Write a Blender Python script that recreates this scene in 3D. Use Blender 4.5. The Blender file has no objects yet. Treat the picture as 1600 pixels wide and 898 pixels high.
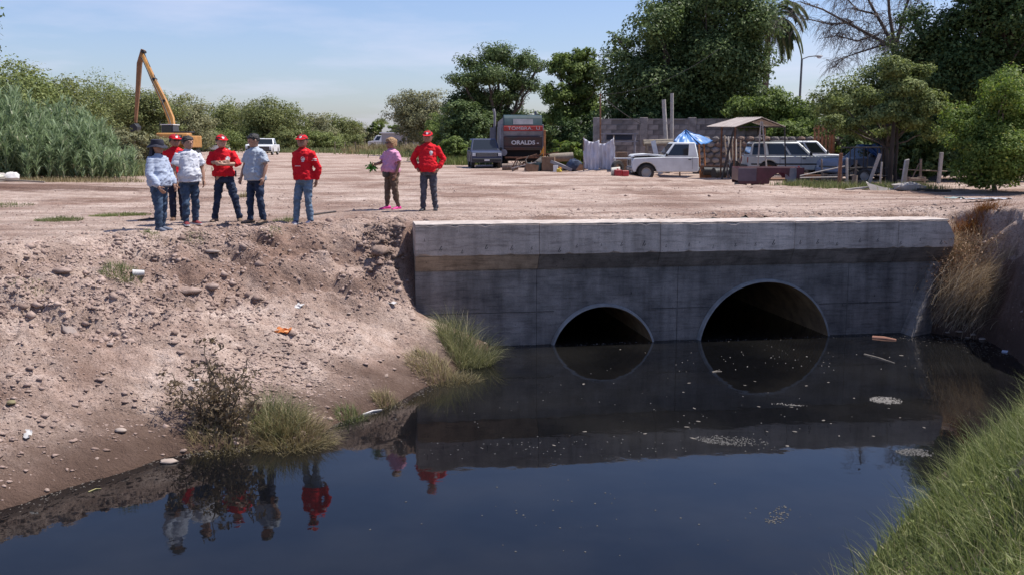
import bpy, bmesh, math, random
import numpy as np
from mathutils import Vector, Matrix, Euler, Quaternion
from mathutils.bvhtree import BVHTree

R = math.radians
S = bpy.context.scene
COL = S.collection
rnd = random.Random(7)
nrs = np.random.RandomState(11)

# ------------------------------------------------------------ camera
CAM_Z = 3.77
cam_d = bpy.data.cameras.new('camera')
cam = bpy.data.objects.new('camera', cam_d)
COL.objects.link(cam)
cam.location = (0, 0, CAM_Z)
cam.rotation_euler = (R(90 - 8.377), 0, 0)
cam_d.sensor_width = 36.0
cam_d.lens = 36.0 * 1555 / 1600
cam_d.clip_start = 0.1
cam_d.clip_end = 3000
S.camera = cam

# ------------------------------------------------------------ world, sun, exposure
SUN_EL, SUN_AZ = 61.0, 12.0          # azimuth measured from +X towards +Y
w = bpy.data.worlds.new('World'); S.world = w; w.use_nodes = True
nt = w.node_tree; nt.nodes.clear()
wo = nt.nodes.new('ShaderNodeOutputWorld'); bg = nt.nodes.new('ShaderNodeBackground')
sky = nt.nodes.new('ShaderNodeTexSky'); sky.sky_type = 'NISHITA'; sky.sun_disc = False
sky.sun_elevation = R(SUN_EL); sky.sun_rotation = R(90 - SUN_AZ)
sky.air_density = 1.0; sky.dust_density = 1.0; sky.ozone_density = 3.0; sky.altitude = 50
# thin high cloud streaks on the sky
tc = nt.nodes.new('ShaderNodeTexCoord')
sep = nt.nodes.new('ShaderNodeSeparateXYZ'); nt.links.new(tc.outputs['Generated'], sep.inputs[0])
zadd = nt.nodes.new('ShaderNodeMath'); zadd.operation = 'ADD'; zadd.inputs[1].default_value = 0.10
nt.links.new(sep.outputs['Z'], zadd.inputs[0])
zm = nt.nodes.new('ShaderNodeMath'); zm.operation = 'MAXIMUM'; zm.inputs[1].default_value = 0.03
nt.links.new(zadd.outputs[0], zm.inputs[0])
dv = nt.nodes.new('ShaderNodeVectorMath'); dv.operation = 'DIVIDE'
nt.links.new(tc.outputs['Generated'], dv.inputs[0])
cmb = nt.nodes.new('ShaderNodeCombineXYZ')
for k in range(3): nt.links.new(zm.outputs[0], cmb.inputs[k])
nt.links.new(cmb.outputs[0], dv.inputs[1])
mp = nt.nodes.new('ShaderNodeMapping'); mp.inputs['Scale'].default_value = (0.55, 0.55, 0.2)
mp.inputs['Location'].default_value = (3.3, 1.2, 0)
nt.links.new(dv.outputs[0], mp.inputs[0])
cn = nt.nodes.new('ShaderNodeTexNoise'); cn.inputs['Scale'].default_value = 1.3
cn.inputs['Detail'].default_value = 7; cn.inputs['Roughness'].default_value = 0.55
nt.links.new(mp.outputs[0], cn.inputs['Vector'])
cr = nt.nodes.new('ShaderNodeValToRGB')
cr.color_ramp.elements[0].position = 0.50; cr.color_ramp.elements[0].color = (0, 0, 0, 1)
cr.color_ramp.elements[1].position = 0.78; cr.color_ramp.elements[1].color = (0.55, 0.55, 0.55, 1)
nt.links.new(cn.outputs['Fac'], cr.inputs[0])
cmx = nt.nodes.new('ShaderNodeMixRGB'); cmx.inputs[2].default_value = (6.2, 6.3, 6.6, 1)
nt.links.new(cr.outputs[0], cmx.inputs[0]); nt.links.new(sky.outputs[0], cmx.inputs[1])
tint = nt.nodes.new('ShaderNodeMixRGB'); tint.blend_type = 'MULTIPLY'; tint.inputs[0].default_value = 1.0; tint.inputs[2].default_value = (0.94, 0.94, 1.11, 1)
nt.links.new(cmx.outputs[0], tint.inputs[1]); nt.links.new(tint.outputs[0], bg.inputs[0]); nt.links.new(bg.outputs[0], wo.inputs[0])
bg.inputs[1].default_value = 0.108

sd = bpy.data.lights.new('sun', 'SUN'); sun = bpy.data.objects.new('sun', sd); COL.objects.link(sun)
sd.energy = 4.8; sd.angle = R(0.53); sd.color = (1.0, 0.95, 0.87)
sv = Vector((math.cos(R(SUN_EL)) * math.cos(R(SUN_AZ)), math.cos(R(SUN_EL)) * math.sin(R(SUN_AZ)), math.sin(R(SUN_EL))))
sun.rotation_euler = sv.to_track_quat('Z', 'Y').to_euler()
sun.location = (30, 10, 60)

S.view_settings.view_transform = 'Standard'; S.view_settings.look = 'None'
S.view_settings.exposure = 0.38; S.view_settings.gamma = 1.0
S.view_settings.use_curve_mapping = False
S.cycles.use_denoising = True
S.cycles.max_bounces = 8; S.cycles.transparent_max_bounces = 8
S.cycles.sample_clamp_indirect = 4.0

# ------------------------------------------------------------ helpers
TH = R(8.377); CT, ST = math.cos(TH), math.sin(TH)
def P(u, v, z=2.12):
    """surveying aid: the spot of ground (height z) seen at a photo pixel"""
    a, b = u - 800, 449 - v
    dx, dy, dz = a, b * ST + 1555 * CT, b * CT - 1555 * ST
    t = (z - CAM_Z) / dz
    return dx * t, dy * t
def Q(u, v, y):
    """the point at distance y seen at a photo pixel"""
    a, b = u - 800, 449 - v
    dx, dy, dz = a, b * ST + 1555 * CT, b * CT - 1555 * ST
    t = y / dy
    return Vector((dx * t, y, CAM_Z + dz * t))

def tag(o, label=None, cat=None, group=None, kind=None):
    if label: o['label'] = label
    if cat: o['category'] = cat
    if group: o['group'] = group
    if kind: o['kind'] = kind
    return o
def empty(name, loc=(0, 0, 0), rz=0.0, label=None, cat=None, group=None):
    o = bpy.data.objects.new(name, None); COL.objects.link(o)
    o.location = loc; o.rotation_euler = (0, 0, rz); o.empty_display_size = 0.2
    return tag(o, label, cat, group)
def copy_tree(o, parent=None):
    c = o.copy(); COL.objects.link(c)
    if parent is not None: c.parent = parent
    for ch in o.children: copy_tree(ch, c)
    return c
def new_obj(name, me, m=None, parent=None, loc=None):
    o = bpy.data.objects.new(name, me); COL.objects.link(o)
    if m is not None:
        for mm in (m if isinstance(m, (list, tuple)) else [m]): me.materials.append(mm)
    if parent is not None: o.parent = parent
    if loc is not None: o.location = loc
    return o

def np_mesh(name, V, F, smooth=False):
    """fast mesh from numpy verts (n,3) and faces (m,k)"""
    V = np.asarray(V, np.float32); F = np.asarray(F, np.int32)
    me = bpy.data.meshes.new(name)
    me.vertices.add(len(V)); me.vertices.foreach_set('co', V.ravel())
    k = F.shape[1]
    me.loops.add(F.size); me.loops.foreach_set('vertex_index', F.ravel())
    me.polygons.add(len(F))
    me.polygons.foreach_set('loop_start', np.arange(0, F.size, k, dtype=np.int32))
    me.polygons.foreach_set('loop_total', np.full(len(F), k, np.int32))
    if smooth: me.polygons.foreach_set('use_smooth', np.ones(len(F), bool))
    me.update(calc_edges=True)
    return me

class MB:
    """collects shapes, builds ONE mesh object"""
    def __init__(s): s.v = []; s.f = []
    def add(s, vs, fs, M=None):
        b = len(s.v)
        s.v += [tuple(M @ Vector(p)) if M is not None else tuple(p) for p in vs]
        s.f += [tuple(i + b for i in f) for f in fs]
        return s
    def box(s, c, d, rot=None, taper=1.0, tx=None):
        """box by centre and size; taper scales the top"""
        x, y, z = d[0] / 2, d[1] / 2, d[2] / 2
        t = taper; tx = t if tx is None else tx
        vs = [(-x, -y, -z), (x, -y, -z), (x, y, -z), (-x, y, -z), (-x * tx, -y * t, z), (x * tx, -y * t, z), (x * tx, y * t, z), (-x * tx, y * t, z)]
        M = Matrix.Translation(c) @ (Euler(rot).to_matrix().to_4x4() if rot else Matrix())
        return s.add(vs, [(3, 2, 1, 0), (4, 5, 6, 7), (0, 1, 5, 4), (1, 2, 6, 5), (2, 3, 7, 6), (3, 0, 4, 7)], M)
    def bbox(s, x0, x1, y0, y1, z0, z1):
        return s.box(((x0 + x1) / 2, (y0 + y1) / 2, (z0 + z1) / 2), (x1 - x0, y1 - y0, z1 - z0))
    def tube(s, pts, rad, n=8, cap=True, flat=1.0):
        pts = [Vector(p) for p in pts]; m = len(pts)
        rad = rad if isinstance(rad, (list, tuple)) else [rad] * m
        b = len(s.v); nrm = None
        for i, p in enumerate(pts):
            t = (pts[min(i + 1, m - 1)] - pts[max(i - 1, 0)])
            if t.length < 1e-9: t = Vector((0, 0, 1))
            t.normalize()
            if nrm is None:
                nrm = t.orthogonal().normalized()
            else:
                nrm = (nrm - t * nrm.dot(t))
                nrm = nrm.normalized() if nrm.length > 1e-6 else t.orthogonal().normalized()
            bi = t.cross(nrm)
            r = rad[i]
            rx, ry = (r if isinstance(r, (tuple, list)) else (r, r * flat))
            for k in range(n):
                a = 2 * math.pi * k / n
                s.v.append(tuple(p + nrm * (math.cos(a) * rx) + bi * (math.sin(a) * ry)))
        for i in range(m - 1):
            for k in range(n):
                a0 = b + i * n + k; a1 = b + i * n + (k + 1) % n
                s.f.append((a0, a1, a1 + n, a0 + n))
        if cap:
            s.f.append(tuple(b + k for k in reversed(range(n))))
            s.f.append(tuple(b + (m - 1) * n + k for k in range(n)))
        return s
    def cyl(s, a, b, r, n=16, r2=None):
        return s.tube([a, b], [r, r if r2 is None else r2], n)
    def rings(s, rings, cap=True):
        """rings: list of lists of points (same count)"""
        b = len(s.v); n = len(rings[0])
        for r in rings: s.v += [tuple(p) for p in r]
        for i in range(len(rings) - 1):
            for k in range(n):
                a0 = b + i * n + k; a1 = b + i * n + (k + 1) % n
                s.f.append((a0, a1, a1 + n, a0 + n))
        if cap:
            s.f.append(tuple(b + k for k in reversed(range(n))))
            s.f.append(tuple(b + (len(rings) - 1) * n + k for k in range(n)))
        return s
    def ell(s, c, r, n=12, m=8, rot=None):
        c = Vector(c); rr = []
        M = Euler(rot).to_matrix() if rot else Matrix.Identity(3)
        for i in range(m + 1):
            t = math.pi * (i + 0.0) / m; t = min(max(t, 0.06), math.pi - 0.06)
            rr.append([c + M @ Vector((r[0] * math.sin(t) * math.cos(2 * math.pi * k / n), r[1] * math.sin(t) * math.sin(2 * math.pi * k / n), -r[2] * math.cos(t))) for k in range(n)])
        return s.rings(rr)
    def prism(s, prof, y0, y1, ins=0.0, axis='y'):
        """side profile [(x,z)] extruded along y (or x: profile is (y,z)); ins pulls both ends in at the top (tumblehome not applied)"""
        n = len(prof)
        if axis == 'y':
            a = [(p[0], y0, p[1]) for p in prof]; c = [(p[0], y1, p[1]) for p in prof]
        else:
            a = [(y0, p[0], p[1]) for p in prof]; c = [(y1, p[0], p[1]) for p in prof]
        return s.add(a + c, [tuple(range(n)), tuple(reversed(range(n, 2 * n)))] + [(i, n + i, n + (i + 1) % n, (i + 1) % n) for i in range(n)])
    def lathe(s, prof, c=(0, 0, 0), n=20, axis='z', cap=True):
        rr = []
        for r, h in prof:
            ring = []
            for k in range(n):
                a = 2 * math.pi * k / n; x, y = r * math.cos(a), r * math.sin(a)
                q = (x, y, h) if axis == 'z' else ((x, h, y) if axis == 'y' else (h, x, y))
                ring.append((q[0] + c[0], q[1] + c[1], q[2] + c[2]))
            rr.append(ring)
        return s.rings(rr, cap)
    def build(s, name, m=None, parent=None, smooth=35, loc=None, bevel=0.0, M=None):
        me = bpy.data.meshes.new(name)
        v = s.v if M is None else [tuple(M @ Vector(p)) for p in s.v]
        me.from_pydata(v, [], s.f)
        bm = bmesh.new(); bm.from_mesh(me); bmesh.ops.recalc_face_normals(bm, faces=bm.faces)
        if bevel > 0:
            es = [e for e in bm.edges if len(e.link_faces) == 2 and e.calc_face_angle(0) > 0.5]
            bmesh.ops.bevel(bm, geom=es, offset=bevel, segments=1, affect='EDGES', clamp_overlap=True)
        bm.to_mesh(me); bm.free()
        if smooth:
            me.polygons.foreach_set('use_smooth', [True] * len(me.polygons))
            me.set_sharp_from_angle(angle=R(smooth))
        return new_obj(name, me, m, parent, loc)

# ------------------------------------------------------------ noise for shapes
def _h(ix, iy, seed):
    n = (ix.astype(np.int64) * 374761393 + iy.astype(np.int64) * 668265263 + seed * 1442695041) & 0xffffffff
    n = ((n ^ (n >> 13)) * 1274126177) & 0xffffffff
    n = (n ^ (n >> 16)) & 0xffffffff
    return n / 4294967295.0
def vn(x, y, seed=0):
    ix, iy = np.floor(x), np.floor(y); fx, fy = x - ix, y - iy
    fx = fx * fx * (3 - 2 * fx); fy = fy * fy * (3 - 2 * fy)
    a = _h(ix, iy, seed); b = _h(ix + 1, iy, seed); c = _h(ix, iy + 1, seed); d = _h(ix + 1, iy + 1, seed)
    return (a * (1 - fx) + b * fx) * (1 - fy) + (c * (1 - fx) + d * fx) * fy - 0.5
def fbm(x, y, oct=4, seed=0, gain=0.5):
    s = 0; a = 1.0
    for o in range(oct):
        s = s + a * vn(x * 2 ** o + 17.3 * o, y * 2 ** o - 9.1 * o, seed + o); a *= gain
    return s

# ------------------------------------------------------------ materials
MATS = {}
def mat(name, col, rough=0.8, metal=0.0, var=0.0, scale=6.0, bump=0.0, bscale=40.0, spec=0.5, col2=None, detail=4, coat=0.0, streak=None):
    """principled with optional noise between col and col2 and a noise bump"""
    if name in MATS: return MATS[name]
    m = bpy.data.materials.new(name); m.use_nodes = True; n = m.node_tree; b = n.nodes['Principled BSDF']
    b.inputs['Roughness'].default_value = rough; b.inputs['Metallic'].default_value = metal
    b.inputs['Specular IOR Level'].default_value = spec
    if coat: b.inputs['Coat Weight'].default_value = coat; b.inputs['Coat Roughness'].default_value = 0.08
    b.inputs['Base Color'].default_value = (*col, 1)
    if var or col2 or bump:
        t = n.nodes.new('ShaderNodeTexCoord')
    if var or col2:
        c2 = col2 or tuple(min(1, c * (1 + var)) for c in col); c1 = col if col2 else tuple(c * (1 - var) for c in col)
        no = n.nodes.new('ShaderNodeTexNoise'); no.inputs['Scale'].default_value = scale; no.inputs['Detail'].default_value = detail
        no.inputs['Roughness'].default_value = 0.62
        if streak:
            mpn = n.nodes.new('ShaderNodeMapping'); mpn.inputs['Scale'].default_value = streak
            n.links.new(t.outputs['Object'], mpn.inputs[0]); n.links.new(mpn.outputs[0], no.inputs['Vector'])
        else:
            n.links.new(t.outputs['Object'], no.inputs['Vector'])
        r = n.nodes.new('ShaderNodeValToRGB'); r.color_ramp.elements[0].position = 0.36; r.color_ramp.elements[1].position = 0.66
        r.color_ramp.elements[0].color = (*c1, 1); r.color_ramp.elements[1].color = (*c2, 1)
        n.links.new(no.outputs['Fac'], r.inputs[0]); n.links.new(r.outputs[0], b.inputs['Base Color'])
    if bump:
        nb = n.nodes.new('ShaderNodeTexNoise'); nb.inputs['Scale'].default_value = bscale; nb.inputs['Detail'].default_value = 3
        n.links.new(t.outputs['Object'], nb.inputs['Vector'])
        bp = n.nodes.new('ShaderNodeBump'); bp.inputs['Strength'].default_value = bump; bp.inputs['Distance'].default_value = 0.02
        n.links.new(nb.outputs['Fac'], bp.inputs['Height']); n.links.new(bp.outputs[0], b.inputs['Normal'])
    MATS[name] = m
    return m
def leafmat(name, c1, c2, trans=0.35, rough=0.55, c3=None):
    """leaf: colour picked per leaf, some light passing through"""
    if name in MATS: return MATS[name]
    m = bpy.data.materials.new(name); m.use_nodes = True; n = m.node_tree; n.nodes.clear()
    o = n.nodes.new('ShaderNodeOutputMaterial')
    g = n.nodes.new('ShaderNodeNewGeometry')
    r = n.nodes.new('ShaderNodeValToRGB'); r.color_ramp.elements[0].color = (*c1, 1); r.color_ramp.elements[1].color = (*c2, 1)
    if c3:
        e = r.color_ramp.elements.new(0.93); e.color = (*c2, 1); r.color_ramp.elements[-1].color = (*c3, 1)
    n.links.new(g.outputs['Random Per Island'], r.inputs[0])
    d = n.nodes.new('ShaderNodeBsdfPrincipled'); d.inputs['Roughness'].default_value = rough; d.inputs['Specular IOR Level'].default_value = 0.12
    t = n.nodes.new('ShaderNodeBsdfTranslucent')
    hs = n.nodes.new('ShaderNodeHueSaturation'); hs.inputs['Saturation'].default_value = 1.15; hs.inputs['Value'].default_value = 1.3
    n.links.new(r.outputs[0], hs.inputs['Color']); n.links.new(hs.outputs[0], t.inputs[0]); n.links.new(r.outputs[0], d.inputs['Base Color'])
    x = n.nodes.new('ShaderNodeMixShader'); x.inputs[0].default_value = trans
    n.links.new(d.outputs[0], x.inputs[1]); n.links.new(t.outputs[0], x.inputs[2]); n.links.new(x.outputs[0], o.inputs[0])
    MATS[name] = m
    return m
def glassmat(name='dark_glass', col=(0.02, 0.025, 0.03)):
    return mat(name, col, rough=0.06, spec=0.6)
# ============================================================ the setting: terrain, water, headwall
WA = math.atan2(1.68, 10.36)                       # the headwall stands slightly turned
WO = Vector((-1.76, 17.93, 0)); WX = Vector((math.cos(WA), math.sin(WA), 0)); WY = Vector((-math.sin(WA), math.cos(WA), 0))
def wl(x, y, z=0.0): return WO + WX * x + WY * y + Vector((0, 0, z))
PIPES = [(3.52, -0.29, 1.02), (6.73, -0.23, 1.35)]  # local x, centre z, radius
_w = lambda x, y: tuple(wl(x, y)[:2])
# outline of the water and outline of the top of the banks
WATER = [(-30, 7.2), (-14, 7.9), (-8, 8.4), (-6.3, 9.2), (-5.3, 9.86), (-4.84, 10.64), (-4.23, 11.54), (-3.41, 11.95), (-2.62, 12.22), (-2.46, 13.0), (-2.15, 13.54), (-1.68, 14.12), (-1.13, 15.63), (-0.62, 17.2),
         _w(1.45, 0.0), _w(1.6, 0.34), _w(9.9, 0.34), _w(10.15, -0.05), (8.5, 19.25), (9.1, 18.77), (8.91, 16.96), (8.6, 15.2), (7.6, 13.8), (6.5, 12.6), (5.22, 11.12), (3.36, 8.76), (1.93, 6.38), (1.1, 4.75), (-2, 4), (-9, 3.5), (-30, 3)]
BANK = [(-30, 11.0), (-14, 12.0), (-9.2, 13.0), (-7.4, 14.9), (-6.7, 16.3), (-5.6, 17.3), (-4.5, 18.1), (-3.6, 18.75), (-2.9, 19.0), (-2.3, 18.85), _w(-0.12, 0.75),
        _w(0.1, 0.47), _w(10.3, 0.47), _w(10.5, 1.0), (9.3, 20.8), (9.9, 20.1), (9.75, 18.6), (9.5, 17), (9.2, 15.1), (8.6, 13.4), (8.0, 11.6), (7.2, 9.6), (5.3, 7.2), (3.9, 4.9), (2.2, 2.9), (0, 2.0), (-9, 1.5), (-30, 1)]
def poly_dist(px, py, poly):
    d = np.full(px.shape, 1e9); ins = np.zeros(px.shape, bool)
    n = len(poly)
    for i in range(n):
        x0, y0 = poly[i]; x1, y1 = poly[(i + 1) % n]
        ex, ey = x1 - x0, y1 - y0
        t = np.clip(((px - x0) * ex + (py - y0) * ey) / (ex * ex + ey * ey), 0, 1)
        d = np.minimum(d, np.hypot(px - x0 - t * ex, py - y0 - t * ey))
        c = ((y0 > py) != (y1 > py)) & (px < (x1 - x0) * (py - y0) / (y1 - y0 + 1e-12) + x0)
        ins ^= c
    return d, ins
def sm(a, b, x):
    t = np.clip((x - a) / (b - a), 0, 1); return t * t * (3 - 2 * t)
def plateau(x, y):
    z = 2.20 + 0.05 * fbm(x * 0.25, y * 0.25, 3, 3) - 0.10 * sm(34, 60, y)
    z = z + 0.06 * np.exp(-((x - 3.0) / 6.0) ** 2 - ((y - 20.2) / 2.0) ** 2) + 0.07 * np.exp(-((x + 2.0) / 2.5) ** 2 - ((y - 21.8) / 1.8) ** 2)            # fill behind the parapet
    z = z + 0.32 * np.exp(-((x - 13) / 3.8) ** 2 - ((y - 22.5) / 3.2) ** 2)              # spoil heap, right
    z = z - 0.06 * sm(4, 12, x) * np.exp(-((y - 30) / 5.0) ** 2)
    z = z - 0.08 * sm(4, 9, x) * sm(36, 42, y) * (1 - sm(60, 75, y)) - 0.30 * np.exp(-((x - 7.8) / 3.2) ** 2 - ((y - 50) / 2.4) ** 2) - 0.16 * np.exp(-((x - 9.8) / 2.2) ** 2 - ((y - 38.5) / 2.0) ** 2)                     # the yard lies lower
    z = z + 0.42 * np.exp(-((x - 5.0) / 1.7) ** 2 - ((y - 50.5) / 1.6) ** 2)             # heap by the white sheets
    z = z + 0.35 * np.exp(-((x + 22) / 9) ** 2 - ((y - 30) / 5) ** 2)                    # brown windrow, left
    z = z + 0.45 * np.exp(-((x - 11.2) / 1.8) ** 2 - ((y - 18.0) / 2.6) ** 2)
    # wheel tracks sweeping in from the left
    tr = y - 25 - 0.16 * (x + 6) - 0.012 * (x + 6) ** 2
    for off in (0, 1.7, 4.6, 6.2, 10.5, 12.3):
        z = z - 0.06 * np.exp(-((tr - off) / 0.22) ** 2) * (0.6 + 1.2 * vn(x * 0.3, y * 0.3, 8)) + 0.04 * np.exp(-((np.abs(tr - off) - 0.38) / 0.16) ** 2)
    z = z + 0.018 * fbm(x * 1.4, y * 2.6, 4, 5) * (1 - sm(60, 100, y))
    return z
def ground_z(x, y):
    x = np.atleast_1d(np.asarray(x, float)); y = np.atleast_1d(np.asarray(y, float))
    wx = x + 0.22 * fbm(x * 0.9, y * 0.9, 3, 21); wy = y + 0.22 * fbm(x * 0.9, y * 0.9, 3, 22)
    lx = (x - WO.x) * WX.x + (y - WO.y) * WX.y; ly = (x - WO.x) * WY.x + (y - WO.y) * WY.y
    near = sm(0.25, 1.0, np.maximum(np.maximum(-lx, lx - 10.5), np.maximum(-ly, ly - 1.0)))
    wx = x + (wx - x) * near; wy = y + (wy - y) * near
    dw, iw = poly_dist(wx, wy, WATER); db, ib = poly_dist(wx, wy, BANK)
    t = dw / (dw + db + 1e-6)
    p = plateau(x, y)
    n1 = fbm(x * 0.8, y * 0.8, 4, 31); n2 = fbm(x * 3.2, y * 3.2, 4, 41); n3 = fbm(x * 11, y * 11, 2, 51)
    # slope: smooth foot, small scarps and clods in the upper half
    tt = np.clip(t + 0.10 * n1 * (4 * t * (1 - t)), 0, 1)
    steps = tt + 0.05 * np.sin(tt * 19 + n1 * 9) * sm(0.35, 0.6, tt) * (1 - sm(0.93, 1.0, tt))
    prof = np.clip(steps, 0, 1.02) ** 0.93
    bz = 0.02 + (p - 0.02) * prof
    rough = 4 * t * (1 - t)
    left = 1 - sm(3, 6, x)
    rg = 0.5 - 2 * np.abs(n2)
    bz = bz + ((0.17 * n2 + 0.10 * rg) * (0.22 + sm(0.35, 0.7, t)) + 0.07 * n3) * np.clip(rough, 0, 1) * (0.55 + 0.45 * left) * np.where((x > 0.5) & (y < 13.5), 0.22, 1.0)
    # clefts and small scarps where the upper slope has slumped
    cn = fbm(x * 0.75 + 3, y * 1.3, 4, 91); cm = fbm(x * 0.5, y * 0.5, 2, 92)
    bz = bz - 0.15 * np.exp(-(cn / 0.035) ** 2) * sm(0.40, 0.58, t) * (1 - sm(0.93, 1.0, t)) * sm(-0.05, 0.15, cm) * left
    rill = fbm((x * 0.8 + y * 0.6) * 0.7, (x * 0.6 - y * 0.8) * 4.5, 3, 93)
    bz = bz + 0.075 * rill * np.clip(rough, 0, 1) * left
    # the fill stands low against the front and left end of the headwall
    cap = np.where(lx > 0, 0.72 - 0.50 * lx, 0.75 + 2.3 * np.maximum(-lx - 0.04, 0)) + 2.3 * np.maximum(ly, 0) + 0.10 * n2
    bz = np.where((lx > -1.6) & (lx < 1.6) & (ly < 0.9), np.minimum(bz, np.maximum(cap, -0.3)), bz)
    z = np.where(iw, -np.minimum(0.9, dw * 0.8) - 0.005, np.where(ib, bz, p))
    # clods near the top of the left bank and along the back of the parapet
    top = np.exp(-((db - 0.2) / 1.2) ** 2) * (~ib) * (y < 40)
    z = z + top * (0.07 * n2 + 0.035 * n3) * (~iw)
    z = z + np.where(~ib & (y < 45), 0.012 * n3, 0)
    return z
def gz(x, y): return float(ground_z(x, y)[0])

def PG(u, v):
    """surveying aid: where the line of sight of a photo pixel meets the terrain"""
    a, b = u - 800, 449 - v
    d = np.array([a, b * ST + 1555 * CT, b * CT - 1555 * ST]); d = d / d[1]
    t = np.concatenate([np.arange(4, 40, 0.03), np.arange(40, 260, 0.5)])
    px, py, pz = d[0] * t, t, CAM_Z + d[2] * t
    g = np.maximum(ground_z(px, py), 0.0)
    k = np.argmax(pz <= g)
    return float(px[k]), float(py[k]), float(g[k])

def axis(segs):
    out = [segs[0][0]]
    for a, b, s0, s1 in segs:
        p = a
        n = max(1, int(round((b - a) / ((s0 + s1) / 2))))
        ws = np.linspace(s0, s1, n); ws = ws / ws.sum() * (b - a)
        for k in ws: p += k; out.append(p)
    return np.array(out)
gx = axis([(-420, -60, 40, 4), (-60, -9.5, 3, 0.12), (-9.5, 10.6, 0.052, 0.052), (10.6, 40, 0.12, 1.5), (40, 420, 4, 40)])
gy = axis([(-30, 2.5, 4, 0.15), (2.5, 9.5, 0.16, 0.07), (9.5, 21.5, 0.05, 0.05), (21.5, 45, 0.07, 0.6), (45, 120, 0.6, 3.5), (120, 900, 4, 80)])
GX, GY = np.meshgrid(gx, gy)
GZ = ground_z(GX.ravel(), GY.ravel())
nx, ny = len(gx), len(gy)
idx = np.arange(nx * ny).reshape(ny, nx)
F = np.stack([idx[:-1, :-1].ravel(), idx[:-1, 1:].ravel(), idx[1:, 1:].ravel(), idx[1:, :-1].ravel()], 1)
# open the sheet where the pipes run through it, inside the thickness of the headwall
lx = (GX.ravel() - WO.x) * WX.x + (GY.ravel() - WO.y) * WX.y; ly = (GX.ravel() - WO.x) * WY.x + (GY.ravel() - WO.y) * WY.y
inpipe = np.zeros(nx * ny, bool)
for cx, cz, r in PIPES: inpipe |= (np.abs(lx - cx) < r + 0.1) & (ly > 0.2) & (ly < 0.75)
step = (GZ[F].max(1) - GZ[F].min(1)) > 0.04
F = F[~(step & inpipe[F].any(1))]

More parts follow.
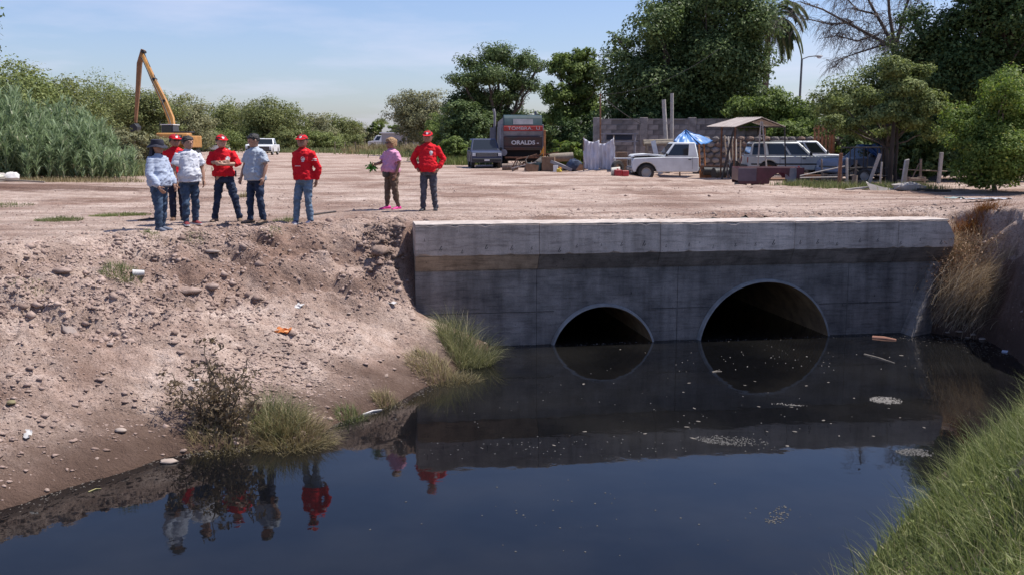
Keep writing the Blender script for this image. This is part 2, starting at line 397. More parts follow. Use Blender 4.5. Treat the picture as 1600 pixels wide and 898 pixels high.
def ground_material():
    m = bpy.data.materials.new('earth'); m.use_nodes = True; n = m.node_tree; b = n.nodes['Principled BSDF']
    L = n.links.new
    b.inputs['Roughness'].default_value = 0.95; b.inputs['Specular IOR Level'].default_value = 0.15
    g = n.nodes.new('ShaderNodeNewGeometry')
    def noise(sc, det=5, rough=0.6, mapping=None):
        t = n.nodes.new('ShaderNodeTexNoise'); t.inputs['Scale'].default_value = sc; t.inputs['Detail'].default_value = det; t.inputs['Roughness'].default_value = rough
        if mapping:
            mp = n.nodes.new('ShaderNodeMapping'); mp.inputs['Scale'].default_value = mapping[0]; mp.inputs['Rotation'].default_value = (0, 0, mapping[1])
            L(g.outputs['Position'], mp.inputs[0]); L(mp.outputs[0], t.inputs['Vector'])
        else: L(g.outputs['Position'], t.inputs['Vector'])
        return t.outputs['Fac']
    def ramp(src, stops):
        r = n.nodes.new('ShaderNodeValToRGB')
        while len(r.color_ramp.elements) < len(stops): r.color_ramp.elements.new(0.5)
        for e, (p, c) in zip(r.color_ramp.elements, stops): e.position = p; e.color = (*c, 1)
        L(src, r.inputs[0]); return r.outputs[0]
    def mix(f, a, c, mode='MIX'):
        x = n.nodes.new('ShaderNodeMixRGB'); x.blend_type = mode
        if isinstance(f, float): x.inputs[0].default_value = f
        else: L(f, x.inputs[0])
        for k, s in ((1, a), (2, c)):
            if isinstance(s, tuple): x.inputs[k].default_value = (*s, 1)
            else: L(s, x.inputs[k])
        return x.outputs[0]
    base = ramp(noise(0.55, 6), [(0.28, (0.363, 0.262, 0.215)), (0.5, (0.510, 0.394, 0.334)), (0.72, (0.600, 0.491, 0.430))])
    mid = ramp(noise(3.1, 6, 0.65), [(0.30, (0.255, 0.175, 0.139)), (0.47, (0.472, 0.363, 0.306)), (0.7, (0.600, 0.504, 0.451))])
    col = mix(0.5, base, mid)
    # red-brown patches
    col = mix(ramp(noise(0.35, 4), [(0.46, (0, 0, 0)), (0.62, (0.80, 0.80, 0.80))]), col, (0.250, 0.158, 0.122))
    # strip of dark raked soil before the reeds
    sp0 = n.nodes.new('ShaderNodeMapping'); sp0.inputs['Location'].default_value = (15.5, -30.8, 0); L(g.outputs['Position'], sp0.inputs[0])
    sp1 = n.nodes.new('ShaderNodeMapping'); sp1.inputs['Rotation'].default_value = (0, 0, R(-8)); sp1.inputs['Scale'].default_value = (0.085, 0.26, 0); L(sp0.outputs[0], sp1.inputs[0])
    ln_ = n.nodes.new('ShaderNodeVectorMath'); ln_.operation = 'LENGTH'; L(sp1.outputs[0], ln_.inputs[0])
    ad2 = n.nodes.new('ShaderNodeMath'); ad2.operation = 'MULTIPLY_ADD'; ad2.inputs[1].default_value = 0.9; L(noise(0.9, 5), ad2.inputs[0]); L(ln_.outputs['Value'], ad2.inputs[2])
    col = mix(ramp(ad2.outputs[0], [(0.85, (0.85, 0.85, 0.85)), (1.35, (0, 0, 0))]), col, (0.15, 0.088, 0.066))
    # brown cut soil of the right bank, with its shade painted into the colour
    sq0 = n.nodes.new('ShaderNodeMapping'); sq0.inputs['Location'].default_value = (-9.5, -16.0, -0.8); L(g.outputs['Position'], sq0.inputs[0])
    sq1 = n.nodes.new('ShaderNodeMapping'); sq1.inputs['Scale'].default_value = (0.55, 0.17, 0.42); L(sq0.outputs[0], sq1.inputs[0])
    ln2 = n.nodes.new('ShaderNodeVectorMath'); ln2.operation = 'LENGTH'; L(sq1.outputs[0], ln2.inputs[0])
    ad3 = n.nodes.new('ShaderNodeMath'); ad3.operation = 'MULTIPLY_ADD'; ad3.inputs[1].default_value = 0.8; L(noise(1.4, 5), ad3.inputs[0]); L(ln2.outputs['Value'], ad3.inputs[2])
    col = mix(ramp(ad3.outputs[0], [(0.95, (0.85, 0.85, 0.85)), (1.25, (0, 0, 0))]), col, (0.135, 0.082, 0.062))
    # streaks left by wheels and blades on the flat
    st = ramp(noise(1.0, 5, 0.6, ((0.22, 2.2, 1.0), R(9))), [(0.38, (0.68, 0.65, 0.63)), (0.60, (1.14, 1.13, 1.12))])
    col = mix(0.75, col, mix(1.0, col, st, 'MULTIPLY'))
    # speckle of grit; the dark specks paint small shadows between the crumbs
    sp = ramp(noise(38, 3, 0.7), [(0.34, (0.50, 0.46, 0.44)), (0.48, (1, 1, 1)), (0.72, (1.2, 1.2, 1.2))])
    col = mix(1.0, col, sp, 'MULTIPLY')
    vo = n.nodes.new('ShaderNodeTexVoronoi'); vo.inputs['Scale'].default_value = 9; L(g.outputs['Position'], vo.inputs['Vector'])
    pb = ramp(vo.outputs['Distance'], [(0.0, (1.12, 1.12, 1.14)), (0.25, (1, 1, 1)), (0.75, (0.85, 0.83, 0.82))])
    col = mix(0.8, col, mix(1.0, col, pb, 'MULTIPLY'))
    # wet mud at the water's edge
    sx = n.nodes.new('ShaderNodeSeparateXYZ'); L(g.outputs['Position'], sx.inputs[0])
    ad = n.nodes.new('ShaderNodeMath'); ad.operation = 'MULTIPLY_ADD'; ad.inputs[1].default_value = 0.62
    L(noise(1.6, 4), ad.inputs[0]); L(sx.outputs['Z'], ad.inputs[2])
    wet = ramp(ad.outputs[0], [(0.36, (1, 1, 1)), (0.58, (0.75, 0.75, 0.75)), (0.86, (0, 0, 0))])
    col = mix(wet, col, (0.105, 0.068, 0.052))
    L(col, b.inputs['Base Color'])
    h = n.nodes.new('ShaderNodeMath'); h.operation = 'ADD'; L(noise(7, 6, 0.7), h.inputs[0])
    h2 = n.nodes.new('ShaderNodeMath'); h2.operation = 'MULTIPLY'; h2.inputs[1].default_value = 0.35; L(noise(30, 4, 0.7), h2.inputs[0]); L(h2.outputs[0], h.inputs[1])
    bp = n.nodes.new('ShaderNodeBump'); bp.inputs['Strength'].default_value = 1.0; bp.inputs['Distance'].default_value = 0.09
    L(h.outputs[0], bp.inputs['Height']); L(bp.outputs[0], b.inputs['Normal'])
    return m
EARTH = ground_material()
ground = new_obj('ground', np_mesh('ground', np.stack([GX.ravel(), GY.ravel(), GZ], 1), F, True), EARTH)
tag(ground, 'pinkish brown bare earth with wheel tracks', None, None, 'structure')

# water: one sheet, dark and still
def water_material():
    m = bpy.data.materials.new('water'); m.use_nodes = True; n = m.node_tree; b = n.nodes['Principled BSDF']; L = n.links.new
    b.inputs['Base Color'].default_value = (0.005, 0.0055, 0.007, 1); b.inputs['Roughness'].default_value = 0.03; b.inputs['IOR'].default_value = 1.33
    g = n.nodes.new('ShaderNodeNewGeometry')
    a = n.nodes.new('ShaderNodeTexNoise'); a.inputs['Scale'].default_value = 1.4; a.inputs['Detail'].default_value = 2
    c = n.nodes.new('ShaderNodeTexNoise'); c.inputs['Scale'].default_value = 9; c.inputs['Detail'].default_value = 2
    L(g.outputs['Position'], a.inputs['Vector']); L(g.outputs['Position'], c.inputs['Vector'])
    ml = n.nodes.new('ShaderNodeMath'); ml.operation = 'MULTIPLY_ADD'; ml.inputs[1].default_value = 0.10; L(c.outputs['Fac'], ml.inputs[0]); L(a.outputs['Fac'], ml.inputs[2])
    bp = n.nodes.new('ShaderNodeBump'); bp.inputs['Strength'].default_value = 0.16; bp.inputs['Distance'].default_value = 0.02
    L(ml.outputs[0], bp.inputs['Height']); L(bp.outputs[0], b.inputs['Normal'])
    # a thin film of scum in drifts: duller and greyer
    f = n.nodes.new('ShaderNodeTexNoise'); f.inputs['Scale'].default_value = 0.45; f.inputs['Detail'].default_value = 5; L(g.outputs['Position'], f.inputs['Vector'])
    r = n.nodes.new('ShaderNodeValToRGB'); r.color_ramp.elements[0].position = 0.42; r.color_ramp.elements[1].position = 0.72
    r.color_ramp.elements[0].color = (0.004, 0.0042, 0.005, 1); r.color_ramp.elements[1].color = (0.013, 0.0125, 0.012, 1)
    L(f.outputs['Fac'], r.inputs[0]); L(r.outputs[0], b.inputs['Base Color'])
    r2 = n.nodes.new('ShaderNodeValToRGB'); r2.color_ramp.elements[0].position = 0.45; r2.color_ramp.elements[1].position = 0.75
    r2.color_ramp.elements[0].color = (0.02, 0.02, 0.02, 1); r2.color_ramp.elements[1].color = (0.055, 0.055, 0.055, 1)
    L(f.outputs['Fac'], r2.inputs[0]); L(r2.outputs[0], b.inputs['Roughness'])
    return m
wb = MB(); wb.add([(-60, 1, 0), (14, 1, 0), (14, 34, 0), (-60, 34, 0)], [(0, 1, 2, 3)])
water = wb.build('water', water_material(), smooth=0)
tag(water, 'still black canal water', None, None, 'structure')

# ------------------------------------------------------------ culvert headwall
def concrete(name, col, dark, tan=None):
    m = bpy.data.materials.new(name); m.use_nodes = True; n = m.node_tree; b = n.nodes['Principled BSDF']; L = n.links.new
    b.inputs['Roughness'].default_value = 0.9; b.inputs['Specular IOR Level'].default_value = 0.2
    t = n.nodes.new('ShaderNodeTexCoord'); oi = n.nodes.new('ShaderNodeObjectInfo')
    def noise(sc, mapping=None, det=5, ro=0.6):
        q = n.nodes.new('ShaderNodeTexNoise'); q.inputs['Scale'].default_value = sc; q.inputs['Detail'].default_value = det; q.inputs['Roughness'].default_value = ro
        if mapping:
            mp = n.nodes.new('ShaderNodeMapping'); mp.inputs['Scale'].default_value = mapping; L(t.outputs['Object'], mp.inputs[0]); L(mp.outputs[0], q.inputs['Vector'])
        else: L(t.outputs['Object'], q.inputs['Vector'])
        return q.outputs['Fac']
    def ramp(src, stops):
        r = n.nodes.new('ShaderNodeValToRGB')
        while len(r.color_ramp.elements) < len(stops): r.color_ramp.elements.new(0.5)
        for e, (p, c) in zip(r.color_ramp.elements, stops): e.position = p; e.color = (c, c, c, 1) if isinstance(c, float) else (*c, 1)
        L(src, r.inputs[0]); return r.outputs[0]
    def mul(f, a, c):
        x = n.nodes.new('ShaderNodeMixRGB'); x.blend_type = 'MULTIPLY'; x.inputs[0].default_value = f; L(a, x.inputs[1]); L(c, x.inputs[2]); return x.outputs[0]
    c = ramp(noise(1.7), [(0.3, dark), (0.66, col)])
    c = mul(0.85, c, ramp(noise(5.0, (1.0, 1.0, 0.10)), [(0.34, 0.66), (0.55, 1.0)]))        # runs of water down the face
    c = mul(0.8, c, ramp(noise(6.0, (0.35, 0.35, 3.2), 6, 0.7), [(0.36, 0.60), (0.50, 1.0), (0.72, 1.12)]))  # board marks
    c = mul(0.9, c, ramp(noise(46, None, 3), [(0.30, 0.72), (0.46, 1.0), (0.75, 1.12)]))
    c = mul(0.8, c, ramp(noise(13, (1.6, 1.0, 0.55), 2, 0.4), [(0.235, 0.22), (0.275, 1.0)]))   # pocks
    c = mul(1.0, c, ramp(oi.outputs['Random'], [(0.0, 0.88), (1.0, 1.10)]))
    L(c, b.inputs['Base Color'])
    bp = n.nodes.new('ShaderNodeBump'); bp.inputs['Strength'].default_value = 0.45; bp.inputs['Distance'].default_value = 0.02
    L(noise(20, (0.5, 1, 1.6), 5, 0.7), bp.inputs['Height']); L(bp.outputs[0], b.inputs['Normal'])
    return m
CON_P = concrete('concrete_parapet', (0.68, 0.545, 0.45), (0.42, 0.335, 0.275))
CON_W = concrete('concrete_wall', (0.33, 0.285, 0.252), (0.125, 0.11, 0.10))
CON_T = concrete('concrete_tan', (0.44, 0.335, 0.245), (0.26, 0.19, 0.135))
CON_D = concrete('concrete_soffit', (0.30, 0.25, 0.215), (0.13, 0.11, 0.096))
CON_L = concrete('concrete_apron', (0.40, 0.36, 0.325), (0.24, 0.205, 0.185))
hw = empty('culvert_headwall', (WO.x, WO.y, 0), WA, 'grey concrete culvert headwall with a projecting parapet and two pipe mouths', 'headwall')
def panel(poly, y0, y1, name, m):
    b = MB(); b.prism(poly, y0, y1); return b.build(name, m, hw, smooth=0)
GAP = 0.008
rw = random.Random(31)
def worn(a, e, sec, name, m, cut=None):
    """a cast bar along the wall with slightly chipped, uneven arrises; cut slants the far end"""
    n_ = max(4, int((e - a) / 0.09)); b = MB(); rr = []
    for i in range(n_ + 1):
        x = a + (e - a) * i / n_; ring = []
        for k, (y, z) in enumerate(sec):
            y2, z2 = sec[(k + 1) % 4]; y0, z0 = sec[k - 1]
            ch = rw.uniform(0.004, 0.012) + (rw.uniform(0.01, 0.035) if rw.random() < 0.10 else 0)
            ch = min(ch, abs(z2 - z) * 0.4 + abs(y2 - y) * 0.4, abs(z0 - z) * 0.4 + abs(y0 - y) * 0.4)
            for (qy, qz) in ((y0, z0), (y2, z2)):
                d = math.hypot(qy - y, qz - z); ring.append((x, y + (qy - y) / d * ch, z + (qz - z) / d * ch + rw.uniform(-0.002, 0.002)))
        if cut and x > e - cut[0]:
            lim = sec[2][1] - cut[1] * (x - (e - cut[0])) / cut[0]; ring = [(p[0], p[1], min(p[2], lim)) for p in ring]
        rr.append(ring)
    b.rings(rr); return b.build(name, m, hw, smooth=25)
COPE = mat('dusty_coping', (0.36, 0.30, 0.265), 0.95, col2=(0.56, 0.485, 0.435), scale=5, bump=0.3, bscale=60)
ztop = lambda x: 2.275 - 0.004 * x
for a, c in ((0, 2.26), (2.26, 4.55), (4.55, 7.20), (7.20, 9.33), (9.33, 10.52)):
    e = c - GAP
    b = MB()
    ends = [(a, 0.0), (e, 0.0)]
    top_r = e - 0.14 if c > 10 else e
    # parapet panel: upright face, slight chamfer at the far end
    pr = [(a, 1.715), (e, 1.70), (e, ztop(e) - (0.30 if c > 10 else 0)), (top_r, ztop(e)), (a, ztop(a))]
    if c <= 10: pr = [(a, 1.715), (e, 1.715), (e, ztop(e)), (a, ztop(a))]
    worn(a, e, [(-0.22, 1.712), (0.55, 1.712), (0.55, ztop(e)), (-0.22, ztop(e))], 'parapet_panel', CON_P, (0.16, 0.30) if c > 10 else None)
    worn(a + 0.004, top_r - 0.004, [(-0.216, ztop(e) + 0.002), (0.545, ztop(e) + 0.002), (0.545, ztop(e) + 0.026), (-0.216, ztop(e) + 0.026)], 'coping', COPE)
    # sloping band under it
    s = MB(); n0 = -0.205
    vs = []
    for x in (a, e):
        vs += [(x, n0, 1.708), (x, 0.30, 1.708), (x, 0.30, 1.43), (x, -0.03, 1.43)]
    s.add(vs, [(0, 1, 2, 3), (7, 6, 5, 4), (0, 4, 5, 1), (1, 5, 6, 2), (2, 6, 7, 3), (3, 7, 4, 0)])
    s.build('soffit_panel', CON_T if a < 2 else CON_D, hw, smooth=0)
# nicks left by the formwork along the parapet
NICK = mat('nick_dark', (0.05, 0.045, 0.042), 0.95)
nk = MB(); nk.box((0, 0, 0), (0.012, 0.006, 0.10), rot=(0, R(24), 0)); nk.box((0.02, 0, -0.03), (0.010, 0.006, 0.05), rot=(0, R(38), 0)); nick0 = None
rn = random.Random(12)
for i in range(24):
    if nick0 is None: o = nick0 = nk.build('nick', NICK, hw, smooth=0)
    else: o = nick0.copy(); COL.objects.link(o)
    o.location = (0.45 + i * 0.425 + rn.uniform(-0.06, 0.06), -0.2195, 1.83 + rn.uniform(-0.04, 0.06)); s_ = rn.uniform(0.5, 1.1); o.scale = (s_, 1, s_)
def arch_poly(a, c, arcs, zb=-0.7, zt=1.425):
    pl = [(a, zt), (a, zb)]
    for cx, cz, r in arcs:
        r = r + 0.02
        a0 = math.asin(max(-1, (zb - cz) / r)) if abs((zb - cz) / r) < 1 else -math.pi / 2
        n = 40
        for k in range(n + 1):
            t = (math.pi - a0) - (math.pi - 2 * a0) * k / n
            pl.append((cx + r * math.cos(t), cz + r * math.sin(t)))
    return pl + [(c, zb), (c, zt)]
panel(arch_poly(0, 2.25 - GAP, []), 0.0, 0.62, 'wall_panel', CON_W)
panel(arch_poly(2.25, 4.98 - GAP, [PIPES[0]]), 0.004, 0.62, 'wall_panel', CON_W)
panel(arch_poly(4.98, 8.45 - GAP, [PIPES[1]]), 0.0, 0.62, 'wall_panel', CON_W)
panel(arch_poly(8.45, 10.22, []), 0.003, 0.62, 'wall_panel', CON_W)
for (xa_, xb_) in ((0.02, 2.23), (2.26, 2.58), (4.48, 4.96), (4.99, 5.62), (7.86, 8.43), (8.46, 9.55)):
    b = MB(); b.bbox(xa_, xb_, -0.0035, 0.02, 0.618, 0.628); b.build('form_line', NICK, hw, smooth=0)
# sloping apron of paler concrete at the right foot
b = MB(); b.add([(9.46, -0.50, -0.4), (10.36, -0.05, -0.4), (10.36, 0.3, -0.4), (9.46, 0.3, -0.4), (10.17, -0.03, 1.41), (10.42, 0.0, 1.41), (10.42, 0.3, 1.41), (10.17, 0.3, 1.41)],
      [(3, 2, 1, 0), (4, 5, 6, 7), (0, 1, 5, 4), (1, 2, 6, 5), (2, 3, 7, 6), (3, 0, 4, 7)])
b.build('apron', CON_L, hw, smooth=0)
STEEL = mat('galvanised_pipe', (0.26, 0.255, 0.25), 0.55, 0.3, col2=(0.42, 0.41, 0.40), scale=3, streak=(1, 0.3, 1))
RUSTP = mat('pipe_inside', (0.17, 0.11, 0.062), 0.9, 0.0, col2=(0.31, 0.21, 0.115), scale=2.5)
for cx, cz, r in PIPES:
    b = MB(); n = 56; rr = []
    m = 150
    for i in range(m):
        y = -0.10 + i * 0.06
        q = r - 0.03 + 0.014 * math.cos(i * math.pi / 1.0)
        rr.append([(cx + q * math.cos(2 * math.pi * k / n), y, cz + q * math.sin(2 * math.pi * k / n)) for k in range(n)])
    b.rings(rr, cap=False)
    base = len(b.v); y = -0.10 + (m - 1) * 0.06
    b.f.append(tuple(range(base - n, base)))
    p = b.build('corrugated_pipe', RUSTP, hw, smooth=0)
    b = MB(); rr = []
    for (dr, y) in ((-0.028, -0.10), (0.008, -0.10), (0.008, -0.075), (0.020, -0.055), (0.008, -0.035), (0.022, -0.012), (0.016, 0.02), (-0.005, 0.02)):
        rr.append([(cx + (r + dr) * math.cos(2 * math.pi * k / n), y, cz + (r + dr) * math.sin(2 * math.pi * k / n)) for k in range(n)])
    rr.append(rr[0])
    b.rings(rr, cap=False); b.build('pipe_rim', STEEL, hw, smooth=50)
# ============================================================ people
def remesh(b, vox, smooth=2, wr=0.0, dec=0.42, wscale=9.0, seed=0, wz=0.55):
    """merge lofts to one continuous surface; wr adds cloth folds"""
    me = bpy.data.meshes.new('tmp'); me.from_pydata(b.v, [], b.f)
    bm = bmesh.new(); bm.from_mesh(me); bmesh.ops.recalc_face_normals(bm, faces=bm.faces); bm.to_mesh(me); bm.free()
    o = bpy.data.objects.new('tmp', me); COL.objects.link(o)
    r = o.modifiers.new('r', 'REMESH'); r.mode = 'VOXEL'; r.voxel_size = vox; r.adaptivity = 0.0
    if smooth:
        s = o.modifiers.new('s', 'SMOOTH'); s.iterations = smooth; s.factor = 0.5
    if dec < 1 and not wr:
        d_ = o.modifiers.new('d', 'DECIMATE'); d_.ratio = dec
    dg = bpy.context.evaluated_depsgraph_get()
    out = bpy.data.meshes.new_from_object(o.evaluated_get(dg))
    bpy.data.objects.remove(o); bpy.data.meshes.remove(me)
    if wr:
        n = len(out.vertices); co = np.zeros(n * 3, np.float32); out.vertices.foreach_get('co', co); co = co.reshape(-1, 3)
        no = np.zeros(n * 3, np.float32); out.vertices.foreach_get('normal', no); no = no.reshape(-1, 3)
        a = np.arctan2(co[:, 1], co[:, 0] + 0.001)
        k = fbm(co[:, 0] * wscale + co[:, 2] * wscale * wz + 40 * seed, co[:, 1] * wscale - co[:, 2] * wscale * 0.8, 3, seed)
        k = k + 0.6 * fbm(co[:, 2] * wscale * 1.7, co[:, 0] * wscale * 0.7 + co[:, 1] * wscale * 0.7, 2, seed + 5)
        co = co + no * (wr * k)[:, None]
        out.vertices.foreach_set('co', co.astype(np.float32).ravel())
    out.polygons.foreach_set('use_smooth', [True] * len(out.polygons)); out.update()
    return out
def hring(c, rx, ry, n=16, yaw=0.0, sq=0.0):
    cy, sy = math.cos(yaw), math.sin(yaw); out = []
    for k in range(n):
        a = 2 * math.pi * k / n; x = rx * math.cos(a) * (1 + sq * abs(math.sin(2 * a)) * 0.15); y = ry * math.sin(a) * (1 + sq * abs(math.sin(2 * a)) * 0.15)
        out.append((c[0] + x * cy - y * sy, c[1] + x * sy + y * cy, c[2]))
    return out
def patch(parent, mesh, pts, frm, dirv, m, name, off=0.004, nseg=1):
    """a thin patch (outline pts in the plane across dirv, local) laid on a garment's surface"""
    bvh = BVHTree.FromPolygons([v.co.copy() for v in mesh.vertices], [tuple(p.vertices) for p in mesh.polygons])
    d = Vector(dirv).normalized(); rgt = d.cross(Vector((0, 0, 1))).normalized(); up = rgt.cross(d)
    frm = Vector(frm); vs = []
    c = Vector((sum(p[0] for p in pts) / len(pts), sum(p[1] for p in pts) / len(pts)))
    for p in [(c.x, c.y)] + list(pts):
        o = frm + rgt * p[0] + up * p[1] - d * 0.6
        h = bvh.ray_cast(o, d)
        vs.append(h[0] - d * off if h[0] is not None else frm + rgt * p[0] + up * p[1])
    n = len(pts)
    b = MB(); b.add([tuple(v) for v in vs] + [tuple(v + d * 0.01) for v in vs[1:]], [(0, 1 + i, 1 + (i + 1) % n) for i in range(n)] + [(1 + i, 1 + n + i, 1 + n + (i + 1) % n, 1 + (i + 1) % n) for i in range(n)])
    return b.build(name, m, parent, smooth=0)
def circ(r, x=0, y=0, n=10): return [(x + r * math.cos(2 * math.pi * k / n), y + r * math.sin(2 * math.pi * k / n)) for k in range(n)]
def rect(w, h, x=0, y=0): return [(x - w / 2, y - h / 2), (x + w / 2, y - h / 2), (x + w / 2, y + h / 2), (x - w / 2, y + h / 2)]

def hand(b, wr, fw, side, curl=0.5, palm_n=None, sc=1.0):
    """palm, four fingers and a thumb; wr wrist, fw direction of the fingers, palm_n the way the palm faces"""
    fw = Vector(fw).normalized(); pn = Vector(palm_n) if palm_n else Vector((-side, 0, 0)); pn = (pn - fw * pn.dot(fw)).normalized()
    ac = fw.cross(pn).normalized()                      # across the knuckles
    th = ac if ac.dot(Vector((0, 1, 0))) > 0 else -ac    # thumb on the front side
    wr = Vector(wr)
    b.tube([wr - fw * 0.02, wr + fw * 0.035 * sc, wr + fw * 0.075 * sc, wr + fw * 0.095 * sc], [(0.022, 0.022), (0.030, 0.030), (0.033, 0.033), (0.026, 0.026)], 8)
    for i, ln in enumerate((0.072, 0.082, 0.076, 0.060)):
        o = wr + fw * 0.085 * sc + th * (0.030 - 0.020 * i) * sc
        p1 = o + (fw * math.cos(curl * 0.6) + pn * math.sin(curl * 0.6)) * ln * 0.5 * sc
        p2 = p1 + (fw * math.cos(curl * 1.6) + pn * math.sin(curl * 1.6)) * ln * 0.32 * sc
        p3 = p2 + (fw * math.cos(curl * 2.5) + pn * math.sin(curl * 2.5)) * ln * 0.25 * sc
        b.tube([o, p1, p2, p3], [0.0105, 0.0100, 0.0092, 0.0075], 6)
    o = wr + fw * 0.025 * sc + th * 0.024 * sc
    b.tube([o, o + (fw * 0.6 + th * 0.75) * 0.038 * sc, o + (fw * 0.95 + th * 0.75 + pn * 0.35) * 0.062 * sc], [0.013, 0.0115, 0.009], 6)

SKIN = [mat('skin_a', (0.34, 0.185, 0.125), 0.55, var=0.08), mat('skin_b', (0.27, 0.14, 0.092), 0.55, var=0.08), mat('skin_c', (0.42, 0.24, 0.165), 0.55, var=0.08)]
EYEW = mat('eye', (0.03, 0.02, 0.018), 0.2); HAIRB = mat('black_hair', (0.012, 0.010, 0.010), 0.5, var=0.3, scale=60, bump=0.6, bscale=120)
def cloth(name, col, var=0.12, sc=14): return mat(name, col, 0.85, var=var, scale=sc, bump=0.25, bscale=220, spec=0.2)
RED = cloth('red_cloth', (0.60, 0.012, 0.022), 0.10); REDC = cloth('red_cap_cloth', (0.58, 0.014, 0.024), 0.06)
WHITEC = cloth('white_shirt_cloth', (0.60, 0.61, 0.66), 0.02); BLOUSE = cloth('pale_blouse_cloth', (0.38, 0.43, 0.54), 0.02)
GREYC = cloth('grey_shirt_cloth', (0.36, 0.40, 0.46), 0.07); PINKC = cloth('pink_shirt_cloth', (0.62, 0.29, 0.44), 0.08)
JEAN = cloth('blue_denim', (0.048, 0.076, 0.125), 0.45, 7); JEAND = cloth('dark_denim', (0.026, 0.038, 0.072), 0.35, 7); JEANL = cloth('light_denim', (0.135, 0.19, 0.265), 0.3, 6)
NAVY = cloth('navy_trousers_cloth', (0.018, 0.020, 0.042), 0.2); GREYT = cloth('charcoal_trousers_cloth', (0.075, 0.075, 0.092), 0.25); BROWNT = cloth('brown_trousers_cloth', (0.125, 0.088, 0.066), 0.2)
HATC = cloth('charcoal_hat_cloth', (0.035, 0.036, 0.052), 0.15); PATCHW = mat('white_print', (0.75, 0.74, 0.74), 0.7)
SOLE = mat('white_rubber', (0.62, 0.60, 0.60), 0.7); BLACKP = mat('black_leather', (0.018, 0.018, 0.021), 0.45)

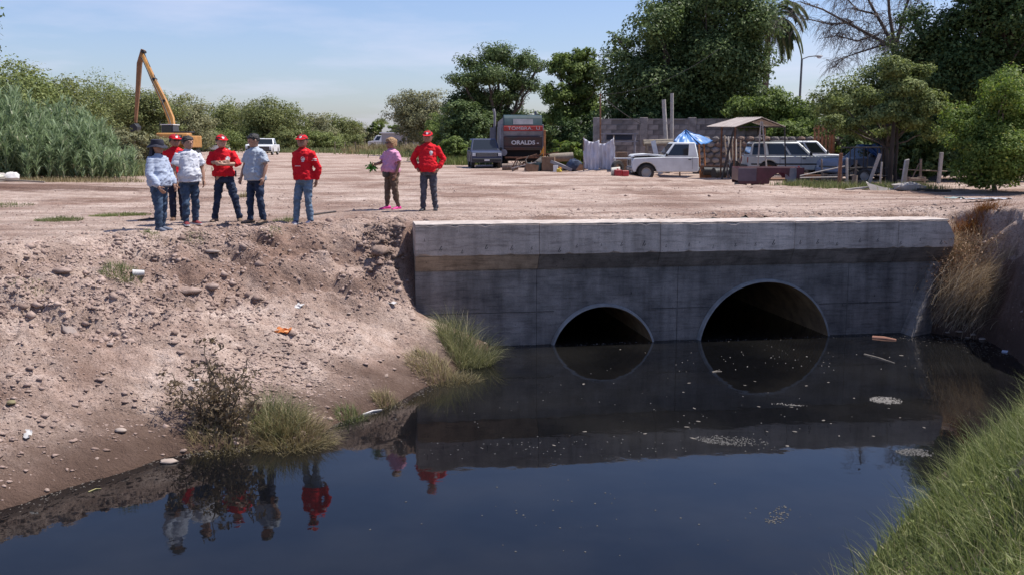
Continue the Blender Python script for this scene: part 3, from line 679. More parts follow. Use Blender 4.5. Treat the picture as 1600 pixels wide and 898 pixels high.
def person(label, loc, rz, H, skin, top, bottom, shoe, sleeves='long', arms=None, legs=None, head=(0, 0), build=1.0, belly=0.0, lean=(0, 0),
           cap=None, hair='short', hairm=None, glasses=False, sole=None, extras=(), hem=0.475, baggy=1.0, tscale=1.0, emblem=False, tuck=False, taper=1.0, scale=0.985):
    """joints in metres for a body of height H that faces local +Y; the right hand is at +X"""
    root = empty('person', loc, rz, label, 'person', 'people standing on the bare earth')
    k = H; bw = build
    hipz = 0.515 * k; shz = 0.815 * k; lx_, ly_ = lean
    L = lambda z: (lx_ * (z / k), ly_ * (z / k))          # lean of the trunk
    sx = 0.128 * k * (0.9 + 0.1 * bw)
    # default joints
    A = {1: [(sx + 0.05, 0.0, 0.64 * k), (sx + 0.06, 0.05, 0.485 * k)], -1: [(-sx - 0.05, 0.0, 0.64 * k), (-sx - 0.06, 0.05, 0.485 * k)]}
    if arms: A.update(arms)
    G = {1: (0.095, 0.0, None), -1: (-0.095, 0.0, None)}
    if legs: G.update(legs)
    tc = lambda z, yoff=0.0: (L(z)[0], L(z)[1] + yoff, z)
    TORSO = [(0.475, 0.088, 0.068, 0), (0.52, 0.100, 0.076, -0.005), (0.57, 0.094, 0.072, 0.0), (0.62, 0.088, 0.068, 0.004), (0.68, 0.094, 0.070, 0.004), (0.74, 0.103, 0.072, 0.0), (0.79, 0.104, 0.064, -0.004), (0.82, 0.085, 0.050, -0.008), (0.845, 0.045, 0.040, -0.008)]
    def torso(b, grow, z0, z1, bl):
        rr = []
        for z, rx, ry, yo in TORSO:
            if z < z0 - 1e-6 or z > z1 + 1e-6: continue
            g = bl * math.exp(-((z - 0.60) / 0.07) ** 2)
            rr.append(hring(tc(z * k, (yo + g * 0.45) * k), rx * k * bw + grow + g * 0.25 * k, ry * k * bw + grow + g * 0.6 * k, 18, sq=0.6))
        b.rings(rr)
    # ---- body: head, neck, trunk, arms, hands, legs in one surface
    b = MB()
    hy, hp = -head[0], head[1]
    hc = Vector((L(0.93 * k)[0], L(0.93 * k)[1] + 0.015, 0.932 * k))
    HM = Matrix.Translation(hc) @ Euler((hp, 0, hy)).to_matrix().to_4x4()
    hh = 0.0700 * k; rr = []
    for t, wx, fy, by in ((-1.0, 0.30, 0.52, -0.05), (-0.92, 0.52, 0.78, 0.10), (-0.72, 0.66, 0.88, 0.42), (-0.45, 0.76, 0.86, 0.70), (-0.15, 0.82, 0.87, 0.88), (0.15, 0.84, 0.86, 0.96), (0.42, 0.82, 0.85, 0.98), (0.68, 0.70, 0.72, 0.84), (0.88, 0.46, 0.46, 0.56), (0.98, 0.18, 0.18, 0.24)):
        ring = []
        for q in range(16):
            a = 2 * math.pi * q / 16; x = math.cos(a) * wx * hh; s = math.sin(a)
            y = (s * fy if s > 0 else s * by) * hh
            ring.append(HM @ Vector((x, y, t * hh)))
        rr.append(ring)
    b.rings(rr)
    b.tube([HM @ Vector((0, 0.83 * hh, 0.12 * hh)), HM @ Vector((0, 1.06 * hh, -0.16 * hh)), HM @ Vector((0, 0.86 * hh, -0.26 * hh))], [0.008, 0.015, 0.010], 6)   # nose
    b.ell(HM @ Vector((0, 0.84 * hh, -0.52 * hh)), (0.024, 0.012, 0.008)); b.ell(HM @ Vector((0, 0.80 * hh, -0.82 * hh)), (0.020, 0.014, 0.013))
    for s in (-1, 1):
        b.ell(HM @ Vector((s * 0.86 * hh, -0.05 * hh, -0.08 * hh)), (0.011, 0.020, 0.031), 8, 6)
        b.ell(HM @ Vector((s * 0.34 * hh, 0.80 * hh, 0.22 * hh)), (0.022, 0.010, 0.008), 8, 6)
    nb = Vector(tc(0.815 * k, -0.012)); b.tube([nb, nb.lerp(hc, 0.5) + Vector((0, -0.012, -0.02)), HM @ Vector((0, -0.12 * hh, -0.55 * hh))], [0.064, 0.054, 0.053], 12)
    torso(b, 0.0, 0.475, 0.845, belly)
    for s in (-1, 1):
        sh = Vector(tc(shz - 0.015 * k)) + Vector((s * sx * 0.86, -0.005, 0)); el = Vector(A[s][0]); wr = Vector(A[s][1])
        b.tube([sh, sh.lerp(el, 0.35), el, el.lerp(wr, 0.35), wr], [0.050, 0.047, 0.039, 0.040, 0.026], 10)
        fd = A[s][2] if len(A[s]) > 2 else (wr - el); pn = A[s][3] if len(A[s]) > 3 else None
        cu = A[s][4] if len(A[s]) > 4 else 0.45
        hand(b, wr, fd, s, cu, pn)
    for s in (-1, 1):
        fx, fy, kn = G[s][:3]
        hpj = Vector((s * 0.052 * k + L(hipz)[0], L(hipz)[1], 0.50 * k)); an = Vector((fx, fy, 0.055 * k))
        kn = Vector(kn) if kn else hpj.lerp(an, 0.5) + Vector((0, 0.025, 0))
        b.tube([hpj, hpj.lerp(kn, 0.5), kn, kn.lerp(an, 0.35), an, an - Vector((0, 0, 0.02 * k))], [0.078 * bw, 0.068 * bw, 0.050, 0.052, 0.036, 0.036], 10)
    body = new_obj('body', remesh(b, 0.0092, 2, dec=0.3), skin, root)
    for s in (-1, 1):
        e = MB(); e.ell(HM @ Vector((s * 0.33 * hh, 0.80 * hh, 0.06 * hh)), (0.013, 0.007, 0.007), 8, 6); e.build('eye', EYEW, root, smooth=60)
    # ---- top
    g0 = 0.016 * baggy
    b = MB()
    rr = []
    for z, rx, ry, yo in [(hem, 0.094, 0.073, 0)] + [q for q in TORSO if q[0] > hem + 0.02][:-1]:
        g = belly * math.exp(-((z - 0.60) / 0.085) ** 2)
        if z < 0.60: g = max(g, belly * 0.55)
        rr.append(hring(tc(z * k, (yo + g * 0.45) * k), max(rx, 0.107 if z < 0.6 else 0.088) * k * bw + g0 + g * 0.28 * k, max(ry, 0.083 if z < 0.6 else 0.068) * k * bw + g0 + g * 0.62 * k, 20, sq=0.5))
    rr.append(hring(tc(0.838 * k, -0.008), 0.062 * k, 0.052 * k, 20)); rr.append(hring(tc(0.852 * k, -0.006), 0.046 * k, 0.045 * k, 20))
    b.rings(rr)
    for s in (-1, 1):
        sh = Vector(tc(shz - 0.012 * k)) + Vector((s * sx * 0.80, -0.005, 0)); el = Vector(A[s][0]); wr = Vector(A[s][1])
        rs = [0.060 + g0 * 0.6, 0.059 + g0 * 0.8, 0.052 + g0 * 0.9]
        if sleeves == 'long': b.tube([sh, sh.lerp(el, 0.4), el, el.lerp(wr, 0.4), el.lerp(wr, 0.80), el.lerp(wr, 0.97)], rs + [0.046 + g0 * (1.0 + 1.6 * (baggy - 1)), 0.040 + g0 * (0.8 + 2.2 * (baggy - 1)), 0.031 + g0 * 0.3], 12)
        elif sleeves == 'three': b.tube([sh, sh.lerp(el, 0.4), el, el.lerp(wr, 0.25)], rs + [0.048 + g0], 12)
        else: b.tube([sh, sh.lerp(el, 0.4), sh.lerp(el, 0.82)], [rs[0] + 0.004, rs[1] + 0.012, rs[2] + 0.022], 12)
    # collar
    b.tube([Vector(tc(0.842 * k, -0.010)), Vector(tc(0.862 * k, -0.012))], [(0.062, 0.060), (0.060, 0.058)], 14)
    topm = remesh(b, 0.0145, 2, wr=0.020, wscale=21, seed=int(H * 997) % 50)
    shirt = new_obj('shirt', topm, top, root)
    # ---- trousers
    b = MB()
    rr = []
    for z, rx, ry in ((0.455, 0.080, 0.068), (0.475, 0.095, 0.077), (0.52, 0.104, 0.081), (0.575, 0.098, 0.076), (0.60, 0.094, 0.072)):
        rr.append(hring(tc(z * k), rx * k * bw + 0.006, ry * k * bw + 0.006, 18, sq=0.5))
    b.rings(rr)
    for s in (-1, 1):
        fx, fy, kn = G[s][:3]
        hpj = Vector((s * 0.052 * k + L(hipz)[0], L(hipz)[1], 0.50 * k)); an = Vector((fx, fy, 0.038 * k))
        kn = Vector(kn) if kn else hpj.lerp(an, 0.5) + Vector((0, 0.025, 0))
        b.tube([hpj, hpj.lerp(kn, 0.45), kn, kn.lerp(an, 0.4), an + Vector((0, -0.005, 0.03)), an + Vector((0, -0.003, 0.0))], [0.092 * bw * tscale, 0.086 * bw * tscale, 0.070 * tscale, 0.067 * tscale, 0.060 * tscale * taper, 0.062 * tscale * taper], 12)
    tm = remesh(b, 0.0145, 2, wr=0.022, wscale=16, seed=int(H * 613) % 40 + 3, wz=1.2)
    new_obj('trousers', tm, bottom, root)
    # ---- shoes
    for s in (-1, 1):
        fx, fy, kn = G[s][:3]; yaw = -s * 0.18
        yv = legs[s][3] if legs and s in legs and len(legs[s]) > 3 else yaw
        M = Matrix.Translation((fx, fy, 0)) @ Euler((0, 0, yv)).to_matrix().to_4x4()
        b = MB(); rr = []
        for y, hw_, z0, z1 in ((-0.085, 0.030, 0.014, 0.060), (-0.070, 0.038, 0.012, 0.085), (-0.02, 0.041, 0.012, 0.092), (0.04, 0.042, 0.012, 0.080), (0.10, 0.048, 0.012, 0.060), (0.15, 0.045, 0.014, 0.048), (0.185, 0.030, 0.020, 0.038)):
            rr.append([M @ Vector((hw_ * math.cos(2 * math.pi * q / 12), y, (z0 + z1) / 2 + (z1 - z0) / 2 * math.sin(2 * math.pi * q / 12))) for q in range(12)])
        b.rings(rr); so = b.build('shoe', shoe, root, smooth=60)
        b = MB(); pl = [(-0.032, -0.09), (0.032, -0.09), (0.042, -0.03), (0.040, 0.03), (0.049, 0.10), (0.042, 0.16), (0.018, 0.196), (-0.018, 0.196), (-0.042, 0.16), (-0.049, 0.10), (-0.040, 0.03), (-0.042, -0.03)]
        n = len(pl); vs = [M @ Vector((x, y, 0.0)) for x, y in pl] + [M @ Vector((x, y, 0.026)) for x, y in pl]
        b.add(vs, [tuple(range(n)), tuple(range(n, 2 * n))] + [(i, (i + 1) % n, n + (i + 1) % n, n + i) for i in range(n)]); b.build('sole', sole or BLACKP, so)
    # ---- head gear and hair
    hm = hairm or HAIRB
    def shell(z0, gr, face, name, m, ext=0.0):
        bb = MB(); rr = []
        for t, wx, fy, by in ((z0, 0.84, 0.86, 0.92), (z0 + (0.42 - z0) * 0.5, 0.85, 0.87, 0.98), (0.42, 0.83, 0.86, 0.99), (0.68, 0.72, 0.74, 0.86), (0.88, 0.48, 0.48, 0.58), (1.0, 0.16, 0.16, 0.22)):
            ring = []
            for q in range(20):
                a = 2 * math.pi * q / 20; s = math.sin(a); f_ = 1.0
                tt = t
                if face and s > 0.25 and t < 0.42: tt = 0.42 + (t - z0) * 0.02
                ring.append(HM @ Vector((math.cos(a) * wx * (hh + gr), (s * fy if s > 0 else s * (by + ext)) * (hh + gr), tt * (hh + gr * 0.9))))
            rr.append(ring)
        bb.rings(rr); return new_obj(name, remesh(bb, 0.008, 1, wr=0.012 if 'hair' in name else 0.003, wscale=30, seed=3), m, root)
    if hair == 'short': shell(-0.30, 0.010, True, 'hair', hm)
    elif hair == 'curly': shell(-0.45, 0.024, True, 'hair', hm, 0.15)
    elif hair == 'long':
        bb = MB(); bb.tube([HM @ Vector((0, -0.55 * hh, 0.5 * hh)), HM @ Vector((0, -0.95 * hh, -0.4 * hh)), HM @ Vector((0, -1.15 * hh, -1.5 * hh)), HM @ Vector((0, -1.25 * hh, -2.4 * hh))], [(0.075, 0.06), (0.085, 0.05), (0.085, 0.045), (0.06, 0.03)], 12)
        bb.ell(HM @ Vector((0, -0.22 * hh, 0.10 * hh)), (0.92 * hh, 0.90 * hh, 0.98 * hh)); new_obj('hair', remesh(bb, 0.009, 2, wr=0.012, wscale=25, seed=8), hm, root)
    if cap == 'cap':
        c_ = shell(0.30, 0.011, False, 'cap', REDC)
        bb = MB(); top_, bot_ = [], []
        for q in range(13):
            a = math.pi * q / 12; x = math.cos(a); y = math.sin(a)
            for lst, dz in ((top_, 0.006), (bot_, 0.0)):
                lst.append(HM @ Vector((x * 0.80 * hh, (0.55 + 1.22 * y ** 0.8) * hh if y > 0 else 0.5 * hh, (0.44 - 0.24 * y - 0.06 * x * x) * hh + dz)))
        n = len(top_); bb.add(top_ + bot_, [tuple(range(n)), tuple(range(n, 2 * n))] + [(i, (i + 1) % n, n + (i + 1) % n, n + i) for i in range(n)]); bb.build('brim', REDC, c_, smooth=30)
        bb = MB(); bb.ell(HM @ Vector((0, 0.02 * hh, 1.22 * hh)), (0.008, 0.008, 0.005), 8, 5); bb.build('button', REDC, c_)
        fv = (HM.to_3x3() @ Vector((0, -1, -0.10))); patch(c_, c_.data, circ(0.026), HM @ Vector((0, 1.05 * hh, 0.66 * hh)), fv, PATCHW, 'emblem')
    elif cap == 'hat':
        bb = MB(); prof = [(0.90, 0.20), (0.93, 0.30), (0.90, 0.75), (0.82, 1.12), (0.55, 1.22), (0.1, 1.24)]
        rr = [[HM @ Vector((math.cos(2 * math.pi * q / 24) * r * hh * 1.08, math.sin(2 * math.pi * q / 24) * r * hh * 1.22 - 0.08 * hh, z * hh)) for q in range(24)] for r, z in prof]
        bb.rings(rr); c_ = bb.build('hat', HATC, root, smooth=50)
        bb = MB(); prof = [(0.95, 0.36), (1.20, 0.24), (1.44, 0.0), (1.46, -0.05), (1.20, 0.18), (0.93, 0.30), (0.95, 0.36)]
        rr = [[HM @ Vector((math.cos(2 * math.pi * q / 24) * r * hh * 1.02, math.sin(2 * math.pi * q / 24) * r * hh * 1.18 - 0.08 * hh, z * hh + 0.012 * math.sin(3 * 2 * math.pi * q / 24))) for q in range(24)] for r, z in prof]
        bb.rings(rr, cap=False); bb.build('brim', HATC, c_, smooth=50)
        bb = MB(); rr = [[HM @ Vector((math.cos(R(180 + 180 * q / 12)) * r * hh * 1.0, math.sin(R(180 + 180 * q / 12)) * r * hh * 1.18 - 0.1 * hh, z * hh + (0.01 if i_ > 2 else 0))) for q in range(13)] for i_, (r, z) in enumerate([(1.0, 0.25), (1.06, -0.6), (1.22, -1.5), (1.18, -1.5), (1.02, -0.6), (0.96, 0.25)])]
        bb.rings(rr); bb.build('neck_flap', HATC, c_, smooth=50)
    if glasses:
        bb = MB()
        for s in (-1, 1):
            bb.ell(HM @ Vector((s * 0.36 * hh, 0.90 * hh, 0.04 * hh)), (0.026, 0.008, 0.019), 12, 6)
            bb.tube([HM @ Vector((s * 0.62 * hh, 0.82 * hh, 0.10 * hh)), HM @ Vector((s * 0.90 * hh, 0.0, 0.06 * hh))], 0.004, 5)
        bb.tube([HM @ Vector((-0.2 * hh, 0.93 * hh, 0.1 * hh)), HM @ Vector((0.2 * hh, 0.93 * hh, 0.1 * hh))], 0.004, 5); bb.build('sunglasses', EYEW, root)
    if emblem:
        patch(root, topm, circ(0.040, 0, 0, 12), tc(0.735 * k) + () if False else (-0.085, 0.0, 0.735 * k), (0, -1, 0), PATCHW, 'emblem')
        patch(root, topm, rect(0.05, 0.012), (-0.085, 0, 0.705 * k), (0, -1, 0), PATCHW, 'emblem_text')
    for fn in extras: fn(root, k, topm, tc, HM, hh)
    root.scale = (scale,) * 3; root['_h'] = H; del root['_h']
    return root

def at_ground(u, v):
    x, y, z = PG(u, v); return (x, y, gz(x, y) - 0.012)
def pocket(root, k, topm, tc, HM, hh): patch(root, topm, rect(0.085, 0.09), (-0.08, 0, 0.715 * k), (0, -1, 0), root['_m'] if '_m' in root else WHITEC, 'pocket', 0.006)
def placket(m):
    def f(root, k, topm, tc, HM, hh):
        for z in (0.52, 0.57, 0.62, 0.67, 0.72): patch(root, topm, circ(0.006, n=6), (0, 0, z * k), (0, -1, 0), m, 'button', 0.006)
    return f
def belt(root, k, topm, tc, HM, hh):
    b = MB(); b.rings([hring(tc(z * k), 0.103 * k + 0.012, 0.080 * k + 0.012, 20, sq=0.5) for z in (0.575, 0.596)]); b.build('belt', BLACKP, root)
def pocket_of(m):
    def f(root, k, topm, tc, HM, hh): patch(root, topm, rect(0.09, 0.095), (-0.075, 0, 0.71 * k), (0, -1, 0), m, 'pocket', 0.007)
    return f
def zipline(root, k, topm, tc, HM, hh):
    patch(root, topm, rect(0.13, 0.010), (0.03, 0, 0.655 * k), (0, -1, 0), PATCHW, 'chest_stripe', 0.005)
def sleeve_print(side):
    def f(root, k, topm, tc, HM, hh):
        for dz in (0, 0.03): patch(root, topm, rect(0.05, 0.016), (0, 0.0, 0.735 * k - dz), (side, 0, 0), PATCHW, 'sleeve_print', 0.005)
    return f
def beltbag(root, k, topm, tc, HM, hh):
    b = MB(); rr = []
    for z, hw_, d in ((0.455, 0.07, 0.03), (0.475, 0.115, 0.05), (0.53, 0.125, 0.055), (0.565, 0.11, 0.045)):
        rr.append([(math.cos(2 * math.pi * q / 16) * hw_ + 0.01, 0.155 + math.sin(2 * math.pi * q / 16) * d, z * k) for q in range(16)])
    b.rings(rr); bag = b.build('belt_bag', BLACKP, root, smooth=50)
    b = MB(); b.rings([hring(tc(z * k), 0.116 * k + 0.012, 0.094 * k + 0.012, 20, sq=0.5) for z in (0.55, 0.572)]); b.build('strap', BLACKP, bag)
def phone(root, k, topm, tc, HM, hh):
    b = MB(); b.box((-0.205, 0.03, 0.56 * k), (0.025, 0.06, 0.12)); b.build('phone_holster', BLACKP, root, bevel=0.004)

SHOE_G = mat('grey_shoe', (0.12, 0.14, 0.19), 0.7); SHOE_B = mat('brown_shoe', (0.14, 0.075, 0.045), 0.6); SHOE_R = mat('maroon_shoe', (0.17, 0.022, 0.028), 0.7)
SHOE_T = mat('tan_shoe', (0.17, 0.11, 0.075), 0.7); SHOE_N = mat('navy_shoe', (0.025, 0.03, 0.085), 0.7); SHOE_M = mat('magenta_shoe', (0.62, 0.018, 0.24), 0.6); SHOE_K = mat('black_shoe', (0.022, 0.022, 0.028), 0.6)
BLOND = mat('blond_hair', (0.34, 0.20, 0.095), 0.6, var=0.4, scale=40, bump=0.6, bscale=90)
FACE = lambda dx, dy: math.atan2(-dx, dy)      # yaw that turns local +Y to world (dx, dy)

person('person in a charcoal brimmed hat, pale blue loose blouse and blue jeans', at_ground(252, 361), FACE(0.93, -0.36), 1.60, SKIN[0], BLOUSE, JEAN, SHOE_G,
       arms={1: [(0.265, 0.02, 1.02), (0.225, 0.185, 0.80)], -1: [(-0.25, 0.03, 1.02), (-0.2, 0.17, 0.82)]}, legs={1: (0.10, 0.04, None), -1: (-0.09, -0.05, None)},
       cap='hat', hair='long', build=1.06, belly=0.035, baggy=1.30, hem=0.50, tscale=1.05, head=(0.05, -0.05), sole=SHOE_G)
person('person in red cap, sunglasses, red long-sleeved shirt and navy trousers behind the white shirt', at_ground(279, 344), FACE(0.35, -0.94), 1.70, SKIN[1], RED, NAVY, SHOE_B, emblem=True,
       cap='cap', glasses=True, head=(-0.35, 0), belly=0.02, sole=SHOE_B, extras=[belt])
person('person in a white short-sleeved shirt, jeans and maroon sneakers looking to the right', at_ground(299, 351), FACE(0.62, -0.78), 1.655, SKIN[0], WHITEC, JEAN, SHOE_R, sleeves='short',
       arms={1: [(0.275, -0.02, 1.07), (0.275, 0.06, 0.84)], -1: [(-0.26, 0.0, 1.07), (-0.25, 0.07, 0.84)]}, legs={1: (0.12, 0.06, None), -1: (-0.11, -0.06, None)},
       head=(-0.25, 0), belly=0.04, build=1.03, hem=0.49, extras=[pocket_of(WHITEC)], sole=SOLE, hair='short', tscale=1.04)
person('person in a red cap and red shirt with folded arms and feet wide apart', at_ground(355, 346), FACE(0.10, -1.0), 1.68, SKIN[2], RED, JEAND, SHOE_T, sleeves='three',
       arms={1: [(0.275, 0.10, 1.155), (0.02, 0.245, 1.165), (-1, 0.05, 0.15), (0, -1, 0), 0.3], -1: [(-0.275, 0.10, 1.13), (-0.02, 0.28, 1.125), (1, -0.05, 0.1), (0, -1, 0), 0.3]},
       legs={1: (0.225, 0.02, (0.16, 0.04, 0.47), -0.25), -1: (-0.245, 0.03, (-0.175, 0.05, 0.46), 0.35)}, cap='cap', head=(-0.55, -0.05), belly=0.028, build=1.02, lean=(0.05, 0), emblem=True, extras=[belt, phone], hem=0.53)
person('person in a pale grey short-sleeved shirt and dark jeans with head bowed to the left', at_ground(402, 349), FACE(-0.55, -0.83), 1.655, SKIN[0], GREYC, JEAND, SHOE_T, sleeves='short',
       arms={1: [(0.255, 0.02, 1.08), (0.245, 0.13, 0.86)], -1: [(-0.27, -0.02, 1.08), (-0.27, 0.06, 0.86)]}, legs={1: (0.11, 0.07, None), -1: (-0.13, -0.03, None)},
       head=(0.45, -0.30), belly=0.035, build=1.02, hem=0.485, extras=[placket(WHITEC), pocket_of(GREYC)], hair='short')
person('person in red cap, red jacket and light blue jeans with hands behind the back', at_ground(477, 349), FACE(-0.42, -0.9), 1.70, SKIN[1], RED, JEANL, SHOE_N,
       arms={1: [(0.26, -0.10, 1.08), (0.21, -0.13, 0.86)], -1: [(-0.27, -0.10, 1.08), (-0.22, -0.10, 0.84)]}, legs={1: (0.13, 0.12, None, 0.35), -1: (-0.10, -0.03, None, 0.15)},
       head=(-0.30, 0), cap='cap', emblem=True, extras=[zipline, sleeve_print(1)], build=1.02, baggy=1.2, hem=0.50, sole=SOLE)
person('person with short blond hair, pink shirt, brown trousers, black belt bag and magenta shoes', at_ground(613, 327), FACE(-0.75, -0.66), 1.60, SKIN[1], PINKC, BROWNT, SHOE_M, sleeves='short',
       arms={1: [(0.215, 0.13, 1.06), (0.16, 0.345, 1.02), (-0.1, 1, -0.1), None, 1.2], -1: [(-0.265, -0.03, 1.04), (-0.24, 0.06, 0.80)]}, legs={1: (0.13, 0.05, None), -1: (-0.15, -0.05, None)},
       hair='curly', hairm=BLOND, glasses=True, belly=0.045, build=1.12, hem=0.53, head=(0.2, 0), extras=[beltbag], sole=SHOE_M, taper=0.72, scale=0.965)
person('person in red cap, red shirt and charcoal trousers with hands on hips', at_ground(670, 329), FACE(-0.05, -1.0), 1.75, SKIN[1], RED, GREYT, SHOE_K,
       arms={1: [(0.345, -0.02, 1.14), (0.235, 0.10, 0.94), (-0.6, 0.4, -0.8), None, 0.6], -1: [(-0.34, -0.02, 1.14), (-0.235, 0.10, 0.93), (0.6, 0.4, -0.8), None, 0.6]}, legs={1: (0.12, 0.05, None), -1: (-0.14, -0.04, None)},
       cap='cap', emblem=True, belly=0.035, build=1.03, hem=0.495, extras=[belt], head=(0.0, -0.08), scale=0.96)
# bunch of green stuff held in the pink person's hand
pk = [o for o in bpy.data.objects if o.get('label', '').startswith('person with short blond')][0]
hp = Matrix.Translation(pk.location) @ Euler((0, 0, pk.rotation_euler.z)).to_matrix().to_4x4() @ (Vector((0.15, 0.43, 0.985)) * 0.965)
b = MB()
for i in range(60):
    a = rnd.uniform(0, 6.28); l = rnd.uniform(0.07, 0.15); c = Vector((rnd.gauss(0, 0.035), rnd.gauss(0, 0.035), rnd.gauss(0, 0.03)))
    d = Vector((math.cos(a), math.sin(a), rnd.uniform(-1.3, 0.7))).normalized(); s_ = d.orthogonal().normalized() * 0.022
    b.add([c, c + d * l * 0.5 + s_, c + d * l, c + d * l * 0.5 - s_], [(0, 1, 2, 3)])
o = b.build('leaf_bunch', leafmat('bunch_green', (0.02, 0.07, 0.015), (0.06, 0.16, 0.035)), smooth=0, loc=hp)
tag(o, 'bunch of green leaves held out in the hand above the magenta shoes', 'leaves')
# ============================================================ vegetation
def unit(v): return v / (np.linalg.norm(v, axis=1, keepdims=True) + 1e-9)
def leaves_mesh(name, C, N, size, asp=0.55, rs=nrs, droop=0.0, tri=False):
    """one rhombic leaf (a folded pair of triangles as one quad) per row: centre C, normal N"""
    n = len(C); N = unit(N)
    t = unit(np.cross(N, unit(rs.normal(size=(n, 3))))); t[:, 2] -= droop; t = unit(t); bt = np.cross(N, t)
    L = (size * rs.uniform(0.6, 1.35, n))[:, None]; W = L * asp * 0.5
    if tri:
        V = np.empty((n, 3, 3)); V[:, 0] = C - t * L * 0.5; V[:, 1] = C + bt * W * 1.5 + t * L * 0.1 - N * L * 0.05; V[:, 2] = C + t * L * 0.5 - bt * W * 0.6 - N * L * 0.10
        return np_mesh(name, V.reshape(-1, 3), np.arange(n * 3).reshape(-1, 3))
    V = np.empty((n, 4, 3))
    V[:, 0] = C - t * L * 0.5; V[:, 1] = C + bt * W - N * L * 0.05; V[:, 2] = C + t * L * 0.5 - N * L * 0.12; V[:, 3] = C - bt * W - N * L * 0.05
    return np_mesh(name, V.reshape(-1, 3), np.arange(n * 4).reshape(-1, 4))
def crown_points(blobs, nclump, nleaf, cl=0.22, rs=nrs, shell=0.55, up=0.5):
    """leaf positions gathered in clumps that fill lumpy ellipsoids; clumps leave gaps between them"""
    vol = np.array([b[3] * b[4] * b[5] for b in blobs]) ** 0.75; vol = vol / vol.sum()
    which = rs.choice(len(blobs), nclump, p=vol)
    B = np.array(blobs)[which]
    d = unit(rs.normal(size=(nclump, 3)))
    r = (shell + (1 - shell) * rs.uniform(0, 1, nclump)) * rs.uniform(0.72, 1.06, nclump)
    r = np.where(rs.uniform(0, 1, nclump) < 0.18, r * 0.55, r)
    cc = B[:, :3] + d * r[:, None] * B[:, 3:6]
    cr = cl * (B[:, 3] * B[:, 4] * B[:, 5]) ** (1 / 3) * rs.uniform(0.55, 1.35, nclump)
    w_ = cr ** 2; k = rs.choice(nclump, nleaf, p=w_ / w_.sum())
    ld = unit(rs.normal(size=(nleaf, 3))); lr = rs.uniform(0, 1, nleaf) ** 0.45
    pts = cc[k] + ld * (lr * cr[k])[:, None] * np.array([1.15, 1.15, 0.72])
    nr = ld * 0.55 + d[k] * 0.45 + rs.normal(size=(nleaf, 3)) * 0.45; nr[:, 2] += up
    return pts, nr, cc
BARK = mat('bark', (0.10, 0.075, 0.058), 0.95, col2=(0.20, 0.155, 0.125), scale=9, bump=0.8, bscale=25, streak=(1, 1, 0.25))
BARKD = mat('dark_bark', (0.055, 0.042, 0.035), 0.95, col2=(0.115, 0.09, 0.075), scale=9, bump=0.8, bscale=25, streak=(1, 1, 0.25))
def limb(b, p0, p1, r0, r1, wob=0.12, seg=5, n=7, rs=rnd):
    p0, p1 = Vector(p0), Vector(p1); L = (p1 - p0).length; pts = []
    for i in range(seg + 1):
        t = i / seg; q = p0.lerp(p1, t)
        if 0 < i < seg: q += Vector((rs.gauss(0, 1), rs.gauss(0, 1), rs.gauss(0, 0.4))) * wob * L / seg
        pts.append(q)
    b.tube(pts, [r0 + (r1 - r0) * (i / seg) ** 0.8 for i in range(seg + 1)], n)
    return pts
GREENS = {
    'scrub': leafmat('leaf_scrub', (0.087, 0.111, 0.039), (0.237, 0.250, 0.100), 0.25),
    'scrub2': leafmat('leaf_scrub_grey', (0.118, 0.130, 0.073), (0.300, 0.286, 0.153), 0.25),
    'mid': leafmat('leaf_mid', (0.075, 0.114, 0.032), (0.204, 0.260, 0.076), 0.3),
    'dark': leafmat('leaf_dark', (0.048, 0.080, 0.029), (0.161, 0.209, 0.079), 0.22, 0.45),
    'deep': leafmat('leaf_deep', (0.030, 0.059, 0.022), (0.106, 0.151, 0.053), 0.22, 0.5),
    'bright': leafmat('leaf_bright', (0.066, 0.113, 0.025), (0.200, 0.260, 0.068), 0.35, c3=(0.400, 0.392, 0.101)),
    'olive': leafmat('leaf_olive', (0.099, 0.133, 0.047), (0.249, 0.281, 0.100), 0.25),
}
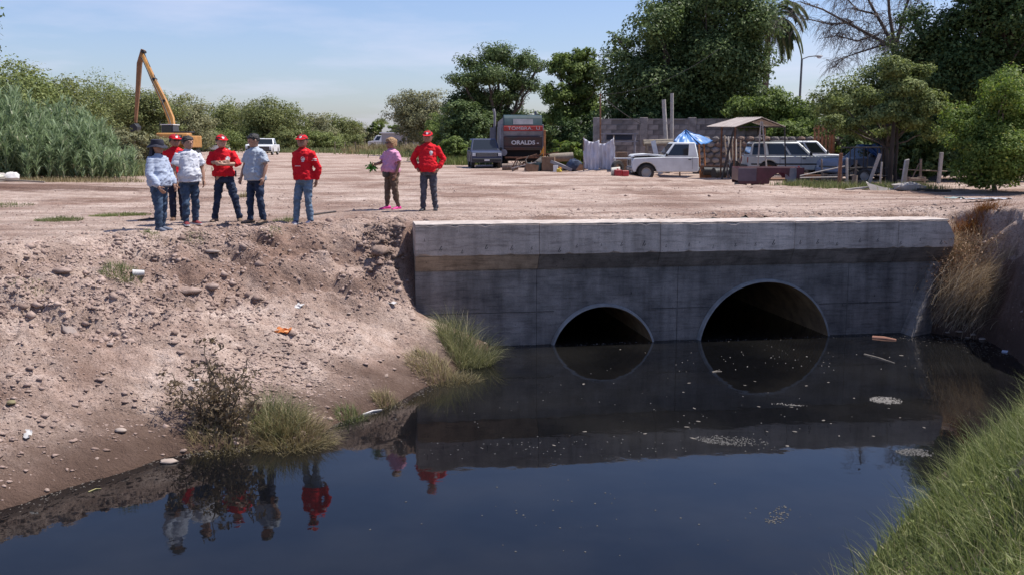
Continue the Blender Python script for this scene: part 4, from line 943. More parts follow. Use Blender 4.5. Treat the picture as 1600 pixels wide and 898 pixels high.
def tree(name, label, base, blobs, nleaf, lsize, green, nclump=None, trunk=0.22, bark=None, limbs=True, cl=0.22, shell=0.55, cat='tree', group=None, seed=0, asp=0.6, twigs=0.25, up=0.5):
    """base (x,y,z); blobs are (dx,dy,z,rx,ry,rz) about the base, one or more lobes"""
    rs = np.random.RandomState(seed + 100); rr_ = random.Random(seed)
    t = empty(name, base, 0, label, cat, group)
    nleaf = int(nleaf * 2.1); lsize = lsize * 1.12; cl = cl * 1.25
    blobs = [(q[0], q[1], q[2], q[3] * 1.16, q[4] * 1.16, q[5] * 1.16) for q in blobs]
    nclump = int(nclump * 1.35) if nclump else max(40, nleaf // 85)
    pts, nr, cc = crown_points(blobs, nclump, nleaf, cl, rs, shell, up)
    keep = pts[:, 2] > 0.03; pts, nr = pts[keep], nr[keep]
    new_obj('crown', leaves_mesh('crown', pts, nr, lsize, asp, rs, 0.0, True), GREENS[green] if isinstance(green, str) else green, t)
    b = MB(); zc = min(bl[2] - bl[5] * 0.4 for bl in blobs); fork = Vector((rr_.gauss(0, 0.1), rr_.gauss(0, 0.1), max(0.25, zc * 0.75)))
    limb(b, (0, 0, -0.15), fork, trunk * 1.25, trunk * 0.85, 0.06, 4, 9, rr_)
    if limbs:
        for bl in blobs:
            c = Vector(bl[:3]); e = limb(b, fork, c, trunk * 0.6, trunk * 0.22, 0.14, 5, 6, rr_)
        nt_ = int(len(cc) * twigs)
        for i in rs.choice(len(cc), min(nt_, 90), replace=False):
            q = Vector(cc[i]); bl = min(blobs, key=lambda z: (Vector(z[:3]) - q).length)
            if q.z < 0.1: continue
            s_ = fork.lerp(Vector(bl[:3]), rr_.uniform(0.5, 1.0)); limb(b, s_, q, trunk * 0.16, trunk * 0.04, 0.18, 4, 4, rr_)
    b.build('trunk', bark or BARK, t, smooth=60)
    return t

# ---- blades: grasses and reeds
def blades(name, B, H, lean, width, rs=nrs, seg=3, curl=1.2):
    """B base points (n,3), H lengths (n), lean (n,3) horizontal pull"""
    n = len(B); d0 = np.zeros((n, 3)); d0[:, 2] = 1
    a = rs.uniform(0, 2 * math.pi, n); side = np.stack([np.cos(a), np.sin(a), np.zeros(n)], 1)
    V = np.empty((n, (seg + 1) * 2, 3)); p = B.copy(); 
    for i in range(seg + 1):
        t = i / seg; w_ = width * (1 - 0.92 * t ** 1.5) * 0.5
        V[:, 2 * i] = p - side * w_[:, None] if isinstance(w_, np.ndarray) else p - side * w_
        V[:, 2 * i + 1] = p + side * w_[:, None] if isinstance(w_, np.ndarray) else p + side * w_
        d = d0 + lean * (0.35 + curl * t); d[:, 2] -= 0.55 * curl * t * t * np.linalg.norm(lean, axis=1)
        p = p + unit(d) * (H / seg)[:, None]
    b0 = np.arange(n)[:, None, None] * (seg + 1) * 2
    q = np.array([[2 * i, 2 * i + 1, 2 * i + 3, 2 * i + 2] for i in range(seg)])[None]
    return np_mesh(name, V.reshape(-1, 3), (b0 + q).reshape(-1, 4))
GRASS = leafmat('grass_green', (0.066, 0.095, 0.028), (0.235, 0.262, 0.105), 0.35, c3=(0.54, 0.48, 0.30))
GRASSD = leafmat('grass_dry', (0.16, 0.13, 0.065), (0.40, 0.33, 0.19), 0.2, c3=(0.14, 0.18, 0.06))
GRASSM = leafmat('grass_mixed', (0.075, 0.105, 0.035), (0.26, 0.27, 0.13), 0.3, c3=(0.42, 0.36, 0.22))
GRASSG = leafmat('grass_tuft_mix', (0.095, 0.110, 0.048), (0.33, 0.32, 0.18), 0.3, c3=(0.58, 0.50, 0.34))
STRAW = leafmat('straw', (0.20, 0.14, 0.09), (0.54, 0.43, 0.30), 0.2, c3=(0.68, 0.57, 0.42))
RUSTW = leafmat('rust_weeds', (0.13, 0.055, 0.022), (0.30, 0.14, 0.055), 0.2, c3=(0.16, 0.14, 0.04))
DEADP = leafmat('dead_leaf', (0.120, 0.090, 0.058), (0.34, 0.265, 0.175), 0.25, c3=(0.50, 0.40, 0.28))

# ---- near bank: long grass, lower right
n = 120000
u = nrs.uniform(-1.2, 9.5, n); y_ = nrs.uniform(2.6, 13.6, n)
gzv = ground_z(u, y_)
dwn, iw = poly_dist(u, y_, WATER); 
right = (u > 0.4) & (~iw) & (u > (y_ - 5.2) * 0.62 - 0.2) & (y_ < 13.2) & (u < y_ * 0.62 + 1.2)
den = fbm(u * 1.3, y_ * 1.3, 3, 77) > -0.9
k = right & den & (dwn > 0.12)
Bp = np.stack([u[k], y_[k], gzv[k] - 0.02], 1); m_ = len(Bp)
cl_ = fbm(Bp[:, 0] * 1.7, Bp[:, 1] * 1.7, 3, 78)
lean = np.stack([nrs.normal(-0.30, 0.85, m_), nrs.normal(0.15, 0.85, m_), np.zeros(m_)], 1)
o = new_obj('bank_grass', blades('bank_grass', Bp, nrs.uniform(0.14, 0.44, m_) * (1 + 1.1 * cl_), lean, nrs.uniform(0.006, 0.012, m_), seg=3), GRASS)
tag(o, 'long green grass hanging over the near bank, lower right', 'grass', None, 'stuff')
# broad low leaves between the blades
q_ = nrs.choice(m_, 11000, replace=False); C_ = Bp[q_] + np.stack([nrs.normal(0, 0.03, 11000), nrs.normal(0, 0.03, 11000), nrs.uniform(0.03, 0.14, 11000)], 1); N_ = nrs.normal(size=C_.shape); N_[:, 2] = np.abs(N_[:, 2]) + 0.8
o = new_obj('bank_weeds', leaves_mesh('bank_weeds', C_, N_, 0.085, 0.30), GRASS); tag(o, 'small low weed leaves among the near bank grass', 'weeds', None, 'stuff')
# taller wiry stems with side leaves above the grass
sel = nrs.choice(m_, 2600, replace=False); Bs = Bp[sel]
lean = np.stack([nrs.normal(-0.45, 0.45, 2600), nrs.normal(0.3, 0.45, 2600), np.zeros(2600)], 1)
o = new_obj('bank_grass_stems', blades('bank_grass_stems', Bs, nrs.uniform(0.30, 0.62, 2600), lean, nrs.uniform(0.005, 0.008, 2600), seg=4), GRASSM)
tag(o, 'pale wiry grass stems standing out of the near bank grass', 'grass', None, 'stuff')

# ---- tufts on the left bank, in the water's edge and on the flat
def tuft(label, u, v, rad, nb, hgt, m, spread=0.6, z=None, ry=None, bias=(0, 0), name='grass_tuft', width=0.008, group=None, seg=4, curl=1.8, cat='grass tuft'):
    x, y, _z = PG(u, v)
    a = nrs.uniform(0, 6.283, nb); r = rad * np.sqrt(nrs.uniform(0, 1, nb)); bx = np.cos(a) * r; by = np.sin(a) * r * (ry or 1)
    bz = np.maximum(ground_z(x + bx, y + by), -0.06) - 0.015
    B = np.stack([bx, by, bz], 1); le = np.stack([np.cos(a) * r / rad * spread + nrs.normal(bias[0], 0.55, nb), np.sin(a) * r / rad * spread + nrs.normal(bias[1], 0.5, nb), np.zeros(nb)], 1)
    hh_ = hgt * nrs.uniform(0.35, 1.25, nb) * (1.1 - 0.4 * r / rad)
    o = new_obj(name, blades(name, B, hh_, le, np.full(nb, width) * nrs.uniform(0.6, 1.3, nb), seg=seg, curl=curl), m, loc=(x, y, 0))
    return tag(o, label, cat, group, 'stuff' if label.startswith(('faint', 'short', 'low', 'sparse')) else None)
tuft('tall yellow-green grass tuft at the foot of the headwall, left', 728, 566, 0.46, 1700, 0.74, GRASSG, 0.75, bias=(0.15, -0.25))
tuft('matted dry grass at the water below the headwall corner', 692, 590, 0.58, 1500, 0.30, GRASSD, 1.1, ry=0.7)
tuft('bright green grass tuft beside the withered shrub', 432, 664, 0.32, 1000, 0.52, GRASSG, 0.8, bias=(0.25, -0.1))
tuft('straw-coloured trailing grass under the green tuft by the water', 462, 690, 0.46, 1600, 0.44, GRASSD, 1.2, bias=(0.35, -0.35))
tuft('small pale green tuft at the water line, left of two', 549, 655, 0.20, 420, 0.24, GRASSM, 0.8)
tuft('small dry tuft at the water line, right of two', 604, 632, 0.20, 420, 0.22, GRASSD, 0.8)
tuft('dry trailing grass at the foot of the withered shrub', 355, 688, 0.48, 1200, 0.26, GRASSD, 0.9, bias=(0.2, -0.2))
tuft('sparse green weeds on the upper left bank', 190, 430, 0.30, 700, 0.17, GRASSM, 0.7)
tuft('faint green weeds at the left edge of the bank', 45, 452, 0.30, 320, 0.10, GRASSM, 0.7)
tuft('flat green grass patch on the earth behind the hat', 188, 337, 0.62, 1700, 0.10, GRASS, 0.8, ry=0.8, width=0.012)
tuft('dull green grass patch on the earth, further left', 92, 345, 0.45, 1200, 0.12, GRASSM, 0.8, ry=0.8, width=0.012)
tuft('low green weeds at the foot of the wide-brimmed hat figure', 235, 365, 0.16, 260, 0.09, GRASS, 0.8)
tuft('short weeds in front of the maroon sneakers', 305, 374, 0.22, 300, 0.09, GRASSM, 0.8)
tuft('yellowish weeds beside the navy shoes', 448, 346, 0.26, 420, 0.14, GRASSM, 0.8)
tuft('short green weeds below the navy shoes', 425, 361, 0.20, 260, 0.08, GRASS, 0.8)
tuft('dry weed clump behind the pale grey shirt', 380, 309, 0.28, 260, 0.22, GRASSD, 0.8, width=0.014)
tuft('green verge weeds left of the reeds trash', 15, 320, 0.6, 500, 0.12, GRASSM, 0.8, width=0.014)

# ---- straw bush and rust-brown weeds on the slope right of the headwall
def slope_bush(label, cx, cy, cz, r, nb, L, m, name, d0, wid=0.007, jit=0.45):
    pts = nrs.normal(size=(nb, 3)) * np.array(r) * 0.5
    B = pts + np.array([0, 0, 0.0]); B[:, 2] = np.maximum(B[:, 2], ground_z(cx + B[:, 0], cy + B[:, 1]) - cz - 0.02)
    le = np.array(d0)[None] + nrs.normal(size=(nb, 3)) * jit; le[:, 2] = 0
    o = new_obj(name, blades(name, B, L * nrs.uniform(0.4, 1.1, nb), le, np.full(nb, wid) * nrs.uniform(0.6, 1.4, nb), seg=4, curl=1.5), m, loc=(cx, cy, cz))
    return tag(o, label, 'dry bush')
slope_bush('bush of pale dry straw bent over the slope right of the headwall', 8.85, 19.12, 0.62, (0.55, 0.42, 0.50), 4600, 0.72, STRAW, 'straw_bush', (0.95, -0.45, 0), jit=0.55)
slope_bush('tangle of brown dry stems above the pale straw bush', 8.85, 19.85, 1.35, (0.42, 0.30, 0.45), 2200, 0.42, STRAW, 'straw_bush', (0.1, -0.6, 0), jit=0.8)
slope_bush('rust-brown dead weeds at the top of the right slope', 9.35, 20.2, 1.80, (0.50, 0.28, 0.30), 1700, 0.30, RUSTW, 'dead_weeds', (0.1, -0.6, 0), jit=0.9)

ct_ = np.array([[8.85, 19.55, 1.05]]); d_ = unit(nrs.normal(size=(11000, 3))) * (nrs.uniform(0, 1, 11000) ** 0.4)[:, None] * np.array([[0.62, 0.44, 0.74]]) * (1 + 0.3 * nrs.normal(size=(11000, 1)))
d_[:, 2] = np.maximum(d_[:, 2], ground_z(ct_[0, 0] + d_[:, 0], ct_[0, 1] + d_[:, 1]) - 1.05)
o = new_obj('dead_bush', leaves_mesh('dead_bush', d_, nrs.normal(size=d_.shape), 0.055, 0.30), leafmat('dead_brown', (0.12, 0.070, 0.042), (0.36, 0.225, 0.14), 0.15, c3=(0.50, 0.36, 0.24)), loc=tuple(ct_[0])); tag(o, 'fluffy brown dead bush filling the slope between headwall and right bank', 'dry bush')
# ---- withered shrub by the water, left bank: stems with hanging shrivelled leaves
def withered(u, v):
    x, y, _z = PG(u, v)
    t = empty('withered_shrub', (x, y, gz(x, y)), 0, 'withered brown shrub with hanging dead leaves on the left bank by the water', 'shrub')
    b = MB(); lp = []; tips = [(-0.08, 0.1, 1.06), (0.10, 0.05, 0.66), (0.36, 0.0, 0.86), (-0.42, 0.05, 0.66), (0.02, -0.05, 0.72), (-0.18, -0.1, 0.50), (0.28, -0.1, 0.46), (-0.05, 0.0, 0.85), (0.5, -0.1, 0.40), (-0.28, 0.15, 0.36)]
    for tp in tips:
        pts = limb(b, (tp[0] * 0.25, tp[1] * 0.3, -0.05), tp, 0.011, 0.004, 0.22, 6, 5)
        for i in range(1, len(pts)):
            for q in range(4):
                c = pts[i - 1].lerp(pts[i], rnd.random()); e = c + Vector((rnd.gauss(0, 0.09), rnd.gauss(0, 0.09), rnd.gauss(-0.01, 0.06)))
                b.tube([c, e], [0.003, 0.002], 4)
                for z in range(10): lp.append(e + Vector((rnd.gauss(0, 0.028), rnd.gauss(0, 0.028), -abs(rnd.gauss(0, 0.05)))))
    b.build('stems', mat('dead_stem', (0.13, 0.10, 0.07), 0.9), t, smooth=60)
    C = np.array(lp); N = nrs.normal(size=C.shape); N[:, 2] *= 0.3
    new_obj('leaves', leaves_mesh('leaves', C, N, 0.066, 0.36, nrs, 0.9), DEADP, t)
    t.scale = (1.25, 1.15, 1.05)
    return t
withered(335, 668)
# ============================================================ trees, reeds and shrubs of the background
def base_at(u, y, dz=0.0):
    x = (u - 800) * y / 1538.0
    return (x, y, gz(x, y) + dz)
PXM = lambda y: 1555.0 / y
# ---- giant reed stand, left
t = base_at(95, 40)
rs = np.random.RandomState(5)
nst = 1500
ax_ = rs.uniform(-24.5, -15.2, nst); ay_ = rs.uniform(36.6, 44.5, nst)
keep = (((ax_ + 21.0) / 4.9) ** 2 + ((ay_ - 40.8) / 4.2) ** 2) < 1.0 + 0.2 * rs.normal(size=nst)
ax_, ay_ = ax_[keep], ay_[keep]; nst = len(ax_)
edge = np.clip(1 - (np.maximum(ax_ + 21.3, 0) / 5.2) ** 1.6 * 0.9 - ((ay_ - 41.5) / 4.6) ** 2 * 0.55, 0.05, 1)
hs_ = (0.9 + 2.45 * edge ** 0.8) * rs.uniform(0.62, 1.12, nst) * (1 + 0.55 * fbm(ax_ * 0.6, ay_ * 0.6, 3, 88))
Bst = np.stack([ax_, ay_, ground_z(ax_, ay_)], 1)
ln = np.stack([rs.normal(0.06, 0.12, nst), rs.normal(-0.08, 0.12, nst), np.zeros(nst)], 1)
reed = empty('reed_stand', (0, 0, 0), 0, 'tall stand of grey-green giant reeds at the left edge', 'reeds')
o = new_obj('reed_stems', blades('reed_stems', Bst, hs_, ln, np.full(nst, 0.03), rs, 3, 1.0), GREENS['scrub2'], reed); o['kind'] = 'stuff'
reps = 44; ii = np.repeat(np.arange(nst), reps); tt_ = rs.uniform(0.12, 1.0, len(ii))
LB = Bst[ii] + np.stack([ln[ii, 0] * hs_[ii] * tt_ * 0.6, ln[ii, 1] * hs_[ii] * tt_ * 0.6, hs_[ii] * tt_ * 0.97], 1)
an = rs.uniform(0, 6.283, len(ii)); ll = np.stack([np.cos(an) * 1.8, np.sin(an) * 1.8 - 0.25, np.zeros(len(ii))], 1) * rs.uniform(0.5, 1.3, len(ii))[:, None]
REEDL = leafmat('reed_leaf', (0.112, 0.158, 0.080), (0.300, 0.370, 0.220), 0.35, c3=(0.46, 0.46, 0.34))
o = new_obj('reed_leaves', blades('reed_leaves', LB, rs.uniform(0.34, 0.70, len(ii)), ll, rs.uniform(0.038, 0.066, len(ii)), rs, 2, 2.4), REEDL, reed); o['kind'] = 'stuff'

def lobes(w, h, n, seed, flat=0.62, z0=0.25):
    """n overlapping crown lobes inside a box w wide and h tall"""
    r = random.Random(seed); out = []
    for i in range(n):
        a = 2 * math.pi * i / n + r.uniform(-0.4, 0.4); d = r.uniform(0.15, 0.30) * w
        z = h * (z0 + (1 - z0) * r.uniform(0.25, 0.72)); q = r.uniform(0.24, 0.34)
        out.append((math.cos(a) * d, math.sin(a) * d * 0.8, z, w * q, w * q, min(h - z, w * q * flat * 1.5)))
    out.append((0, 0, h * 0.60, w * 0.34, w * 0.30, h * 0.40)); out.append((-w * 0.2, 0, h * 0.35, w * 0.30, w * 0.30, h * 0.32)); out.append((w * 0.2, 0, h * 0.35, w * 0.30, w * 0.30, h * 0.32))
    return out
def T(label, u, y, wpx, toppx, seed, green='scrub', n=7, nleaf=9000, ls=0.16, name='tree', z0=0.12, group='scrub trees behind the bare ground', trunk=0.16, cl=0.24, cat='tree', shell=0.5, dz=0.0, botpx=None):
    b_ = base_at(u, y, dz); s = PXM(y); w = wpx / s; h = (220 - toppx) / s + CAM_Z - b_[2]
    return tree(name, label, b_, lobes(w * 1.05, h, n, seed, z0=z0), nleaf, ls, green, trunk=trunk, seed=seed, group=group, cl=cl, cat=cat, shell=shell)
T('dark scrub tree at the left edge above the reeds', 15, 58, 200, 100, 1, 'olive', nleaf=12000, ls=0.17)
T('broad scrub tree above the middle of the reeds', 100, 66, 190, 112, 2, 'scrub', nleaf=12000, ls=0.18)
T('scrub tree left of the excavator stick', 180, 108, 150, 122, 3, 'olive', nleaf=11000, ls=0.18)
T('dense scrub tree behind the excavator stick', 238, 98, 120, 136, 4, 'scrub', nleaf=10000, ls=0.2)
T('low scrub bush right of the reeds', 205, 62, 70, 196, 5, 'scrub2', nleaf=5000, ls=0.15, z0=0.0)
T('pale scrub bush behind the brimmed hat', 240, 70, 70, 205, 6, 'scrub2', nleaf=5000, ls=0.14, z0=0.0)
T('scrub tree right of the excavator boom', 300, 118, 100, 150, 7, 'scrub2', nleaf=8000, ls=0.22)
T('round scrub tree above the white sedan', 347, 170, 110, 157, 8, 'scrub', nleaf=8000, ls=0.3)
T('scrub tree right of the white sedan', 392, 185, 96, 160, 9, 'scrub2', nleaf=8000, ls=0.3)
T('tall scrub tree behind the white pickup', 436, 165, 110, 154, 10, 'scrub', nleaf=9000, ls=0.3)
T('scrub tree right of the white pickup', 486, 175, 96, 178, 11, 'scrub2', nleaf=7000, ls=0.3)
T('low scrub tree above the red jacket', 530, 200, 84, 182, 12, 'scrub', nleaf=6000, ls=0.32)
T('small distant tree left of the pink shirt', 568, 230, 50, 194, 13, 'scrub2', nleaf=4000, ls=0.36)
for i, (u_, yy, wp, tp) in enumerate([(318, 150, 80, 200), (375, 160, 90, 205), (455, 150, 70, 202), (500, 165, 80, 205), (545, 180, 70, 208), (275, 104, 60, 196)]):
    T(['scrub bush low behind the yellow counterweight', 'scrub bush at the tail of the white sedan', 'scrub bush beside the white pickup', 'scrub bush left of the red jacket shoulder', 'scrub bush at the far edge, right of the red cap', 'scrub bush at the excavator cab'][(i + 1) % 6], u_, yy, wp, tp, 40 + i, 'olive' if i % 2 else 'scrub', nleaf=4500, ls=0.26, z0=0.0, name='scrub_bush', cat='bush', group='low scrub bushes')
T('slim twin-topped tree in the far distance above the pink shirt', 590, 230, 26, 188, 14, 'mid', 4, 2500, 0.34, z0=0.3)
T('small round tree in the far distance', 622, 220, 32, 198, 15, 'mid', 4, 2500, 0.34, z0=0.2)
T('pale green tree left of the big spreading tree', 664, 112, 92, 138, 16, 'scrub2', 8, 13000, 0.2, z0=0.12, trunk=0.2)
T('leafy bush at the foot of the big spreading tree', 708, 84, 70, 188, 17, 'mid', 5, 6000, 0.18, z0=0.0)
# big spreading tree with tiers
b_ = base_at(772, 82); s = PXM(82)
bl = []
for (uu, vv, rr_, rz_) in [(735, 105, 22, 9), (775, 90, 26, 11), (815, 100, 26, 10), (840, 110, 16, 9), (725, 128, 22, 9), (765, 122, 28, 11), (810, 130, 26, 10), (740, 150, 26, 11), (785, 152, 26, 11), (718, 165, 22, 12), (830, 138, 18, 9), (755, 180, 34, 16), (720, 195, 26, 18), (800, 185, 22, 12)]:
    bl.append(((uu - 772) / s, random.Random(uu).uniform(-1.5, 1.5), (220 - vv) / s + CAM_Z - b_[2], rr_ / s, rr_ / s, rz_ / s))
tree('spreading_tree', 'big spreading dark tree with tiered open crown behind the refuse truck', b_, [(q[0], q[1], q[2], q[3] * 1.15, q[4] * 1.15, q[5] * 1.35) for q in bl], 30000, 0.17, 'dark', 520, 0.32, BARKD, cl=0.34, shell=0.30, seed=20)
T('dark understorey tree left of the refuse truck', 730, 76, 84, 160, 21, 'dark', 7, 10000, 0.18, z0=0.0)
T('dark understorey bush behind the blue SUV', 800, 88, 110, 178, 22, 'dark', 7, 9000, 0.2, z0=0.0)
# tree beside the ficus
b_ = base_at(893, 70); s = PXM(70); bl = []
for (uu, vv, rr_, rz_) in [(880, 96, 18, 14), (908, 90, 17, 13), (868, 112, 14, 12), (895, 118, 26, 16), (925, 118, 14, 16), (870, 150, 22, 16), (905, 150, 24, 18), (880, 178, 26, 16), (925, 180, 18, 20)]:
    bl.append(((uu - 893) / s, random.Random(uu + 3).uniform(-1.2, 1.2), (220 - vv) / s + CAM_Z - b_[2], rr_ / s, rr_ / s, rz_ / s))
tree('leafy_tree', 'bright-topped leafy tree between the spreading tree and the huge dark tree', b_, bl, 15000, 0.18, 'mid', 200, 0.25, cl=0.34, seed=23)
# huge dark ficus
b_ = base_at(1065, 64); s = PXM(64); bl = []
for (uu, vv, rr_, rz_) in [(1060, 20, 50, 34), (1110, 10, 46, 34), (1010, 50, 38, 34), (965, 68, 28, 22), (1150, 50, 44, 40), (1060, 80, 60, 46), (1110, 100, 60, 46), (970, 115, 40, 34), (1020, 135, 50, 40), (1170, 110, 32, 40), (1080, 155, 60, 36), (1150, 150, 40, 34), (955, 160, 30, 32), (1000, 178, 40, 26)]:
    bl.append(((uu - 1065) / s, random.Random(uu + 5).uniform(-2.0, 2.0), (220 - vv) / s + CAM_Z - b_[2], rr_ / s, rr_ / s, rz_ / s))
tree('ficus_tree', 'huge dense dark green tree towering over the concrete block wall', b_, bl, 52000, 0.19, 'dark', 650, 0.5, BARKD, cl=0.30, shell=0.62, seed=24)
# bright bush right of the ficus, over the shelter roof
b_ = base_at(1175, 58); s = PXM(58); bl = []
for (uu, vv, rr_, rz_) in [(1150, 172, 26, 18), (1190, 165, 30, 18), (1220, 172, 24, 20), (1165, 190, 30, 16), (1205, 192, 30, 20), (1240, 190, 24, 26)]:
    bl.append(((uu - 1175) / s, random.Random(uu + 6).uniform(-1, 1), (220 - vv) / s + CAM_Z - b_[2], rr_ / s, rr_ / s, rz_ / s))
tree('leafy_tree', 'pale green leafy tree showing above the shelter roof', b_, bl, 12000, 0.16, 'mid', 170, 0.15, cl=0.3, seed=25)
# tree over the parked wagon
b_ = base_at(1385, 46); s = PXM(46); bl = []
for (uu, vv, rr_, rz_) in [(1280, 165, 36, 26), (1330, 150, 40, 30), (1385, 110, 42, 34), (1400, 150, 50, 34), (1350, 185, 44, 24), (1290, 190, 34, 20), (1420, 190, 36, 26), (1420, 100, 30, 28), (1325, 210, 34, 14), (1250, 160, 18, 14), (1440, 140, 34, 34), (1385, 180, 40, 30), (1365, 130, 36, 30), (1400, 205, 30, 16)]:
    bl.append(((uu - 1385) / s, random.Random(uu + 7).uniform(-1.4, 1.4), (220 - vv) / s + CAM_Z - b_[2], rr_ / s, rr_ / s, rz_ / s))
tree('shade_tree', 'dark leafy shade tree with thin trunks over the parked station wagon', b_, [(q[0], q[1] - 2.0, q[2], q[3] * 1.15, q[4] * 1.1, q[5] * 1.15) for q in bl], 36000, 0.115, 'olive', 420, 0.14, BARKD, cl=0.34, seed=26)
b_ = base_at(1383, 37.2); s = PXM(37.2); bl = []
for (uu, vv, rr_, rz_) in [(1358, 182, 24, 13), (1405, 192, 24, 12), (1392, 140, 26, 16), (1322, 196, 20, 11), (1432, 168, 26, 18), (1378, 206, 20, 10), (1345, 150, 24, 14), (1290, 190, 18, 12), (1372, 112, 22, 16), (1412, 118, 20, 16), (1308, 165, 18, 11), (1372, 165, 22, 12), (1440, 205, 20, 12), (1345, 208, 16, 9)]:
    bl.append(((uu - 1383) / s, random.Random(uu + 17).uniform(-0.6, 0.8), (220 - vv) / s + CAM_Z - b_[2], rr_ / s, rr_ / s, rz_ / s))
SHADE = tree('shade_tree', 'leafy tree on a cluster of thin dark trunks beside the cage trailer', b_, bl, 15000, 0.10, 'olive', 170, 0.07, BARKD, cl=0.42, shell=0.2, seed=36)
# big dark trees, right
b_ = base_at(1530, 42); s = PXM(42); bl = []
for (uu, vv, rr_, rz_) in [(1470, 60, 56, 50), (1540, 20, 70, 50), (1590, 80, 60, 60), (1500, 120, 60, 50), (1560, 160, 60, 50), (1460, 170, 40, 40), (1430, 30, 36, 28), (1620, 20, 60, 60), (1640, 150, 60, 70), (1480, 230, 46, 40), (1560, 235, 60, 40), (1520, -30, 80, 40), (1425, 90, 44, 40), (1440, 140, 44, 40)]:
    bl.append(((uu - 1530) / s, random.Random(uu + 8).uniform(-1.5, 2.0), (220 - vv) / s + CAM_Z - b_[2], rr_ / s, rr_ / s, rz_ / s))
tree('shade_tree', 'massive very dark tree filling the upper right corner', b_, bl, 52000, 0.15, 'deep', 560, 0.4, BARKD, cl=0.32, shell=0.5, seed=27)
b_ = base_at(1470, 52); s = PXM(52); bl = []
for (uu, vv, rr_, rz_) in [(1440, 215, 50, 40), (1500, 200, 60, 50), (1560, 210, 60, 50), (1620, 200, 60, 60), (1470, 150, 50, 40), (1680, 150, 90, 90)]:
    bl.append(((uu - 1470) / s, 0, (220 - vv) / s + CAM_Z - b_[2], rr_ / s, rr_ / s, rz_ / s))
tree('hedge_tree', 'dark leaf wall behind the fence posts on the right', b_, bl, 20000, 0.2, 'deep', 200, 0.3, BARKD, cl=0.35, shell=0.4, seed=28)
# sunlit bush, right
b_ = base_at(1545, 31.5); s = PXM(31.5); bl = []
for (uu, vv, rr_, rz_) in [(1530, 150, 34, 26), (1570, 130, 34, 26), (1500, 185, 34, 26), (1550, 190, 44, 34), (1590, 180, 40, 40), (1490, 225, 30, 24), (1530, 240, 46, 34), (1590, 245, 46, 34), (1475, 262, 22, 16), (1625, 200, 40, 50), (1510, 270, 40, 20), (1570, 275, 46, 18), (1520, 210, 44, 34), (1570, 215, 50, 36), (1545, 165, 40, 30), (1600, 150, 36, 36)]:
    bl.append(((uu - 1545) / s, random.Random(uu + 9).uniform(-0.9, 0.9), (220 - vv) / s + CAM_Z - b_[2], rr_ / s, rr_ / s, rz_ / s))
tree('leafy_bush', 'tall sunlit yellow-green bush at the right edge', b_, bl, 40000, 0.085, 'bright', 560, 0.08, cl=0.30, seed=29, cat='bush')
T('low green bush between the refuse truck and the white sheets', 884, 57, 52, 217, 30, 'bright', 5, 4500, 0.16, z0=0.0, name='leafy_bush', cat='bush', group=None)
T('roadside bush at the foot of the dark understorey, left of the SUV', 712, 72, 60, 214, 31, 'mid', 5, 4500, 0.16, z0=0.0, name='leafy_bush', cat='bush', group=None)
T('weedy bush right of the red long-sleeved shirt', 690, 80, 44, 220, 32, 'scrub2', 4, 3000, 0.14, z0=0.0, name='leafy_bush', cat='bush', group=None)

# ---- palm behind the ficus
def palm(u, y, crown_v):
    b_ = base_at(u, y); s = PXM(y); h = (220 - crown_v) / s + CAM_Z - b_[2]
    t = empty('palm_tree', b_, 0, 'palm with long arching fronds behind the huge dark tree', 'palm')
    b = MB(); limb(b, (0, 0, 0), (0.1, 0, h), 0.28, 0.2, 0.02, 6, 9); b.build('trunk', BARK, t, smooth=60)
    PALM = leafmat('palm_leaf', (0.045, 0.065, 0.025), (0.13, 0.15, 0.07), 0.25, c3=(0.26, 0.21, 0.12))
    rs = np.random.RandomState(3)
    for i in range(44):
        a = 2 * math.pi * i / 44 + rs.uniform(-0.15, 0.15); el = rs.uniform(-0.15, 1.25); L = rs.uniform(3.0, 4.2); p = np.array([0.1, 0, h + 0.1]); sp = [p.copy()]
        d = np.array([math.cos(a) * math.cos(el), math.sin(a) * math.cos(el), math.sin(el)])
        for k in range(11):
            p = p + d * L / 11; d = d + np.array([0, 0, -0.20 - 0.02 * k]); d = d / np.linalg.norm(d); sp.append(p.copy())
        sp = np.array(sp); Bq, dq, lq = [], [], []
        for k in range(1, 12):
            dr = sp[k] - sp[k - 1]; dr = dr / np.linalg.norm(dr); sd = np.cross(dr, [0, 0, 1]); sd = sd / (np.linalg.norm(sd) + 1e-6)
            for f in (0, 0.2, 0.4, 0.6, 0.8):
                for sg in (-1, 1):
                    Bq.append(sp[k - 1] + (sp[k] - sp[k - 1]) * f); v_ = sd * sg * 0.75 + dr * 0.55 + np.array([0, 0, -0.30]); dq.append(v_); lq.append(0.62 * (1 - abs(k / 11 - 0.45) * 0.9))
        Bq = np.array(Bq); dq = unit(np.array(dq)); lq = np.array(lq)[:, None]; w_ = np.cross(dq, [0, 0, 1.0]); w_ = unit(w_) * 0.05
        V = np.empty((len(Bq), 4, 3)); V[:, 0] = Bq - w_; V[:, 1] = Bq + w_; V[:, 2] = Bq + dq * lq + w_ * 0.3; V[:, 3] = Bq + dq * lq - w_ * 0.3; V[:, 2:, 2] -= 0.08
        f_ = new_obj('frond', np_mesh('frond', V.reshape(-1, 3), np.arange(len(Bq) * 4).reshape(-1, 4)), PALM, t)
        q = MB(); q.tube([tuple(v) for v in sp], [0.035 * (1 - 0.8 * k / 11) for k in range(12)], 5); q.build('rachis', BARK, f_)
palm(1183, 72, 42)
